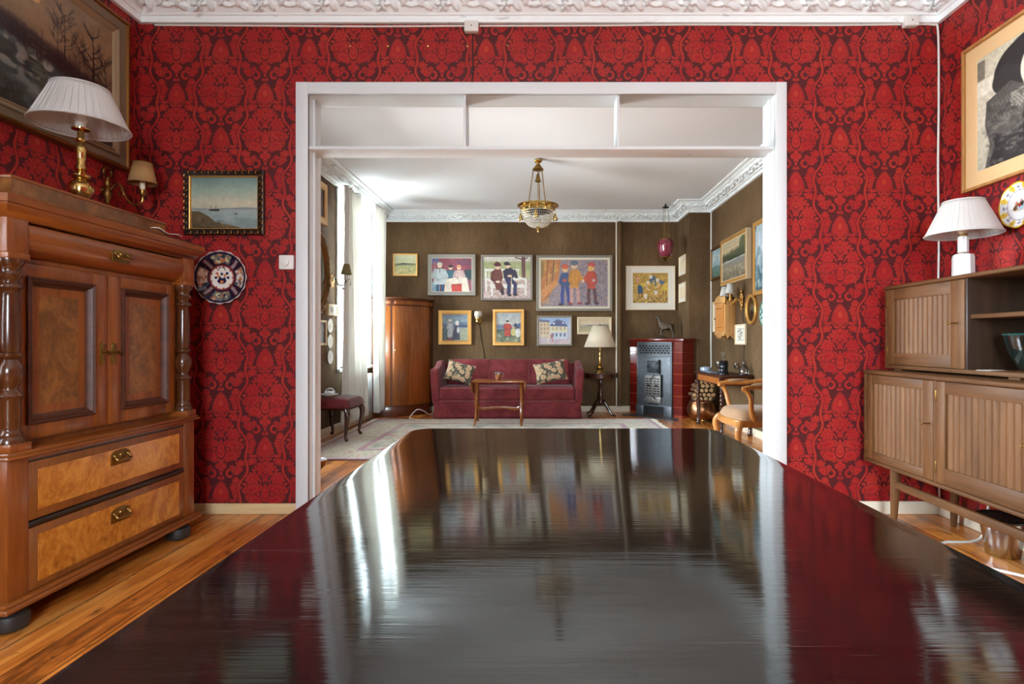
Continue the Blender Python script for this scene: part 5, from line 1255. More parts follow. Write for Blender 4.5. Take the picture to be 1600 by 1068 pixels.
# metal bucket under the sideboard, flex on the floor
bk=thing('metal_strainer_pot','small shiny metal pot with a dark perforated lid on the floor under the sideboard','pot',(2.165,2.655,0))
mb=MB(); mb.lathe([(0.062,0.0),(0.066,0.004),(0.074,0.06),(0.092,0.165),(0.098,0.170),(0.098,0.176),(0.090,0.172),(0.071,0.06),(0.06,0.008),(0,0.006)],36); mb.build('body',M['steel'],bk)
mb=MB(); mb.lathe([(0.104,0.172),(0.106,0.180),(0.100,0.186),(0.094,0.182),(0.06,0.176),(0,0.174)],36); l=mb.build('lid',M['steel_dark'],bk)
mb=MB()
for ring,(r,n) in enumerate(((0.028,6),(0.055,11),(0.080,16))):
    for k in range(n):
        a=2*PI*k/n; mb.lathe([(0.006,0.0),(0.006,0.0012)],8,(r*math.cos(a),r*math.sin(a),0.1745+ring*0.002+ (0.0022 if r>0.07 else 0)))
mb.build('perforations',M['castiron_d'],l)
wire('electric_cord','white flex looping on the floor under the sideboard past the metal pot',[(2.262,2.88,0.26),(2.258,2.86,0.16),(2.20,2.84,0.012),(2.00,2.80,0.009),(1.885,2.72,0.009),(1.86,2.62,0.009),(1.91,2.53,0.009),(2.02,2.42,0.009),(2.12,2.28,0.009),(2.16,2.05,0.009)],0.0065,M['cable_white'],n=10)
# ------------------------------------------------------------------ far room: rug, sofa, tables
r_=thing('rug','large pale oriental rug with pink borders and fringes on the far room floor','rug',(-0.35,6.04,0))
mb=MB(); mb.grid(lambda u,v:(RUG[0]*(2*u-1),RUG[1]*(2*v-1),0.010+0.0015*math.sin(9*u+4*v)),24,18); 
mb.grid(lambda u,v:(RUG[0]*(2*u-1),RUG[1]*(2*v-1),0.001),2,2)
e=[]; o=mb.build('pile',M['rug'],r_)
for s in (-1,1):
    mb=MB()
    for k in range(150):
        y=RUG[1]*(2*(k+0.5)/150-1); L=rnd.uniform(0.05,0.08); j=rnd.uniform(-0.012,0.012)
        mb.tube([(s*RUG[0],y,0.006),(s*(RUG[0]+L*0.5),y+j*0.4,0.007),(s*(RUG[0]+L),y+j,0.004)],[0.004,0.0035,0.002],4)
    mb.build('fringe',M['linen'],r_)

sf=thing('sofa','plum velvet three-seat sofa with skirt under the wall of paintings','sofa',(-0.445,7.68,0))
hw=0.975
mb=MB(); mb.box(-hw+0.10,hw-0.10,-0.375,0.30,0.235,0.415,0.035,4); mb.build('seat',M['velvet'],sf)
# skirt with corner pleats
def skirt(u,v):
    pts=[(-hw+0.03,0.30),(-hw+0.03,-0.372),(hw-0.03,-0.372),(hw-0.03,0.30)]
    L=[0.672,2*hw-0.06,0.672]; tot=sum(L); s=u*tot; k=0
    while k<2 and s>L[k]: s-=L[k]; k+=1
    t=s/L[k]; x=pts[k][0]+(pts[k+1][0]-pts[k][0])*t; y=pts[k][1]+(pts[k+1][1]-pts[k][1])*t
    w=(1-v)
    d=w*(0.006*math.sin(26*u)+0.010)
    # box pleat near the corners
    for c in (L[0]/tot,(L[0]+L[1])/tot):
        e=abs(u-c)*tot; 
        if e<0.16: d+=w*0.022*math.sin(min(1,e/0.16)*PI)
    if k==1: y-=d
    elif k==0: x-=d
    else: x+=d
    return (x,y,0.012+(0.236-0.012)*v)
mb=MB(); mb.grid(skirt,160,7); o=mb.build('skirt',M['velvet'],sf,60); solidify(o,0.006)
mb=MB(); mb.tube([(-hw+0.10,-0.374,0.238),(hw-0.10,-0.374,0.238)],0.005,6); mb.tube([(-hw+0.115,-0.368,0.400),(hw-0.115,-0.368,0.400)],0.005,6); mb.build('piping',M['velvet_seam'],sf)
for k in range(3):
    x0=-hw+0.15+k*(2*hw-0.30)/3; x1=x0+(2*hw-0.30)/3
    mb=MB(); mb.prism([(0.16,0.40),(0.10,0.42),(0.155,0.735),(0.185,0.762),(0.245,0.762),(0.26,0.72),(0.27,0.40)],x0+0.001,x1-0.001,'yz',0.016,3); mb.build('backrest',M['velvet'],sf)
mb=MB()
for k in (1,2):
    x=-hw+0.15+k*(2*hw-0.30)/3; mb.tube([(x,0.098,0.425),(x,0.150,0.735),(x,0.19,0.764)],0.004,6)
mb.build('piping',M['velvet_seam'],sf)
mb=MB(); mb.box(-hw+0.02,hw-0.02,0.25,0.325,0.02,0.70,0.02); mb.build('back_panel',M['velvet'],sf)
for s in (-1,1):
    mb=MB()
    poly=[(-0.365,0.20),(-0.375,0.55),(-0.36,0.625),(-0.31,0.655),(-0.20,0.655),(0.02,0.68),(0.16,0.735),(0.30,0.745),(0.31,0.20)]
    x0,x1=(-hw,-hw+0.105) if s<0 else (hw-0.105,hw)
    mb.prism(poly,x0,x1,'yz',0.035,4)
    mb.v=[(p[0]+s*0.035*max(0,(p[2]-0.30)/0.4),p[1],p[2]) for p in mb.v]; mb.build('arm',M['velvet'],sf,60)

def pillow(mb,w,h,t,n=22):
    def f(sgn):
        def fn(u,v):
            a,b=2*u-1,2*v-1
            px=a*(1-0.10*(1-b*b)*abs(a)); pz=b*(1-0.10*(1-a*a)*abs(b))
            d=max(0,(1-a**4)*(1-b**4))**0.55
            return (px*w/2, sgn*t/2*d, pz*h/2)
        return fn
    mb.grid(f(-1),n,n); mb.grid(f(1),n,n)
def cushion(label,loc,rot,w,h,t):
    mb=MB(); pillow(mb,w,h,t); o=mb.build('cushion',M['floral'],None,80); o.location=loc; o.rotation_euler=rot; return tag(o,label,'cushion',None)
cushion('floral tapestry cushion leaning in the sofa corner nearest the corner cupboard',(-1.085,7.50,0.598),(R(-16),R(14),R(-8)),0.39,0.27,0.10)
cushion('floral tapestry cushion leaning in the sofa corner nearest the brass lamp',(0.120,7.49,0.606),(R(-14),R(-10),R(6)),0.43,0.28,0.10)

# small drop-leaf table in front of the sofa
t=thing('drop_leaf_table','narrow drop-leaf table on splayed legs standing on the rug before the sofa','table',(-0.508,6.80,0.0130))
mb=MB(); mb.box(-0.305,0.305,-0.24,0.24,0.515,0.534,0.006,3); mb.build('tabletop',M['cab_corner'],t)
for s in (-1,1):
    mb=MB(); mb.prism([(-0.235,0.51),(-0.225,0.44),(-0.15,0.385),(0,0.37),(0.15,0.385),(0.225,0.44),(0.235,0.51)],s*0.309,s*0.323,'yz',0.003); mb.v=[(p[0]+s*-0.10*(0.51-p[2])*(1 if s<0 else 0.3),p[1],p[2]) for p in mb.v]; mb.build('drop_leaf',M['cab_corner'],t)
    x=s*0.268
    for sy in (-1,1):
        mb=MB(); mb.tube(bez([(x,sy*0.06,0.515),(x*1.0,sy*0.055,0.40),(x*1.0,sy*0.05,0.28),(x*1.0,sy*0.085,0.13),(x*1.02,sy*0.165,0.03),(x*1.02,sy*0.205,0.016)],6),[0.022]*7+[0.020]*8+[0.017]*8+[0.013]*8,8); mb.build('leg',M['cab_corner'],t)
    mb=MB(); mb.lathe([(0.026,0),(0.03,0.008),(0.02,0.018),(0.03,0.028),(0.026,0.036)],14,(x,0,0.245)); mb.box(x-0.012,x+0.012,-0.05,0.05,0.255,0.275); mb.build('collar',M['brass_old'],t)
mb=MB(); pts=[(-0.268,0.235),(-0.20,0.205),(-0.1,0.216),(0,0.218),(0.1,0.216),(0.20,0.205),(0.268,0.235),(0.268,0.185),(0.20,0.165),(0.1,0.182),(0,0.186),(-0.1,0.182),(-0.20,0.165),(-0.268,0.185)]
mb.prism(pts,-0.010,0.010,'xz',0.003); mb.build('stretcher',M['cab_corner'],t)
cu=thing('metal_cup','small shiny copper and steel cup on the drop-leaf table','cup',(-0.515,6.72,0.5458))
mb=MB(); mb.lathe([(0.022,0),(0.024,0.004),(0.020,0.010),(0.034,0.018),(0.040,0.04),(0.041,0.075),(0.043,0.094),(0.040,0.092),(0.036,0.05),(0.02,0.022),(0,0.02)],24); mb.build('cup',M['copper'],cu); mb=MB(); mb.lathe([(0.0425,0.070),(0.0445,0.074),(0.0445,0.094),(0.042,0.097)],24); mb.tube(bez([(0.042,0,0.08),(0.066,0,0.07),(0.062,0,0.045),(0.04,0,0.035)],5),0.004,6); mb.build('rim',M['steel'],cu)

# round pedestal table with lamp
t=thing('pedestal_table','round dark mahogany pedestal table between sofa and heating pipe','table',(0.81,7.72,0))
mb=MB(); mb.lathe([(0.20,0.508),(0.228,0.515),(0.228,0.565),(0.237,0.568),(0.240,0.575),(0.237,0.582),(0.21,0.5825),(0,0.5825)],40); mb.build('tabletop',M['dark_wood'],t)
mb=MB(); mb.lathe([(0.03,0.51),(0.03,0.50),(0.018,0.49),(0.020,0.44),(0.026,0.42),(0.018,0.40),(0.018,0.34),(0.030,0.30),(0.034,0.26),(0.028,0.22),(0.034,0.21),(0.034,0.17),(0.02,0.16)][::-1],20); mb.build('pedestal',M['dark_wood'],t)
for k in range(4):
    a=R(45+90*k); c,s_=math.cos(a),math.sin(a); mb=MB(); mb.tube(bez([(0.02*c,0.02*s_,0.20),(0.07*c,0.07*s_,0.19),(0.13*c,0.13*s_,0.11),(0.19*c,0.19*s_,0.035),(0.245*c,0.245*s_,0.012)],6),[0.017]*8+[0.014]*9+[0.011]*8,8); mb.build('leg',M['dark_wood'],t); 
lp=thing('table_lamp','brass candlestick lamp with a plain cream shade on the round pedestal table','lamp',(0.80,7.72,0.583))
mb=MB(); mb.lathe([(0.068,0),(0.07,0.01),(0.058,0.02),(0.04,0.03),(0.044,0.05),(0.052,0.065),(0.052,0.075),(0.030,0.085),(0.018,0.10),(0.030,0.115),(0.032,0.125),(0.018,0.135),(0.014,0.15),(0.022,0.165),(0.016,0.18),(0.013,0.23),(0.018,0.25),(0.012,0.26),(0.012,0.29),(0.017,0.30),(0.008,0.305),(0.008,0.345)],24); mb.build('base',M['brass'],lp,50)
mb=MB(); mb.lathe([(0.222,0.345),(0.108,0.640)],48); mb.f=[f for f in mb.f if len(f)==4]; mb.mi=[0]*len(mb.f); o=mb.build('lamp_shade',M['shade_cream'],lp); solidify(o,0.002)
mb=MB(); torus(mb,0.222,0.345,0.003); torus(mb,0.108,0.64,0.003); mb.tube([(0.108,0,0.64),(-0.108,0,0.64)],0.002,6); mb.tube([(0,0,0.345),(0,0,0.648)],0.003,6); mb.ell((0,0,0.655),0.010,10,6); mb.build('shade_ring',M['brass_old'],lp)

# heating pipes in front of the back wall
mb=MB(); mb.tube([(1.118,YB-0.045,0.09),(1.118,YB-0.045,2.715)],0.030,14); tag(mb.build('heating_pipe',M['burlap']),'brown painted heating pipe running up the back wall','pipe')
mb=MB(); mb.tube([(1.075,YB-0.013,0.09),(1.074,YB-0.013,2.713)],0.012,10); tag(mb.build('heating_pipe',M['cream']),'thin white pipe running up the back wall beside the brown one','pipe')

# corner cupboard
cc=thing('corner_cupboard','bow-fronted mahogany corner cupboard between the curtains and the sofa','cabinet',(GL,YB,0))
RX,RY=0.735,0.62; OFF=0.002
def bow(rx,ry,a0=0,a1=90,n=30): return [(rx*math.cos(R(a)),-ry*math.sin(R(a))) for a in frange(a0,a1,n)]
def bowpoly(rx,ry): return [(0.025,-0.024)]+[(x if x>0.025 else 0.025,y if y<-0.024 else -0.024) for x,y in bow(rx,ry)]
mb=MB(); mb.prism(bowpoly(RX-0.02,RY-0.02),0.0,0.135,'xy',0.004); mb.build('plinth',M['cab_corner_d'],cc,30)
mb=MB(); mb.prism(bowpoly(RX-0.02,RY-0.02),0.14,1.565,'xy'); mb.build('carcass',M['cab_corner_d'],cc,30)
for nm_,e_,z0_,z1_ in (('plinth_moulding',0.0,0.135,0.145),('frieze_moulding',-0.002,1.49,1.50)):
    mb=MB(); mb.prism(bowpoly(RX+e_,RY+e_),z0_,z1_,'xy',0.003); mb.build(nm_,M['cab_corner_d'],cc,30)
mb=MB(); mb.prism(bowpoly(RX,RY),1.56,1.575,'xy',0.004); mb.prism(bowpoly(RX+0.02,RY+0.02),1.574,1.60,'xy',0.007,3); mb.build('cornice',M['cab_corner_d'],cc,30)
def bowpanel(name,a0,a1,z0,z1,mat,d=0.008,parent=cc):
    mb=MB(); o_=bow(RX-0.02+d,RY-0.02+d,a0,a1,18); i_=bow(RX-0.03,RY-0.03,a0,a1,18); mb.prism(o_+i_[::-1],z0,z1,'xy',0.002); return mb.build(name,mat,parent,30)
bowpanel('stile',69,88,0.147,1.488,M['cab_corner']); bowpanel('stile',2,14,0.147,1.488,M['cab_corner_d'])
bowpanel('frieze',3,65,1.503,1.558,M['cab_corner']); bowpanel('frieze',69,88,1.503,1.558,M['cab_corner'])
dr=bowpanel('door',15,67,0.150,1.486,M['cab_corner'],0.010)
mb=MB(); a=64; x,y=(RX-0.008)*math.cos(R(a)),-(RY-0.008)*math.sin(R(a)); mb.ell((x,y-0.006,0.89),0.012,10,8); mb.tube([(x,y-0.002,1.25),(x,y-0.010,1.25)],0.008,8); mb.build('knob',M['brass'],dr)

# ------------------------------------------------------------------ tiled stove with cast-iron front
st=thing('tiled_stove','oxblood tiled corner stove with a cast-iron front and grille','stove',(0,0,0)); 
A=Vector((1.25,7.985)); B=Vector((1.84,7.397)); Cc=Vector((2.025,7.492))
plan=[tuple(A),tuple(B),tuple(Cc),(2.00,7.505),(1.955,7.508),(1.955,8.085),(1.352,8.085)]
cx_,cy_=1.66,7.8; st.location=(cx_,cy_,0)
P0=[(p[0]-cx_,p[1]-cy_) for p in plan]
mb=MB(); ztiles=[0.03,0.14,0.285,0.43,0.575,0.72,0.865,1.005]
mb.m=0
for k in range(len(ztiles)-1): mb.prism(P0,ztiles[k]+0.003,ztiles[k+1]-0.003,'xy',0.003,1)
mb.m=1; ins=[(x*0.994,y*0.994) for x,y in P0]; mb.prism(ins,0.0,1.004,'xy')
mb.build('tiled_body',[M['tile'],M['tile_edge']],st,30)
out=[(A+Vector((-0.035,-0.01))-Vector((cx_,cy_))),(B+Vector((0.005,-0.045))-Vector((cx_,cy_))),(Cc+Vector((0.018,-0.022))-Vector((cx_,cy_)))]
top=[tuple(v) for v in out]+[(2.03-cx_,7.508-cy_),(1.957-cx_,7.5085-cy_),(1.957-cx_,8.088-cy_),(1.33-cx_,8.088-cy_)]
mb=MB(); mb.m=0; mb.prism(top,1.006,1.048,'xy',0.010,3); mb.build('cornice_tiles',[M['tile']],st,30)
# front plate in its own frame: local x along A->B, y into the stove
ang=math.atan2((B-A).y,(B-A).x); FM=Matrix.Translation((A.x-cx_,A.y-cy_,0)) @ Matrix.Rotation(ang,4,'Z')
L=(B-A).length; x0,x1=0.171*L,0.829*L; xm=(x0+x1)/2
def fp(): m=MB(); m.tr(FM); return m
mb=fp(); mb.box(x0,x1,-0.022,0.01,0.04,1.000,0.003); mb.box(x0-0.004,x0+0.02,-0.030,0.0,0.05,0.998,0.004); mb.box(x1-0.02,x1+0.004,-0.030,0.0,0.05,0.998,0.004); mb.box(x0,x1,-0.030,0.0,0.975,1.0,0.004); mb.box(x0,x1,-0.030,0,0.800,0.820,0.004); mb.box(x0-0.01,xm-0.16,-0.045,0.0,0.0,0.135,0.006); mb.box(xm+0.16,x1+0.01,-0.045,0,0.0,0.135,0.006); mb.box(x0,x1,-0.032,0,0.128,0.145,0.004); ir=mb.build('iron_front',M['castiron'],st)
mb=fp(); mb.box(xm-0.158,xm+0.158,-0.026,0,0.012,0.126); mb.build('ash_opening',M['castiron_d'],ir)
mb=fp(); mb.m=0; mb.box(x0+0.03,x1-0.03,-0.0225,0,0.835,0.965); mb.m=1
for k in range(5): mb.box(x0+0.028,x1-0.028,-0.029,0,0.833+k*0.030,0.843+k*0.030,0.002)
for r in range(4):
    for k in range(9):
        x=x0+0.04+(k+0.5*(r%2))*(x1-x0-0.06)/9; mb.box(x-0.006,x+0.006,-0.028,0,0.84+r*0.03,0.866+r*0.03)
mb.build('vent_grille',[M['castiron_d'],M['castiron']],ir)
mb=fp(); mb.box(xm-0.105,xm+0.085,-0.048,-0.02,0.585,0.745,0.010,3); mb.box(xm-0.07,xm+0.05,-0.058,-0.04,0.615,0.715,0.008); dd=mb.build('fire_door',M['castiron_m'],ir)
mb=fp(); mb.lathe([(0.016,0.048),(0.014,0.06),(0.018,0.066),(0,0.072)],12,(xm-0.075,0,0.665),'y'); mb.tube([(xm+0.09,-0.045,0.57),(xm+0.09,-0.045,0.76)],0.012,8); mb.box(xm+0.06,xm+0.10,-0.055,-0.03,0.60,0.63,0.003); mb.box(xm+0.06,xm+0.10,-0.055,-0.03,0.70,0.73,0.003); mb.build('latch',M['castiron_d'],dd)
mb=fp(); mb.m=0; mb.box(xm-0.135,xm+0.115,-0.045,-0.02,0.275,0.545,0.006); mb.m=1
for c in (xm-0.072,xm+0.052):
    for k in range(7): mb.box(c-0.045,c-0.006,-0.0465,-0.03,0.295+k*0.033,0.310+k*0.033); mb.box(c+0.006,c+0.045,-0.0465,-0.03,0.295+k*0.033,0.310+k*0.033)
mb.m=0; mb.box(xm-0.013,xm-0.005,-0.055,-0.03,0.275,0.545,0.002); dd=mb.build('draught_door',[M['castiron_l'],M['castiron_d']],ir)
mb=fp()
for c in (xm-0.072,xm+0.052): mb.lathe([(0.014,0.045),(0.010,0.058),(0.016,0.066),(0,0.07)],10,(c,0,0.41),'y')
mb.tube([(xm+0.123,-0.04,0.26),(xm+0.123,-0.04,0.56)],0.012,8); mb.tube(bez([(xm-0.05,-0.05,0.49),(xm,-0.066,0.52),(xm+0.03,-0.07,0.565)],4),0.006,6); mb.tube(bez([(xm-0.01,-0.05,0.27),(xm+0.02,-0.07,0.25),(xm+0.04,-0.06,0.235)],4),0.006,6); mb.build('latch',M['castiron_d'],dd)
mb=fp(); mb.box(xm-0.12,xm+0.115,-0.042,-0.02,0.175,0.262,0.006); mb.lathe([(0.03,0.042),(0.028,0.052),(0.012,0.056),(0,0.056)],16,(xm-0.01,0,0.218),'y'); mb.lathe([(0.012,0.042),(0.010,0.062),(0.016,0.07),(0,0.072)],10,(xm-0.115,0,0.215),'y'); mb.build('ash_door',M['castiron_l'],ir)
mb=fp(); mb.tube(bez([(xm-0.05,-0.03,0.150),(xm-0.05,-0.05,0.165),(xm+0.05,-0.05,0.165),(xm+0.05,-0.03,0.150)],5),0.006,6); mb.build('handle',M['castiron_d'],ir)
# hearth plate
mb=MB(); mb.prism([(1.195,7.950),(1.785,7.355),(1.72,7.16),(1.66,7.15),(1.10,7.76)],0.0005,0.010,'xy',0.002); mb.f and None
tag(mb.build('hearth_plate',M['slate']),'dark slate hearth plate on the floor before the tiled stove','hearth plate')

# goat figure grown from a skeleton
def skin_figure(name,joints,edges,mat,parent,sub=2,root=0):
    me=bpy.data.meshes.new(name); me.from_pydata([j[0] for j in joints],edges,[]); me.materials.append(mat)
    o=link(name,me,parent); o.modifiers.new('skin','SKIN'); sl=me.skin_vertices[0].data if me.skin_vertices else None
    if sl is None:
        bm=bmesh.new(); bm.from_mesh(me); bm.verts.layers.skin.verify(); bm.to_mesh(me); bm.free(); sl=me.skin_vertices[0].data
    for k,j in enumerate(joints):
        r=j[1]; sl[k].radius=(r,r) if not isinstance(r,tuple) else r; sl[k].use_root=(k==root)
    m=o.modifiers.new('sub','SUBSURF'); m.levels=sub; m.render_levels=sub
    for p in me.polygons: p.use_smooth=True
    return o
gt=thing('goat_figurine','bronze goat figurine standing on a rock on top of the tiled stove','figurine',(1.725,7.83,1.0485),-8)
GS=1.45
J=[((0.055,0,0.165),0.036),((0.0,0,0.160),0.034),((-0.055,0,0.175),0.038),   # rump, belly, chest
   ((-0.085,0,0.220),0.022),((-0.098,0,0.268),0.016),((-0.105,0,0.305),0.017), # neck, nape, head
   ((-0.127,0,0.292),0.012),((-0.143,0,0.278),0.008),                          # muzzle
   ((0.085,0,0.170),0.026),((0.108,0,0.190),0.008),((0.112,0,0.165),0.006),    # hip, tail
   ((-0.066,-0.022,0.125),0.015),((-0.070,-0.024,0.080),0.009),((-0.072,-0.024,0.052),0.007),((-0.080,-0.024,0.040),0.008),
   ((-0.050,0.022,0.125),0.015),((-0.050,0.024,0.080),0.009),((-0.046,0.024,0.050),0.007),((-0.052,0.024,0.038),0.008),
   ((0.075,-0.024,0.115),0.018),((0.098,-0.026,0.072),0.010),((0.092,-0.026,0.028),0.007),((0.082,-0.026,0.008),0.008),
   ((0.090,0.024,0.115),0.018),((0.112,0.026,0.070),0.010),((0.108,0.026,0.028),0.007),((0.098,0.026,0.008),0.008)]
E=[(0,1),(1,2),(2,3),(3,4),(4,5),(5,6),(6,7),(0,8),(8,9),(9,10),(2,11),(11,12),(12,13),(13,14),(2,15),(15,16),(16,17),(17,18),(8,19),(19,20),(20,21),(21,22),(8,23),(23,24),(24,25),(25,26)]
skin_figure('body',[(p,r*(GS if r>0.011 else 1.3)) for p,r in J],E,M['bronze'],gt,2,1)
mb=MB(); 
for s in (-1,1): mb.tube(bez([(-0.102,s*0.008,0.316),(-0.094,s*0.012,0.338),(-0.076,s*0.018,0.350),(-0.060,s*0.022,0.342)],5),[0.006*(1-0.7*k/15) for k in range(16)],7); mb.tube([(-0.092,s*0.012,0.308),(-0.080,s*0.026,0.304),(-0.072,s*0.032,0.296)],[0.004,0.006,0.002],6)
mb.tube([(-0.130,0,0.278),(-0.128,0,0.258),(-0.124,0,0.246)],[0.006,0.005,0.001],6); mb.build('horns',M['bronze'],gt)
mb=MB(); mb.ell((0.0,0,0.004),(0.125,0.05,0.006),20,8); mb.ell((-0.072,0,0.018),(0.052,0.042,0.022),16,8); mb.ell((-0.045,0.01,0.012),(0.07,0.04,0.018),16,8)
mb.v=[(x,y,max(z,0.0)) for x,y,z in mb.v]; mb.build('rock_base',M['bronze'],gt)
# cranberry lantern
ln=thing('hanging_lantern','cranberry glass lantern hanging by chains beside the stove alcove','lamp',(1.666,7.59,2.085))
mb=MB(); mb.lathe([(0.062,0.055),(0.080,0.09),(0.090,0.14),(0.104,0.20),(0.106,0.225),(0.092,0.262),(0.078,0.275),(0.082,0.285)],32,mod=lambda t,k:1+0.03*math.cos(10*t)); mb.f=[f for f in mb.f if len(f)==4]; mb.mi=[0]*len(mb.f); gb=mb.build('glass_body',plain('cranberry_glass_body',lin(146,52,72),0.08,0,0.4,12,0.2,Coat_Weight=0.7,Transmission_Weight=0.15),ln,60); solidify(gb,0.004)
mb=MB(); mb.lathe([(0.004,-0.015),(0.010,-0.008),(0.006,0.0),(0.02,0.010),(0.045,0.03),(0.066,0.05),(0.066,0.058),(0.0,0.058)],28); mb.build('lower_cap',M['brass_old'],ln); mb=MB(); mb.lathe([(0.083,0.283),(0.083,0.29),(0.055,0.298),(0.050,0.315),(0.020,0.325),(0.0,0.327)],28); mb.build('upper_cap',M['brass_old'],ln)
for k in range(3):
    a=R(90+120*k); mb=MB(); n=26
    for i in range(n):
        q=(i+0.5)/n; r=0.05*(1-q)+0.036*q; z=0.30+(0.715-0.30)*q; c_=(r*math.cos(a),r*math.sin(a),z); ax=a+(PI/2 if i%2 else 0)
        mb.tube([(c_[0]+0.004*math.cos(ax)*math.cos(b),c_[1]+0.004*math.sin(ax)*math.cos(b),c_[2]+0.0105*math.sin(b)) for b in frange(0,2*PI*5/6,6)],0.0013,4,True)
    mb.build('chain',M['brass_old'],ln)
mb=MB(); mb.lathe([(0.0,0.735),(0.045,0.722),(0.047,0.718),(0.03,0.712),(0.0,0.71)][::-1],24); mb.tube([(0,0,0.73),(0,0,0.766)],0.006,8); mb.tube([(0.012*math.cos(b),0,0.748+0.012*math.sin(b)) for b in frange(0,2*PI*11/12,12)],0.003,6,True); mb.build('canopy',M['castiron_d'],ln)

# firewood in a copper cauldron
cp_=thing('copper_cauldron','hammered copper cauldron on brass feet holding firewood beside the stove','pot',(2.035,7.18,0))
mb=MB(); mb.lathe([(0.08,0.018),(0.13,0.028),(0.172,0.075),(0.188,0.13),(0.180,0.19),(0.158,0.235),(0.150,0.25),(0.156,0.262),(0.150,0.264),(0.143,0.25),(0.172,0.19),(0.180,0.13),(0.162,0.075),(0.12,0.036),(0,0.03)],40); mb.build('body',M['copper'],cp_,60)
for k in range(3):
    a=R(-100+120*k); mb=MB(); mb.ell((0.125*math.cos(a),0.125*math.sin(a),0.020),(0.026,0.026,0.022),12,8); mb.build('foot',M['brass'],cp_)
mb=MB(); mb.tube(bez([(-0.158,0,0.264),(-0.135,-0.085,0.274),(0.0,-0.160,0.272),(0.135,-0.085,0.268),(0.158,-0.01,0.262)],6),0.005,6); mb.build('bail_handle',M['steel'],cp_)
logs=[]; rows=['lowest row','second row','third row','fourth row','top row']; where=['nearest the stove','second from the stove','third from the stove','fourth from the stove','nearest the wall']
for j,(z,n_,off) in enumerate(((0.286,4,0.0),(0.340,5,0.0),(0.395,4,0.0),(0.450,4,0.012),(0.500,3,0.018))):
    for i in range(n_): logs.append(((i-(n_-1)/2)*0.059+off+rnd.uniform(-.003,.003), z+rnd.uniform(-.003,.003), rnd.uniform(0.023,0.0275), rows[j]+', '+(where[i] if i<n_-1 else where[4])))
for (x,z,r,nm) in logs:
    lg=thing('firewood_log','round cut firewood log in the copper cauldron, '+nm,'log',(2.035+x,7.18,z),0,'firewood in the copper cauldron')
    n=14; ph=rnd.random()*6
    mb=MB(); mb.T=Matrix.Rotation(R(90),4,'X'); rr=r
    hl_=0.068 if 'lowest' in nm else 0.10
    mb.lathe([(rr*0.97,-hl_-.005),(rr,-hl_),(rr,hl_-.002),(rr*0.97,hl_+.003)],n,mod=lambda t,k:1+0.07*math.sin(2*t+ph)+0.04*math.sin(5*t+ph)); mb.build('bark',M['bark'],lg)
    mb=MB(); mb.T=Matrix.Rotation(R(90),4,'X'); mb.lathe([(rr*0.93,hl_+.0033),(0.0,hl_+.005)],n,mod=lambda t,k:1+0.07*math.sin(2*t+ph)+0.04*math.sin(5*t+ph)); mb.build('cut_end',M['logend'],lg)

# side table with turned legs
sd=thing('side_table','antique side table with burl apron and turned legs against the far wall with pictures','table',(2.07,6.475,0))
hx,hy=0.172,0.473
mb=MB(); mb.box(-hx-0.01,hx,-hy-0.012,hy+0.012,0.625,0.645,0.005,3); mb.build('tabletop',M['mahog_d'],sd)
mb=MB(); mb.m=0; mb.box(-hx+0.008,hx-0.008,-hy+0.008,hy-0.008,0.535,0.626); mb.m=1; mb.box(-hx+0.005,-hx+0.01,-hy+0.07,hy-0.07,0.548,0.612); mb.box(-hx+0.05,hx-0.05,-hy+0.005,-hy+0.01,0.548,0.612); mb.build('apron',[M['mahog_d'],M['inlay']],sd)
for sx in (-1,1):
    for sy in (-1,1):
        mb=MB(); c=(sx*(hx-0.022),sy*(hy-0.022)); mb.box(c[0]-0.022,c[0]+0.022,c[1]-0.022,c[1]+0.022,0.53,0.626,0.002)
        z=0.53; prof=[(0.024,0.005),(0.026,0.03),(0.016,0.045),(0.018,0.10),(0.022,0.24),(0.026,0.30),(0.016,0.31)]
        for k in range(5): z0=0.31+k*0.044; prof+=[(0.016,z0+0.003),(0.025,z0+0.014),(0.026,z0+0.026),(0.016,z0+0.041)]
        prof+=[(0.022,0.532)]; mb.lathe([(0.020,0.0)]+prof,18,(c[0],c[1],0)); mb.build('leg',M['dark_wood'],sd)
TT=0.6455
t=thing('trinket_box','pale blue round ceramic box at the stove end of the side table','box',(1.985,6.83,TT)); mb=MB(); mb.lathe([(0.05,0),(0.066,0.01),(0.068,0.036),(0.066,0.040)],28); mb.build('box',M['blueware'],t); mb=MB(); mb.lathe([(0.067,0.0405),(0.066,0.048),(0.04,0.058),(0,0.06)],28); mb.build('lid',M['blueware'],t)
mb=MB(); mb.box(-0.05,0.05,-0.075,0.075,0,0.012,0.002); o=mb.build('book',plain('grey_blue_cover',lin(130,144,160),0.5)); o.location=(1.985,6.58,TT); o.rotation_euler=(0,0,R(8)); tag(o,'thin grey-blue book lying on the side table beside the blue box','book')
mb=MB(); mb.box(-0.04,0.04,-0.06,0.06,0,0.010,0.002); o=mb.build('book',plain('dark_slate_cover',lin(80,90,104),0.5)); o.location=(1.985,6.40,TT); o.rotation_euler=(0,0,R(-12)); tag(o,'small dark book lying on the side table behind the black vase','book')
t=thing('vase','black waisted vase at the near corner of the side table','vase',(1.985,6.16,TT)); mb=MB(); mb.lathe([(0.050,0),(0.054,0.01),(0.044,0.022),(0.046,0.03),(0.046,0.06),(0.042,0.066),(0.044,0.072),(0.044,0.10),(0.036,0.112),(0.042,0.122),(0.044,0.15),(0.030,0.156),(0.0,0.15)],28,mod=lambda t,k:1+0.015*math.cos(8*t)); mb.build('body',M['black_gloss'],t); mb=MB(); mb.lathe([(0.054,0.0),(0.058,0.002),(0.058,0.012),(0.053,0.014)],24); mb.build('foot_ring',M['steel_dark'],t)
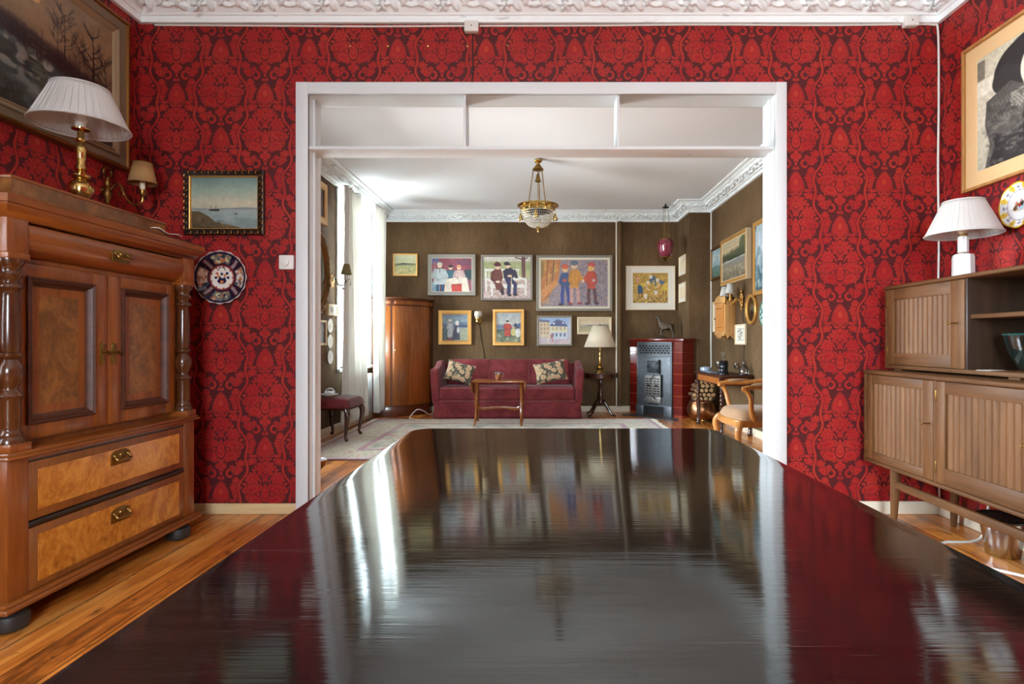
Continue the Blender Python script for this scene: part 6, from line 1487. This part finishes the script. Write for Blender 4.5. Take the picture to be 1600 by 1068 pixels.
def glassware(kind,label,loc,prof,parts=(),group=None,cat='glass'):
    t=thing(kind,label,cat,loc,0,group); mb=MB(); mb.lathe(prof,24); mb.build('body',M['clear'],t,60)
    for (nm,p,mt) in parts: mb=MB(); mb.lathe(p,16); mb.build(nm,mt,t,60)
    return t
glassware('decanter','clear glass decanter with round stopper behind the black vase',(2.02,6.30,TT),[(0.045,0),(0.05,0.01),(0.05,0.08),(0.035,0.11),(0.014,0.13),(0.014,0.185),(0.02,0.19)],[('stopper',[(0.008,0.185),(0.010,0.195),(0.018,0.205),(0.022,0.22),(0.018,0.236),(0,0.242)],M['clear'])],cat='decanter')
gp=[(0.026,0),(0.026,0.003),(0.005,0.008),(0.004,0.04),(0.012,0.05),(0.028,0.07),(0.031,0.10),(0.028,0.125),(0.027,0.125),(0.029,0.10),(0.026,0.072),(0,0.055)]
glassware('wine_glass','stemmed glass on the side table between the blue box and the decanter',(2.07,6.62,TT),gp,cat='glass')
glassware('wine_glass','stemmed glass on the side table just behind the decanter',(2.09,6.42,TT),gp,cat='glass')
glassware('wine_glass','stemmed glass on the side table between the vase and the stoppered bottle',(2.14,6.20,TT),gp,cat='glass')
glassware('decanter','square shouldered glass bottle with pointed stopper at the wall end of the side table',(2.165,6.05,TT),[(0.045,0),(0.048,0.006),(0.046,0.075),(0.03,0.092),(0.012,0.10),(0.012,0.118),(0.018,0.12)],[('stopper',[(0.008,0.116),(0.014,0.125),(0.010,0.14),(0.004,0.16),(0,0.165)],M['clear']),('base_ring',[(0.046,0),(0.052,0.003),(0.052,0.012),(0.046,0.014)],M['steel_dark'])],cat='decanter')

# armchair (faces -x)
ac=thing('armchair','carved honey-coloured armchair with sand upholstery just inside the doorway','chair',(1.60,4.86,0),-90)
W=0.29
def ctube(mb,pts,rs,n=6):
    p=bez(pts,n); m=len(p); k=len(rs)-1; mb.tube(p,[rs[min(int(i/(m-1)*k),k-1)]*(1-((i/(m-1)*k)%1 if i<m-1 else 1))+rs[min(int(i/(m-1)*k)+1,k)]*((i/(m-1)*k)%1 if i<m-1 else 1) for i in range(m)],10)
mb=MB()
front=[(-W,-0.0),(-W*0.6,-0.035),(0,-0.05),(W*0.6,-0.035),(W,0.0)]
poly=front+[(W*0.86,0.46),(-W*0.86,0.46)]; mb.prism(poly,0.305,0.365,'xy',0.012,3); mb.build('seat_frame',M['beech'],ac)
mb=MB()
def seatf(u,v):
    a=2*u-1; yy=-0.05+0.52*v; wx=W*(1-0.14*v)*0.985; x=a*wx
    e=max(0,(1-a**6)*(1-(2*v-1)**6))**0.5; y2=yy+0.02+ (0.05*a*a*(1-v)); return (x,y2 if v<1 else yy,0.362+0.085*e)
mb.grid(seatf,20,18); mb.build('seat',M['chair_cloth'],ac,80)
for s in (-1,1):
    mb=MB(); ctube(mb,[(s*(W-0.02),0.015,0.34),(s*(W+0.005),-0.012,0.28),(s*(W-0.01),-0.002,0.16),(s*(W-0.02),0.0,0.05),(s*(W-0.01),-0.02,0.012)],[0.029,0.030,0.020,0.015,0.017]); mb.build('leg',M['beech'],ac)
    mb=MB(); ctube(mb,[(s*(W*0.86-0.02),0.44,0.36),(s*(W*0.86-0.01),0.45,0.2),(s*(W*0.86-0.0),0.50,0.012)],[0.026,0.02,0.016]); mb.build('leg',M['beech'],ac)
    mb=MB(); ctube(mb,[(s*(W-0.035),0.13,0.36),(s*(W-0.01),0.10,0.45),(s*(W+0.015),0.085,0.54),(s*(W+0.02),0.055,0.60),(s*(W+0.01),0.02,0.618)],[0.032,0.020,0.019,0.019,0.022]); ctube(mb,[(s*(W+0.01),0.02,0.618),(s*(W+0.01),0.10,0.635),(s*(W-0.01),0.26,0.635),(s*(W*0.86),0.46,0.66)],[0.022,0.018,0.018,0.020]); am=mb.build('arm',M['beech'],ac)
    mb=MB(); mb.ell((s*(W+0.004),0.19,0.650),(0.026,0.10,0.018),14,10); mb.build('arm_pad',M['chair_cloth'],am)
mb=MB(); ctube(mb,[(-W*0.84,0.44,0.36),(-W*0.88,0.49,0.60),(-W*0.90,0.54,0.85),(-W*0.55,0.56,0.96),(0,0.565,0.985),(W*0.55,0.56,0.96),(W*0.90,0.54,0.85),(W*0.88,0.49,0.60),(W*0.84,0.44,0.36)],[0.024]*9); mb.build('back_frame',M['beech'],ac)
mb=MB(); mb.T=Matrix.Translation((0,0.505,0.68)) @ Matrix.Rotation(R(-13),4,'X'); pillow(mb,W*1.62,0.50,0.09,16); mb.build('backrest',M['chair_cloth'],ac,80)

# stool by the window
sl=thing('footstool','low wine velvet stool with dark cabriole legs by the curtains','stool',(-2.055,5.74,0.0))
mb=MB(); mb.box(-0.17,0.17,-0.24,0.24,0.315,0.36,0.014,3); mb.build('seat_frame',M['dark_wood'],sl)
mb=MB(); 
def stf(u,v):
    a,b=2*u-1,2*v-1; e=max(0,(1-a**8)*(1-b**8))**0.35; return (a*0.185,b*0.255,0.345+0.095*e*(1-0.12*(a*a+b*b)/2))
mb.grid(stf,18,20); mb.build('seat',M['velvet_red'],sl,80)
for sx in (-1,1):
    for sy in (-1,1):
        mb=MB(); ctube(mb,[(sx*0.145,sy*0.21,0.34),(sx*0.165,sy*0.232,0.27),(sx*0.150,sy*0.215,0.14),(sx*0.138,sy*0.205,0.06),(sx*0.155,sy*0.222,0.024)],[0.028,0.028,0.018,0.013,0.017]); mb.build('leg',M['dark_wood'],sl)
sl.location=(-2.055,5.74,0.0115)
t=thing('dish','white porcelain basket dish on the end of the velvet stool','dish',(-2.105,5.62,0.4530))
mb=MB(); mb.lathe([(0.045,0),(0.05,0.005),(0.07,0.02),(0.085,0.03),(0.082,0.034),(0.06,0.024),(0,0.014)],28,mod=lambda t,k:1+0.04*math.cos(9*t)); mb.build('saucer',M['china'],t)
mb=MB()
for k in range(9): a=2*PI*k/9; mb.ell((0.03*math.cos(a),0.03*math.sin(a),0.040+0.008*(k%2)),(0.022,0.02,0.014),10,6)
mb.tube(bez([(-0.05,0,0.03),(-0.03,0,0.075),(0.02,0,0.085),(0.055,0,0.05)],5),0.006,6); mb.build('flowers',M['china'],t)
t=thing('footed_bowl','small brass footed bowl on the floor behind the white doorway casing','bowl',(-1.64,4.12,0))
mb=MB(); mb.lathe([(0.035,0.0),(0.035,0.006),(0.010,0.012),(0.012,0.03),(0.020,0.042),(0.010,0.052),(0.03,0.07),(0.062,0.10),(0.070,0.135),(0.072,0.14),(0.067,0.14),(0.058,0.10),(0.0,0.08)],28); mb.build('bowl',M['brass_old'],t,60); mb=MB(); mb.lathe([(0.071,0.138),(0.075,0.142),(0.071,0.146),(0.067,0.142)],28); mb.build('rim',M['china'],t)
# ------------------------------------------------------------------ things on the far room walls
def bw(x0,y0,x1,y1,Y=8.09):
    k=Y/884.0; return ((x0+x1)/2-846)*k, 1+(534-(y0+y1)/2)*k, (x1-x0)*k, (y1-y0)*k
def flat(fw,d,lip=0.006): return [(0,0),(0,d),(0.004,d+0.003),(fw*0.55,d+0.002),(fw-lip,d-0.006),(fw-lip,d-0.002),(fw,d-0.003),(fw,d-0.012)]
def back_pic(px,label,fw,fm,paint,oil=None,name='framed_painting',board=None,d=0.028,mids=None,cat='picture',res=280):
    x,z,w,h=bw(*px)
    return picture(name,label,(x,YB-0.003,z),0,w,h,flat(fw,d),fm,paint,oil or M['oil'],cat,board=board,px=res,mids=mids,cy=d-0.010)
gs=[M['frame_silver'],M['frame_grey'],M['linen']]
back_pic((614,396,652.5,431),'small green landscape in a thin gilt frame above the corner cupboard',0.022,M['gilt'],p_small_land)
back_pic((668.5,397,743.3,461.5),'grey framed painting of three people at a white table',0.058,gs,p_cafe,mids=[1,1,0,0,0,2,2])
back_pic((751.7,398,832,469),'grey framed painting of an old couple on a white bench',0.030,gs,p_bench,mids=[1,1,0,1,0,0,0])
back_pic((838,398.6,956.7,485.7),'large grey framed painting of three children running hand in hand',0.066,gs,p_kids,mids=[1,1,1,2,2,2,2],res=300)
back_pic((685,484.6,737,538),'gilt framed blue painting of women in headscarves above the sofa',0.058,M['gilt'],p_blue)
back_pic((770,483,819,539.5),'gilt framed painting of a woman in a long red dress',0.050,M['gilt'],p_red)
back_pic((839,493,893.7,540),'small silver framed painting of pale town houses',0.032,gs,p_houses,mids=[1,1,1,0,0,2,2])
back_pic((902,495,955.5,522),'small cream framed beach landscape partly behind the brass lamp shade',0.036,M['frame_cream'],p_beige)
back_pic((978,415,1055,484),'cream mounted print of potato pickers above the tiled stove',0.012,M['frame_cream'],p_potato,M['print'],'framed_print',(M['passe_w'],0.092),0.022)

# wall sconce with milk glass and its flex
s=thing('wall_sconce','brass wall sconce with a milk glass shade between the two gilt framed paintings','lamp',(-0.895,YB,1.335))
mb=MB(); mb.lathe([(0.052,0),(0.050,0.010),(0.036,0.022),(0.012,0.028),(0.010,0.05)],24,(0,0,-0.035),'y'); mb.tube(bez([(0,-0.04,-0.035),(0,-0.085,-0.045),(0,-0.09,-0.02)],5),0.008,8); mb.lathe([(0.012,-0.03),(0.040,-0.02),(0.046,0.0),(0.046,0.012),(0.04,0.014)],20,(0,-0.09,0)); mb.build('bracket',M['brass'],s)
mb=MB(); mb.lathe([(0.043,0.012),(0.054,0.04),(0.056,0.06),(0.050,0.095),(0.046,0.100)],24,(0,-0.09,0),mod=lambda t,k:1+0.02*math.cos(12*t)); mb.f=[f for f in mb.f if len(f)==4]; mb.mi=[0]*len(mb.f); o=mb.build('lamp_shade',M['milk_glass'],s,60); solidify(o,0.003)
wire('lamp_cord','thin dark flex hanging from the milk glass sconce down behind the sofa',[(-0.888,YB-0.008,1.245),(-0.878,YB-0.008,1.17),(-0.868,YB-0.008,1.05),(-0.84,YB-0.008,0.93),(-0.822,YB-0.008,0.84),(-0.822,YB-0.008,0.72)],0.004,M['cable_dark'],'cable')
wire('lamp_cord','white flex curling on the floor between the corner cupboard and the sofa',[(-1.50,7.92,0.006),(-1.50,7.62,0.02),(-1.56,7.44,0.10),(-1.63,7.40,0.115),(-1.69,7.38,0.055),(-1.72,7.365,0.007),(-1.66,7.355,0.006)],0.006,M['cable_white'],'cable')

# pictures and ornaments on the right wall (face -x)
RX_=GR-0.003
def right_pic(y0,y1,z0,z1,label,fw,fm,paint,d=0.03,oil=None,name='framed_painting',board=None,mids=None,res=240):
    return picture(name,label,(RX_,(y0+y1)/2,(z0+z1)/2),-90,abs(y1-y0),z1-z0,flat(fw,d),fm,paint,oil or M['oil'],board=board,px=res,mids=mids,cy=d-0.010)
right_pic(6.985,7.47,1.80,2.215,'gilt framed blue-green landscape nearest the chimney breast',0.030,M['gilt_old'],p_sky,0.022)
right_pic(6.08,6.96,1.685,2.23,'deep cream and gilt framed river landscape above the pine wall cupboard',0.050,[M['gilt'],M['frame_cream']],p_river,0.055,mids=[1,1,0,0,1,1,1])
right_pic(5.05,5.965,1.485,2.25,'large gilt framed wave painting partly hidden by the doorway casing',0.048,M['gilt'],p_wave,0.03)
right_pic(6.99,7.40,1.13,1.52,'cream framed grey sketch half hidden by the pine wall cupboard',0.014,M['frame_cream'],p_greysketch,0.02,M['print'],'framed_print')
right_pic(6.215,6.55,0.97,1.20,'cream framed ink drawing below the gilt sconce',0.016,M['frame_cream'],p_ink,0.02,M['print'],'framed_print',(M['passe_w'],0.03))
def chim_pic(y0,y1,z0,z1,label,paint):
    return picture('framed_print',label,(CHX-0.003,(y0+y1)/2,(z0+z1)/2),-90,y1-y0,z1-z0,flat(0.012,0.014,0.003),M['frame_cream'],paint,M['print'],board=(M['passe_w'],0.05),px=240,cy=0.006)
chim_pic(7.68,8.02,1.925,2.195,'small cream framed blue sketch, upper of two on the chimney side',p_bluesketch)
chim_pic(7.68,8.02,1.55,1.82,'small cream framed green sketch, lower of two on the chimney side',p_greensketch)
# pine wall cupboard
w=thing('wall_cupboard','small pale pine wall cupboard with arched crest behind the double sconce','cabinet',(2.133,6.765,1.04),-90)
mb=MB(); mb.box(-0.195,0.195,0.0,0.124,0.06,0.44,0.002); mb.box(-0.21,0.21,-0.012,0.124,0.42,0.445,0.004); mb.box(-0.205,0.205,-0.008,0.124,0.05,0.068,0.004); mb.build('carcass',M['pine'],w)
mb=MB(); mb.prism([(-0.205,0.444)]+[(0.205*math.cos(a)*-1,0.444+0.075*math.sin(a)) for a in frange(0.15,PI-0.15,12)]+[(0.205,0.444)],0.0,0.016,'xz',0.002); mb.build('crest',M['pine'],w)
for x in (-0.186,0.186):
    mb=MB(); mb.prism([(0.0,0.055),(0.124,0.055),(0.124,-0.02),(0.10,0.0),(0.06,0.035),(0.03,0.0)],x-0.009,x+0.009,'yz',0.001); mb.build('bracket',M['pine'],w)
mb=MB(); mb.prism([(-0.18,0.055),(0.18,0.055),(0.15,0.03),(0.06,0.03),(0.0,-0.01),(-0.06,0.03),(-0.15,0.03)],0.0,0.012,'xz',0.001); mb.build('apron',M['pine'],w)
mb=MB(); mb.rect_frame(0.30,0.31,[(0,0),(0,0.012),(0.038,0.012),(0.042,0.004),(0.046,0.004)]); mb.box(-0.11,0.11,-0.004,0,-0.115,0.115); mb.v=[(p[0],p[1],p[2]+0.245) for p in mb.v]; d=mb.build('door',wood('orange_pine',lin(186,116,52),lin(214,150,82),'z',0.8,0.35),w); mb=MB(); mb.ell((-0.13,-0.022,0.24),0.010,10,8); mb.build('knob',M['brass_old'],d)
# gilt double sconce
s=thing('wall_sconce','gilt double wall sconce with two white shades beside the oval gilt mirror','lamp',(GR,6.34,1.455),-90)
mb=MB(); 
for (x,z,r) in ((0,0.07,0.030),(0,0.02,0.040),(0,-0.04,0.030),(0,0.11,0.020),(0.02,0.05,0.025),(-0.02,0.05,0.025),(0.02,-0.01,0.025),(-0.02,-0.01,0.025),(0,-0.085,0.016)): mb.ell((x,-0.016,z),(r,0.014,r),12,8)
mb.build('backplate',M['gilt'],s)
for (sx,dz) in ((-1,0.0),(1,0.015)):
    ex,ey,ez=sx*0.095,-0.175,0.02+dz
    mb=MB(); mb.tube(bez([(0,-0.02,0.0),(sx*0.03,-0.07,0.03),(sx*0.06,-0.10,-0.02),(sx*0.085,-0.15,-0.045),(ex,ey,-0.02+dz)],6),0.007,8); mb.lathe([(0.006,ez-0.045),(0.020,ez-0.03),(0.018,ez-0.01),(0.010,ez-0.008),(0.010,ez+0.06)],14,(ex,ey,0)); am=mb.build('arm',M['gilt'],s)
    mb=MB(); mb.lathe([(0.056,ez+0.045),(0.034,ez+0.150)],30,(ex,ey,0)); mb.f=[f for f in mb.f if len(f)==4]; mb.mi=[0]*len(mb.f); o=mb.build('lamp_shade',M['shade_white'],s); solidify(o,0.0015)
# small oval gilt mirror
def oval_mirror(label,loc,rz,ry,rzz,fw,fm,glass,knobs=0):
    t=thing('oval_mirror',label,'mirror',loc,rz)
    n=56; prof=[(0,0.0),(0,0.022),(fw*0.3,0.034),(fw*0.7,0.026),(fw,0.022),(fw,0.006)]
    vs=[];m=len(prof)
    for i in range(n):
        a=2*PI*i/n
        for (ins,d) in prof: vs.append(((ry-ins)*math.cos(a),-d,(rzz-ins)*math.sin(a)))
    fs=[(i*m+j,((i+1)%n)*m+j,((i+1)%n)*m+j+1,i*m+j+1) for i in range(n) for j in range(m-1)]
    mb=MB(); mb.add(vs,fs)
    for k in range(knobs):
        a=2*PI*k/knobs; mb.ell(((ry-fw*0.35)*math.cos(a),-0.032,(rzz-fw*0.35)*math.sin(a)),(fw*0.22,0.010,fw*0.22),8,6)
    mb.build('frame',fm,t)
    mb=MB(); pts=[((ry-fw+0.002)*math.cos(2*PI*i/n),(rzz-fw+0.002)*math.sin(2*PI*i/n)) for i in range(n)]; mb.prism(pts,-0.010,-0.006,'xz'); mb.build('mirror_glass',glass,t); return t
oval_mirror('small oval mirror in a knobbly gilt frame on the wall of small pictures',(GR-0.001,6.045,1.350),-90,0.143,0.165,0.036,M['gilt'],M['mirror_old'],30)
t=thing('wall_plate','green and white painted plate half hidden behind the doorway casing','plate',(GR-0.004,5.645,1.285),-90)
polar_plate('plate',[(0.0005,0.0),(0.09,0.0),(0.145,0.016),(0.153,0.022),(0.15,0.023)]+[(0.15-0.003*i,0.022-0.0009*i) for i in range(1,17)]+[(0.10-0.004*i,0.007) for i in range(0,25)]+[(0.0005,0.007)],64,p_green_plate,M['glaze'],t)
wire('electric_cord','white cable running down the wall beside the chimney breast',[(GR-0.012,7.49,2.715),(GR-0.012,7.485,2.60),(GR-0.012,7.495,2.2),(GR-0.012,7.490,1.7),(GR-0.012,7.497,1.2),(GR-0.012,7.49,0.70),(GR-0.012,7.49,0.10)],0.011,M['cable_white'])
wire('lamp_cord','dark flex hanging from the gilt double sconce to the side table',[(GR-0.007,6.33,1.36),(GR-0.007,6.335,1.28),(GR-0.007,6.325,1.22)],0.004,M['cable_dark'],'cable')
wire('lamp_cord','dark flex running down the wall below the framed ink drawing',[(GR-0.007,6.30,0.965),(GR-0.007,6.305,0.85),(GR-0.007,6.30,0.70)],0.004,M['cable_dark'],'cable')

# left wall (faces +x)
LX=GL+0.003
def left_pic(y0,y1,z0,z1,label,fw,fm,paint,d=0.03,name='framed_painting',oil=None,board=None,tilt=0):
    return picture(name,label,(LX,(y0+y1)/2,(z0+z1)/2),90,y1-y0,z1-z0,flat(fw,d),fm,paint,oil or M['oil'],board=board,px=200,cy=d-0.010)
left_pic(5.45,5.90,2.21,2.63,'gilt framed dark painting high on the window wall of the far room',0.07,M['gilt'],p_dark,0.035)
left_pic(5.50,5.925,0.965,1.225,'thin cream framed dark painting above the velvet stool',0.024,M['frame_cream'],p_dark,0.022)
left_pic(5.95,6.23,1.285,1.405,'small cream framed print under the crystal sconce',0.014,M['frame_cream'],p_ink,0.03,'framed_print',M['print'],(M['passe_w'],0.018))
oval_mirror('large oval mirror in a dark and gilt frame on the window wall',(GL+0.001,5.69,1.706),90,0.315,0.425,0.085,M['gilt_old'],M['mirror'],34)
for nm,z in (('topmost',1.174),('middle',1.007),('lowest',0.840)):
    t=thing('wall_medallion','round white porcelain medallion above the stool, '+nm+' of the three','medallion',(GL+0.003,6.04,z),90,'white medallions in a column')
    polar_plate('medallion',[(0.0005,0.0),(0.06,0.0),(0.074,0.010),(0.075,0.014),(0.072,0.015)]+[(0.072-0.003*i,0.0145-0.0003*i) for i in range(1,22)]+[(0.0005,0.008)],40,p_medal,M['bisque'],t)
s=thing('wall_sconce','crystal hung wall sconce with an olive shade between the oval mirror and the curtain','lamp',(GL,6.10,1.66),90)
mb=MB(); mb.lathe([(0.045,0),(0.04,0.012),(0.02,0.02),(0.010,0.03)],20,axis='y'); 
for k in range(6): a=2*PI*k/6; mb.ell((0.04*math.cos(a),-0.012,0.055*math.sin(a)),(0.02,0.010,0.026),8,6)
mb.build('backplate',M['gilt'],s)
mb=MB(); mb.tube(bez([(0,-0.02,0.01),(-0.02,-0.05,0.055),(-0.04,-0.07,0.02),(-0.05,-0.10,-0.05),(-0.08,-0.17,-0.05),(-0.10,-0.20,0.0)],6),0.008,8); mb.lathe([(0.008,-0.01),(0.036,0.0),(0.04,0.008),(0.012,0.012),(0.012,0.06)],18,(-0.10,-0.20,0)); mb.build('arm',M['steel'],s)
mb=MB(); mb.lathe([(0.055,0.055),(0.045,0.10),(0.036,0.14),(0.032,0.165)],28,(-0.10,-0.20,0),mod=lambda t,k:1+0.02*math.cos(14*t)); mb.f=[f for f in mb.f if len(f)==4]; mb.mi=[0]*len(mb.f); o=mb.build('lamp_shade',M['shade_olive'],s,60); solidify(o,0.0015)
for (x,y,z) in ((-0.085,-0.24,-0.035),(-0.125,-0.19,-0.045),(-0.03,-0.075,-0.085),(-0.10,-0.165,-0.085),(-0.02,-0.06,0.02)):
    mb=MB(); mb.lathe([(0.001,0.028),(0.005,0.02),(0.006,0.012)],8,(x,y,z)); mb.lathe([(0.001,-0.030),(0.011,-0.015),(0.008,0.0),(0.001,0.010)],8,(x,y,z)); mb.build('crystal_drop',M['crystal'],s,10)

# ------------------------------------------------------------------ curtains and radiator
def curtain(label,x,ya,yb,yc,yd,z0,z1,folds,amp,seed):
    r=random.Random(seed); ph=r.random()*6
    def fn(u,v):
        k=v**1.15; y=(ya+(yb-ya)*u)*(k)+(yc+(yd-yc)*u)*(1-k)
        a=amp*(1.0-0.35*v); f=math.sin(2*PI*folds*u+ph+0.5*math.sin(3*v))+0.35*math.sin(2*PI*folds*2.3*u+1.3*ph+v)
        return (x+a*f+0.02*(1-v)*math.sin(5*u+ph), y, z0+(z1-z0)*v)
    t=thing('curtain',label,'curtain',(0,0,0)); mb=MB(); mb.grid(fn,130,26); o=mb.build('drape',M['curtain'],t,80); solidify(o,0.003)
    mb=MB(); mb.tube([(fn(u,1)[0],fn(u,1)[1],z1-0.012) for u in frange(0,1,60)],0.010,6); mb.build('heading_tape',M['curtain'],t,80)
    return t
curtain('long ivory curtain at the near side of the far room window, flaring at the floor',-2.125,6.11,6.63,6.03,6.96,0.115,2.70,5,0.036,2)
curtain('narrow ivory curtain between the far room window and the corner cupboard',-2.060,6.93,7.44,6.97,7.34,0.125,2.70,5,0.036,8)
rd=thing('radiator','white panel radiator under the far room window behind the curtains','radiator',(GL+0.004,6.90,0.12),90)
mb=MB()
for k in range(13): mb.box(-0.48+k*0.072,-0.48+k*0.072+0.060,-0.075,-0.02,0.0,0.48,0.012,2)
mb.box(-0.48,0.44,-0.06,-0.03,0.03,0.07); mb.box(-0.48,0.44,-0.06,-0.03,0.41,0.45); mb.build('fins',M['white'],rd); mb=MB(); mb.box(-0.4,-0.36,-0.022,0,0.1,0.4); mb.box(0.36,0.4,-0.022,0,0.1,0.4); mb.build('bracket',M['white'],rd)
mb=MB(); mb.tube(bez([(-0.47,-0.045,0.05),(-0.53,-0.045,0.04),(-0.55,-0.045,-0.10)],4),0.009,8); mb.lathe([(0.02,-0.01),(0.022,0.02),(0.018,0.05)],14,(-0.53,-0.045,0.03)); mb.build('valve',M['white'],rd)

# ------------------------------------------------------------------ chandelier
ch=thing('chandelier','brass and crystal basket chandelier hanging on three chains in the far room','lamp',(-0.035,5.72,0))
mb=MB(); mb.lathe([(0.012,2.850),(0.034,2.842),(0.040,2.826),(0.030,2.812),(0.012,2.806),(0.010,2.800)],20); mb.build('ceiling_ball',M['brass'],ch)
mb=MB(); mb.lathe([(0.010,2.800),(0.024,2.790),(0.040,2.765),(0.056,2.748),(0.058,2.738),(0.040,2.732),(0.0,2.730)],24); mb.build('canopy',M['brass_old'],ch)
mb=MB(); mb.tube([(0,0,2.735),(0,0,2.70)],0.004,6); mb.lathe([(0.006,2.70),(0.016,2.69),(0.020,2.66),(0.030,2.625),(0.031,2.62),(0.0,2.632)],18,mod=lambda t,k:1+0.06*math.cos(6*t)*(k>2)); mb.tube([(0,0,2.63),(0,0,2.40)],0.003,6); mb.build('centre_bell',M['brass_old'],ch)
for k in range(3):
    a=R(80+120*k); mb=MB(); n=24
    for i in range(n):
        q=(i+0.5)/n; r=0.050*(1-q)+0.098*q; z=2.742+(2.405-2.742)*q; c_=(r*math.cos(a),r*math.sin(a),z); ax=a+(PI/2 if i%2 else 0)
        mb.tube([(c_[0]+0.0052*math.cos(ax)*math.cos(b),c_[1]+0.0052*math.sin(ax)*math.cos(b),c_[2]+0.0105*math.sin(b)) for b in frange(0,2*PI*7/8,8)],0.0022,5,True)
    mb.lathe([(0.012,2.37),(0.008,2.385),(0.003,2.41)],10,(0.10*math.cos(a),0.10*math.sin(a),0)); mb.build('chain',M['brass_old'],ch)
mb=MB(); mb.lathe([(0.150,2.318),(0.155,2.322),(0.156,2.352),(0.165,2.358),(0.200,2.368),(0.210,2.374),(0.209,2.380),(0.190,2.378),(0.150,2.372),(0.148,2.330),(0.150,2.318)],56); 
for k in range(12): a=2*PI*k/12; mb.ell((0.157*math.cos(a),0.157*math.sin(a),2.337),(0.012,0.012,0.012),8,6)
mb.build('rim',M['brass'],ch)
mb=MB()
def bead(c,r,h): 
    n=5; v=[(c[0],c[1],c[2]-h),(c[0],c[1],c[2]+h)]+[(c[0]+r*math.cos(2*PI*i/n),c[1]+r*math.sin(2*PI*i/n),c[2]) for i in range(n)]
    mb.add(v,[(0,2+(i+1)%n,2+i) for i in range(n)]+[(1,2+i,2+(i+1)%n) for i in range(n)])
rows=11
for j in range(rows):
    q=j/(rows-1); z=2.315-0.150*math.sin(q*PI/2*0.98); r=0.150*math.cos(q*PI/2*0.93)**0.7
    n=max(6,int(2*PI*r/0.019))
    for i in range(n): a=2*PI*(i+0.5*(j%2))/n; bead((r*math.cos(a),r*math.sin(a),z),0.0085,0.010)
mb.build('crystal_basket',M['crystal'],ch,5)
mb=MB(); mb.lathe([(0.001,2.105),(0.008,2.118),(0.006,2.130),(0.012,2.140),(0.010,2.150),(0.028,2.160),(0.034,2.168),(0.0,2.172)],18); mb.build('finial',M['brass'],ch)
for k,a in enumerate((R(-96),R(-12),R(84),R(188))):
    rr=0.176; c_=(rr*math.cos(a),rr*math.sin(a),0)
    zt=2.355 if k!=0 else 2.345
    mb=MB(); mb.tube([(c_[0],c_[1],zt),(c_[0],c_[1],2.275)],0.003,6); mb.lathe([(0.004,2.290),(0.012,2.282),(0.018,2.255),(0.026,2.225),(0.024,2.222),(0.0,2.232)],18,c_,mod=lambda t,k:1+0.08*math.cos(6*t)*(k>2)); hl=mb.build('lamp_holder',M['brass'],ch,60)
    mb=MB(); mb.ell((c_[0],c_[1],2.213),(0.018,0.018,0.022),14,10); mb.build('bulb',M['clear'],hl)
# ------------------------------------------------------------------ camera, daylight
cam=bpy.data.cameras.new('camera'); co=bpy.data.objects.new('camera',cam); COL.objects.link(co); SC.camera=co
co.location=(0,0,1.0); co.rotation_euler=(R(90),0,0); cam.sensor_width=36.0; cam.lens=36.0*884/1600; cam.shift_x=-46.0/1600; cam.shift_y=0.0; cam.clip_start=0.02
w=bpy.data.worlds.new('overcast_sky'); SC.world=w; w.use_nodes=True; nt=w.node_tree; bg=nt.nodes['Background']
tc=nt.nodes.new('ShaderNodeTexCoord'); sx=nt.nodes.new('ShaderNodeSeparateXYZ'); nt.links.new(tc.outputs['Generated'],sx.inputs[0])
cr=nt.nodes.new('ShaderNodeValToRGB'); mr=nt.nodes.new('ShaderNodeMapRange'); mr.inputs[1].default_value=-1; mr.inputs[2].default_value=1; nt.links.new(sx.outputs[2],mr.inputs[0]); nt.links.new(mr.outputs[0],cr.inputs[0])
e=cr.color_ramp.elements; e[0].position=0.30; e[0].color=(0.44,0.44,0.44,1); e[1].position=0.62; e[1].color=(0.86,0.98,1.10,1); x=e.new(0.48); x.color=(0.61,0.63,0.66,1)
nt.links.new(cr.outputs[0],bg.inputs[0]); bg.inputs[1].default_value=SKY
def portal(x,y0,y1,z0,z1):
    l=bpy.data.lights.new('window_daylight','AREA'); l.shape='RECTANGLE'; l.size=y1-y0; l.size_y=z1-z0; l.cycles.is_portal=True
    o=bpy.data.objects.new('window_daylight',l); COL.objects.link(o); o.location=(x-0.27,(y0+y1)/2,(z0+z1)/2); o.rotation_euler=(0,R(-90),0)
    o.rotation_euler=(R(90),0,R(-90))
for (a,b,c,d) in WF: portal(FL,a,b,c,d)
for (a,b,c,d) in WG: portal(GL,a,b,c,d)
for (a,b,c,d) in WR:
    portal(FL,a,b,c,d); o=COL.objects[-1]; o.location=((a+b)/2,Y0-0.27,(c+d)/2); o.rotation_euler=(R(90),0,0)
vs=SC.view_settings; vs.view_transform='Standard'; vs.look='None'; vs.gamma=1.0; vs.exposure=EXPO; vs.use_curve_mapping=False
SC.cycles.use_denoising=True
try: SC.cycles.denoiser='OPENIMAGEDENOISE'; SC.cycles.denoising_input_passes='RGB_ALBEDO_NORMAL'
except Exception: pass
SC.cycles.use_adaptive_sampling=True; SC.cycles.adaptive_threshold=0.03
SC.cycles.max_bounces=7; SC.cycles.diffuse_bounces=4; SC.cycles.glossy_bounces=4; SC.cycles.transmission_bounces=4; SC.cycles.transparent_max_bounces=12
SC.cycles.sample_clamp_indirect=6.0; SC.cycles.caustics_reflective=False; SC.cycles.caustics_refractive=False
bpy.context.view_layer.update()
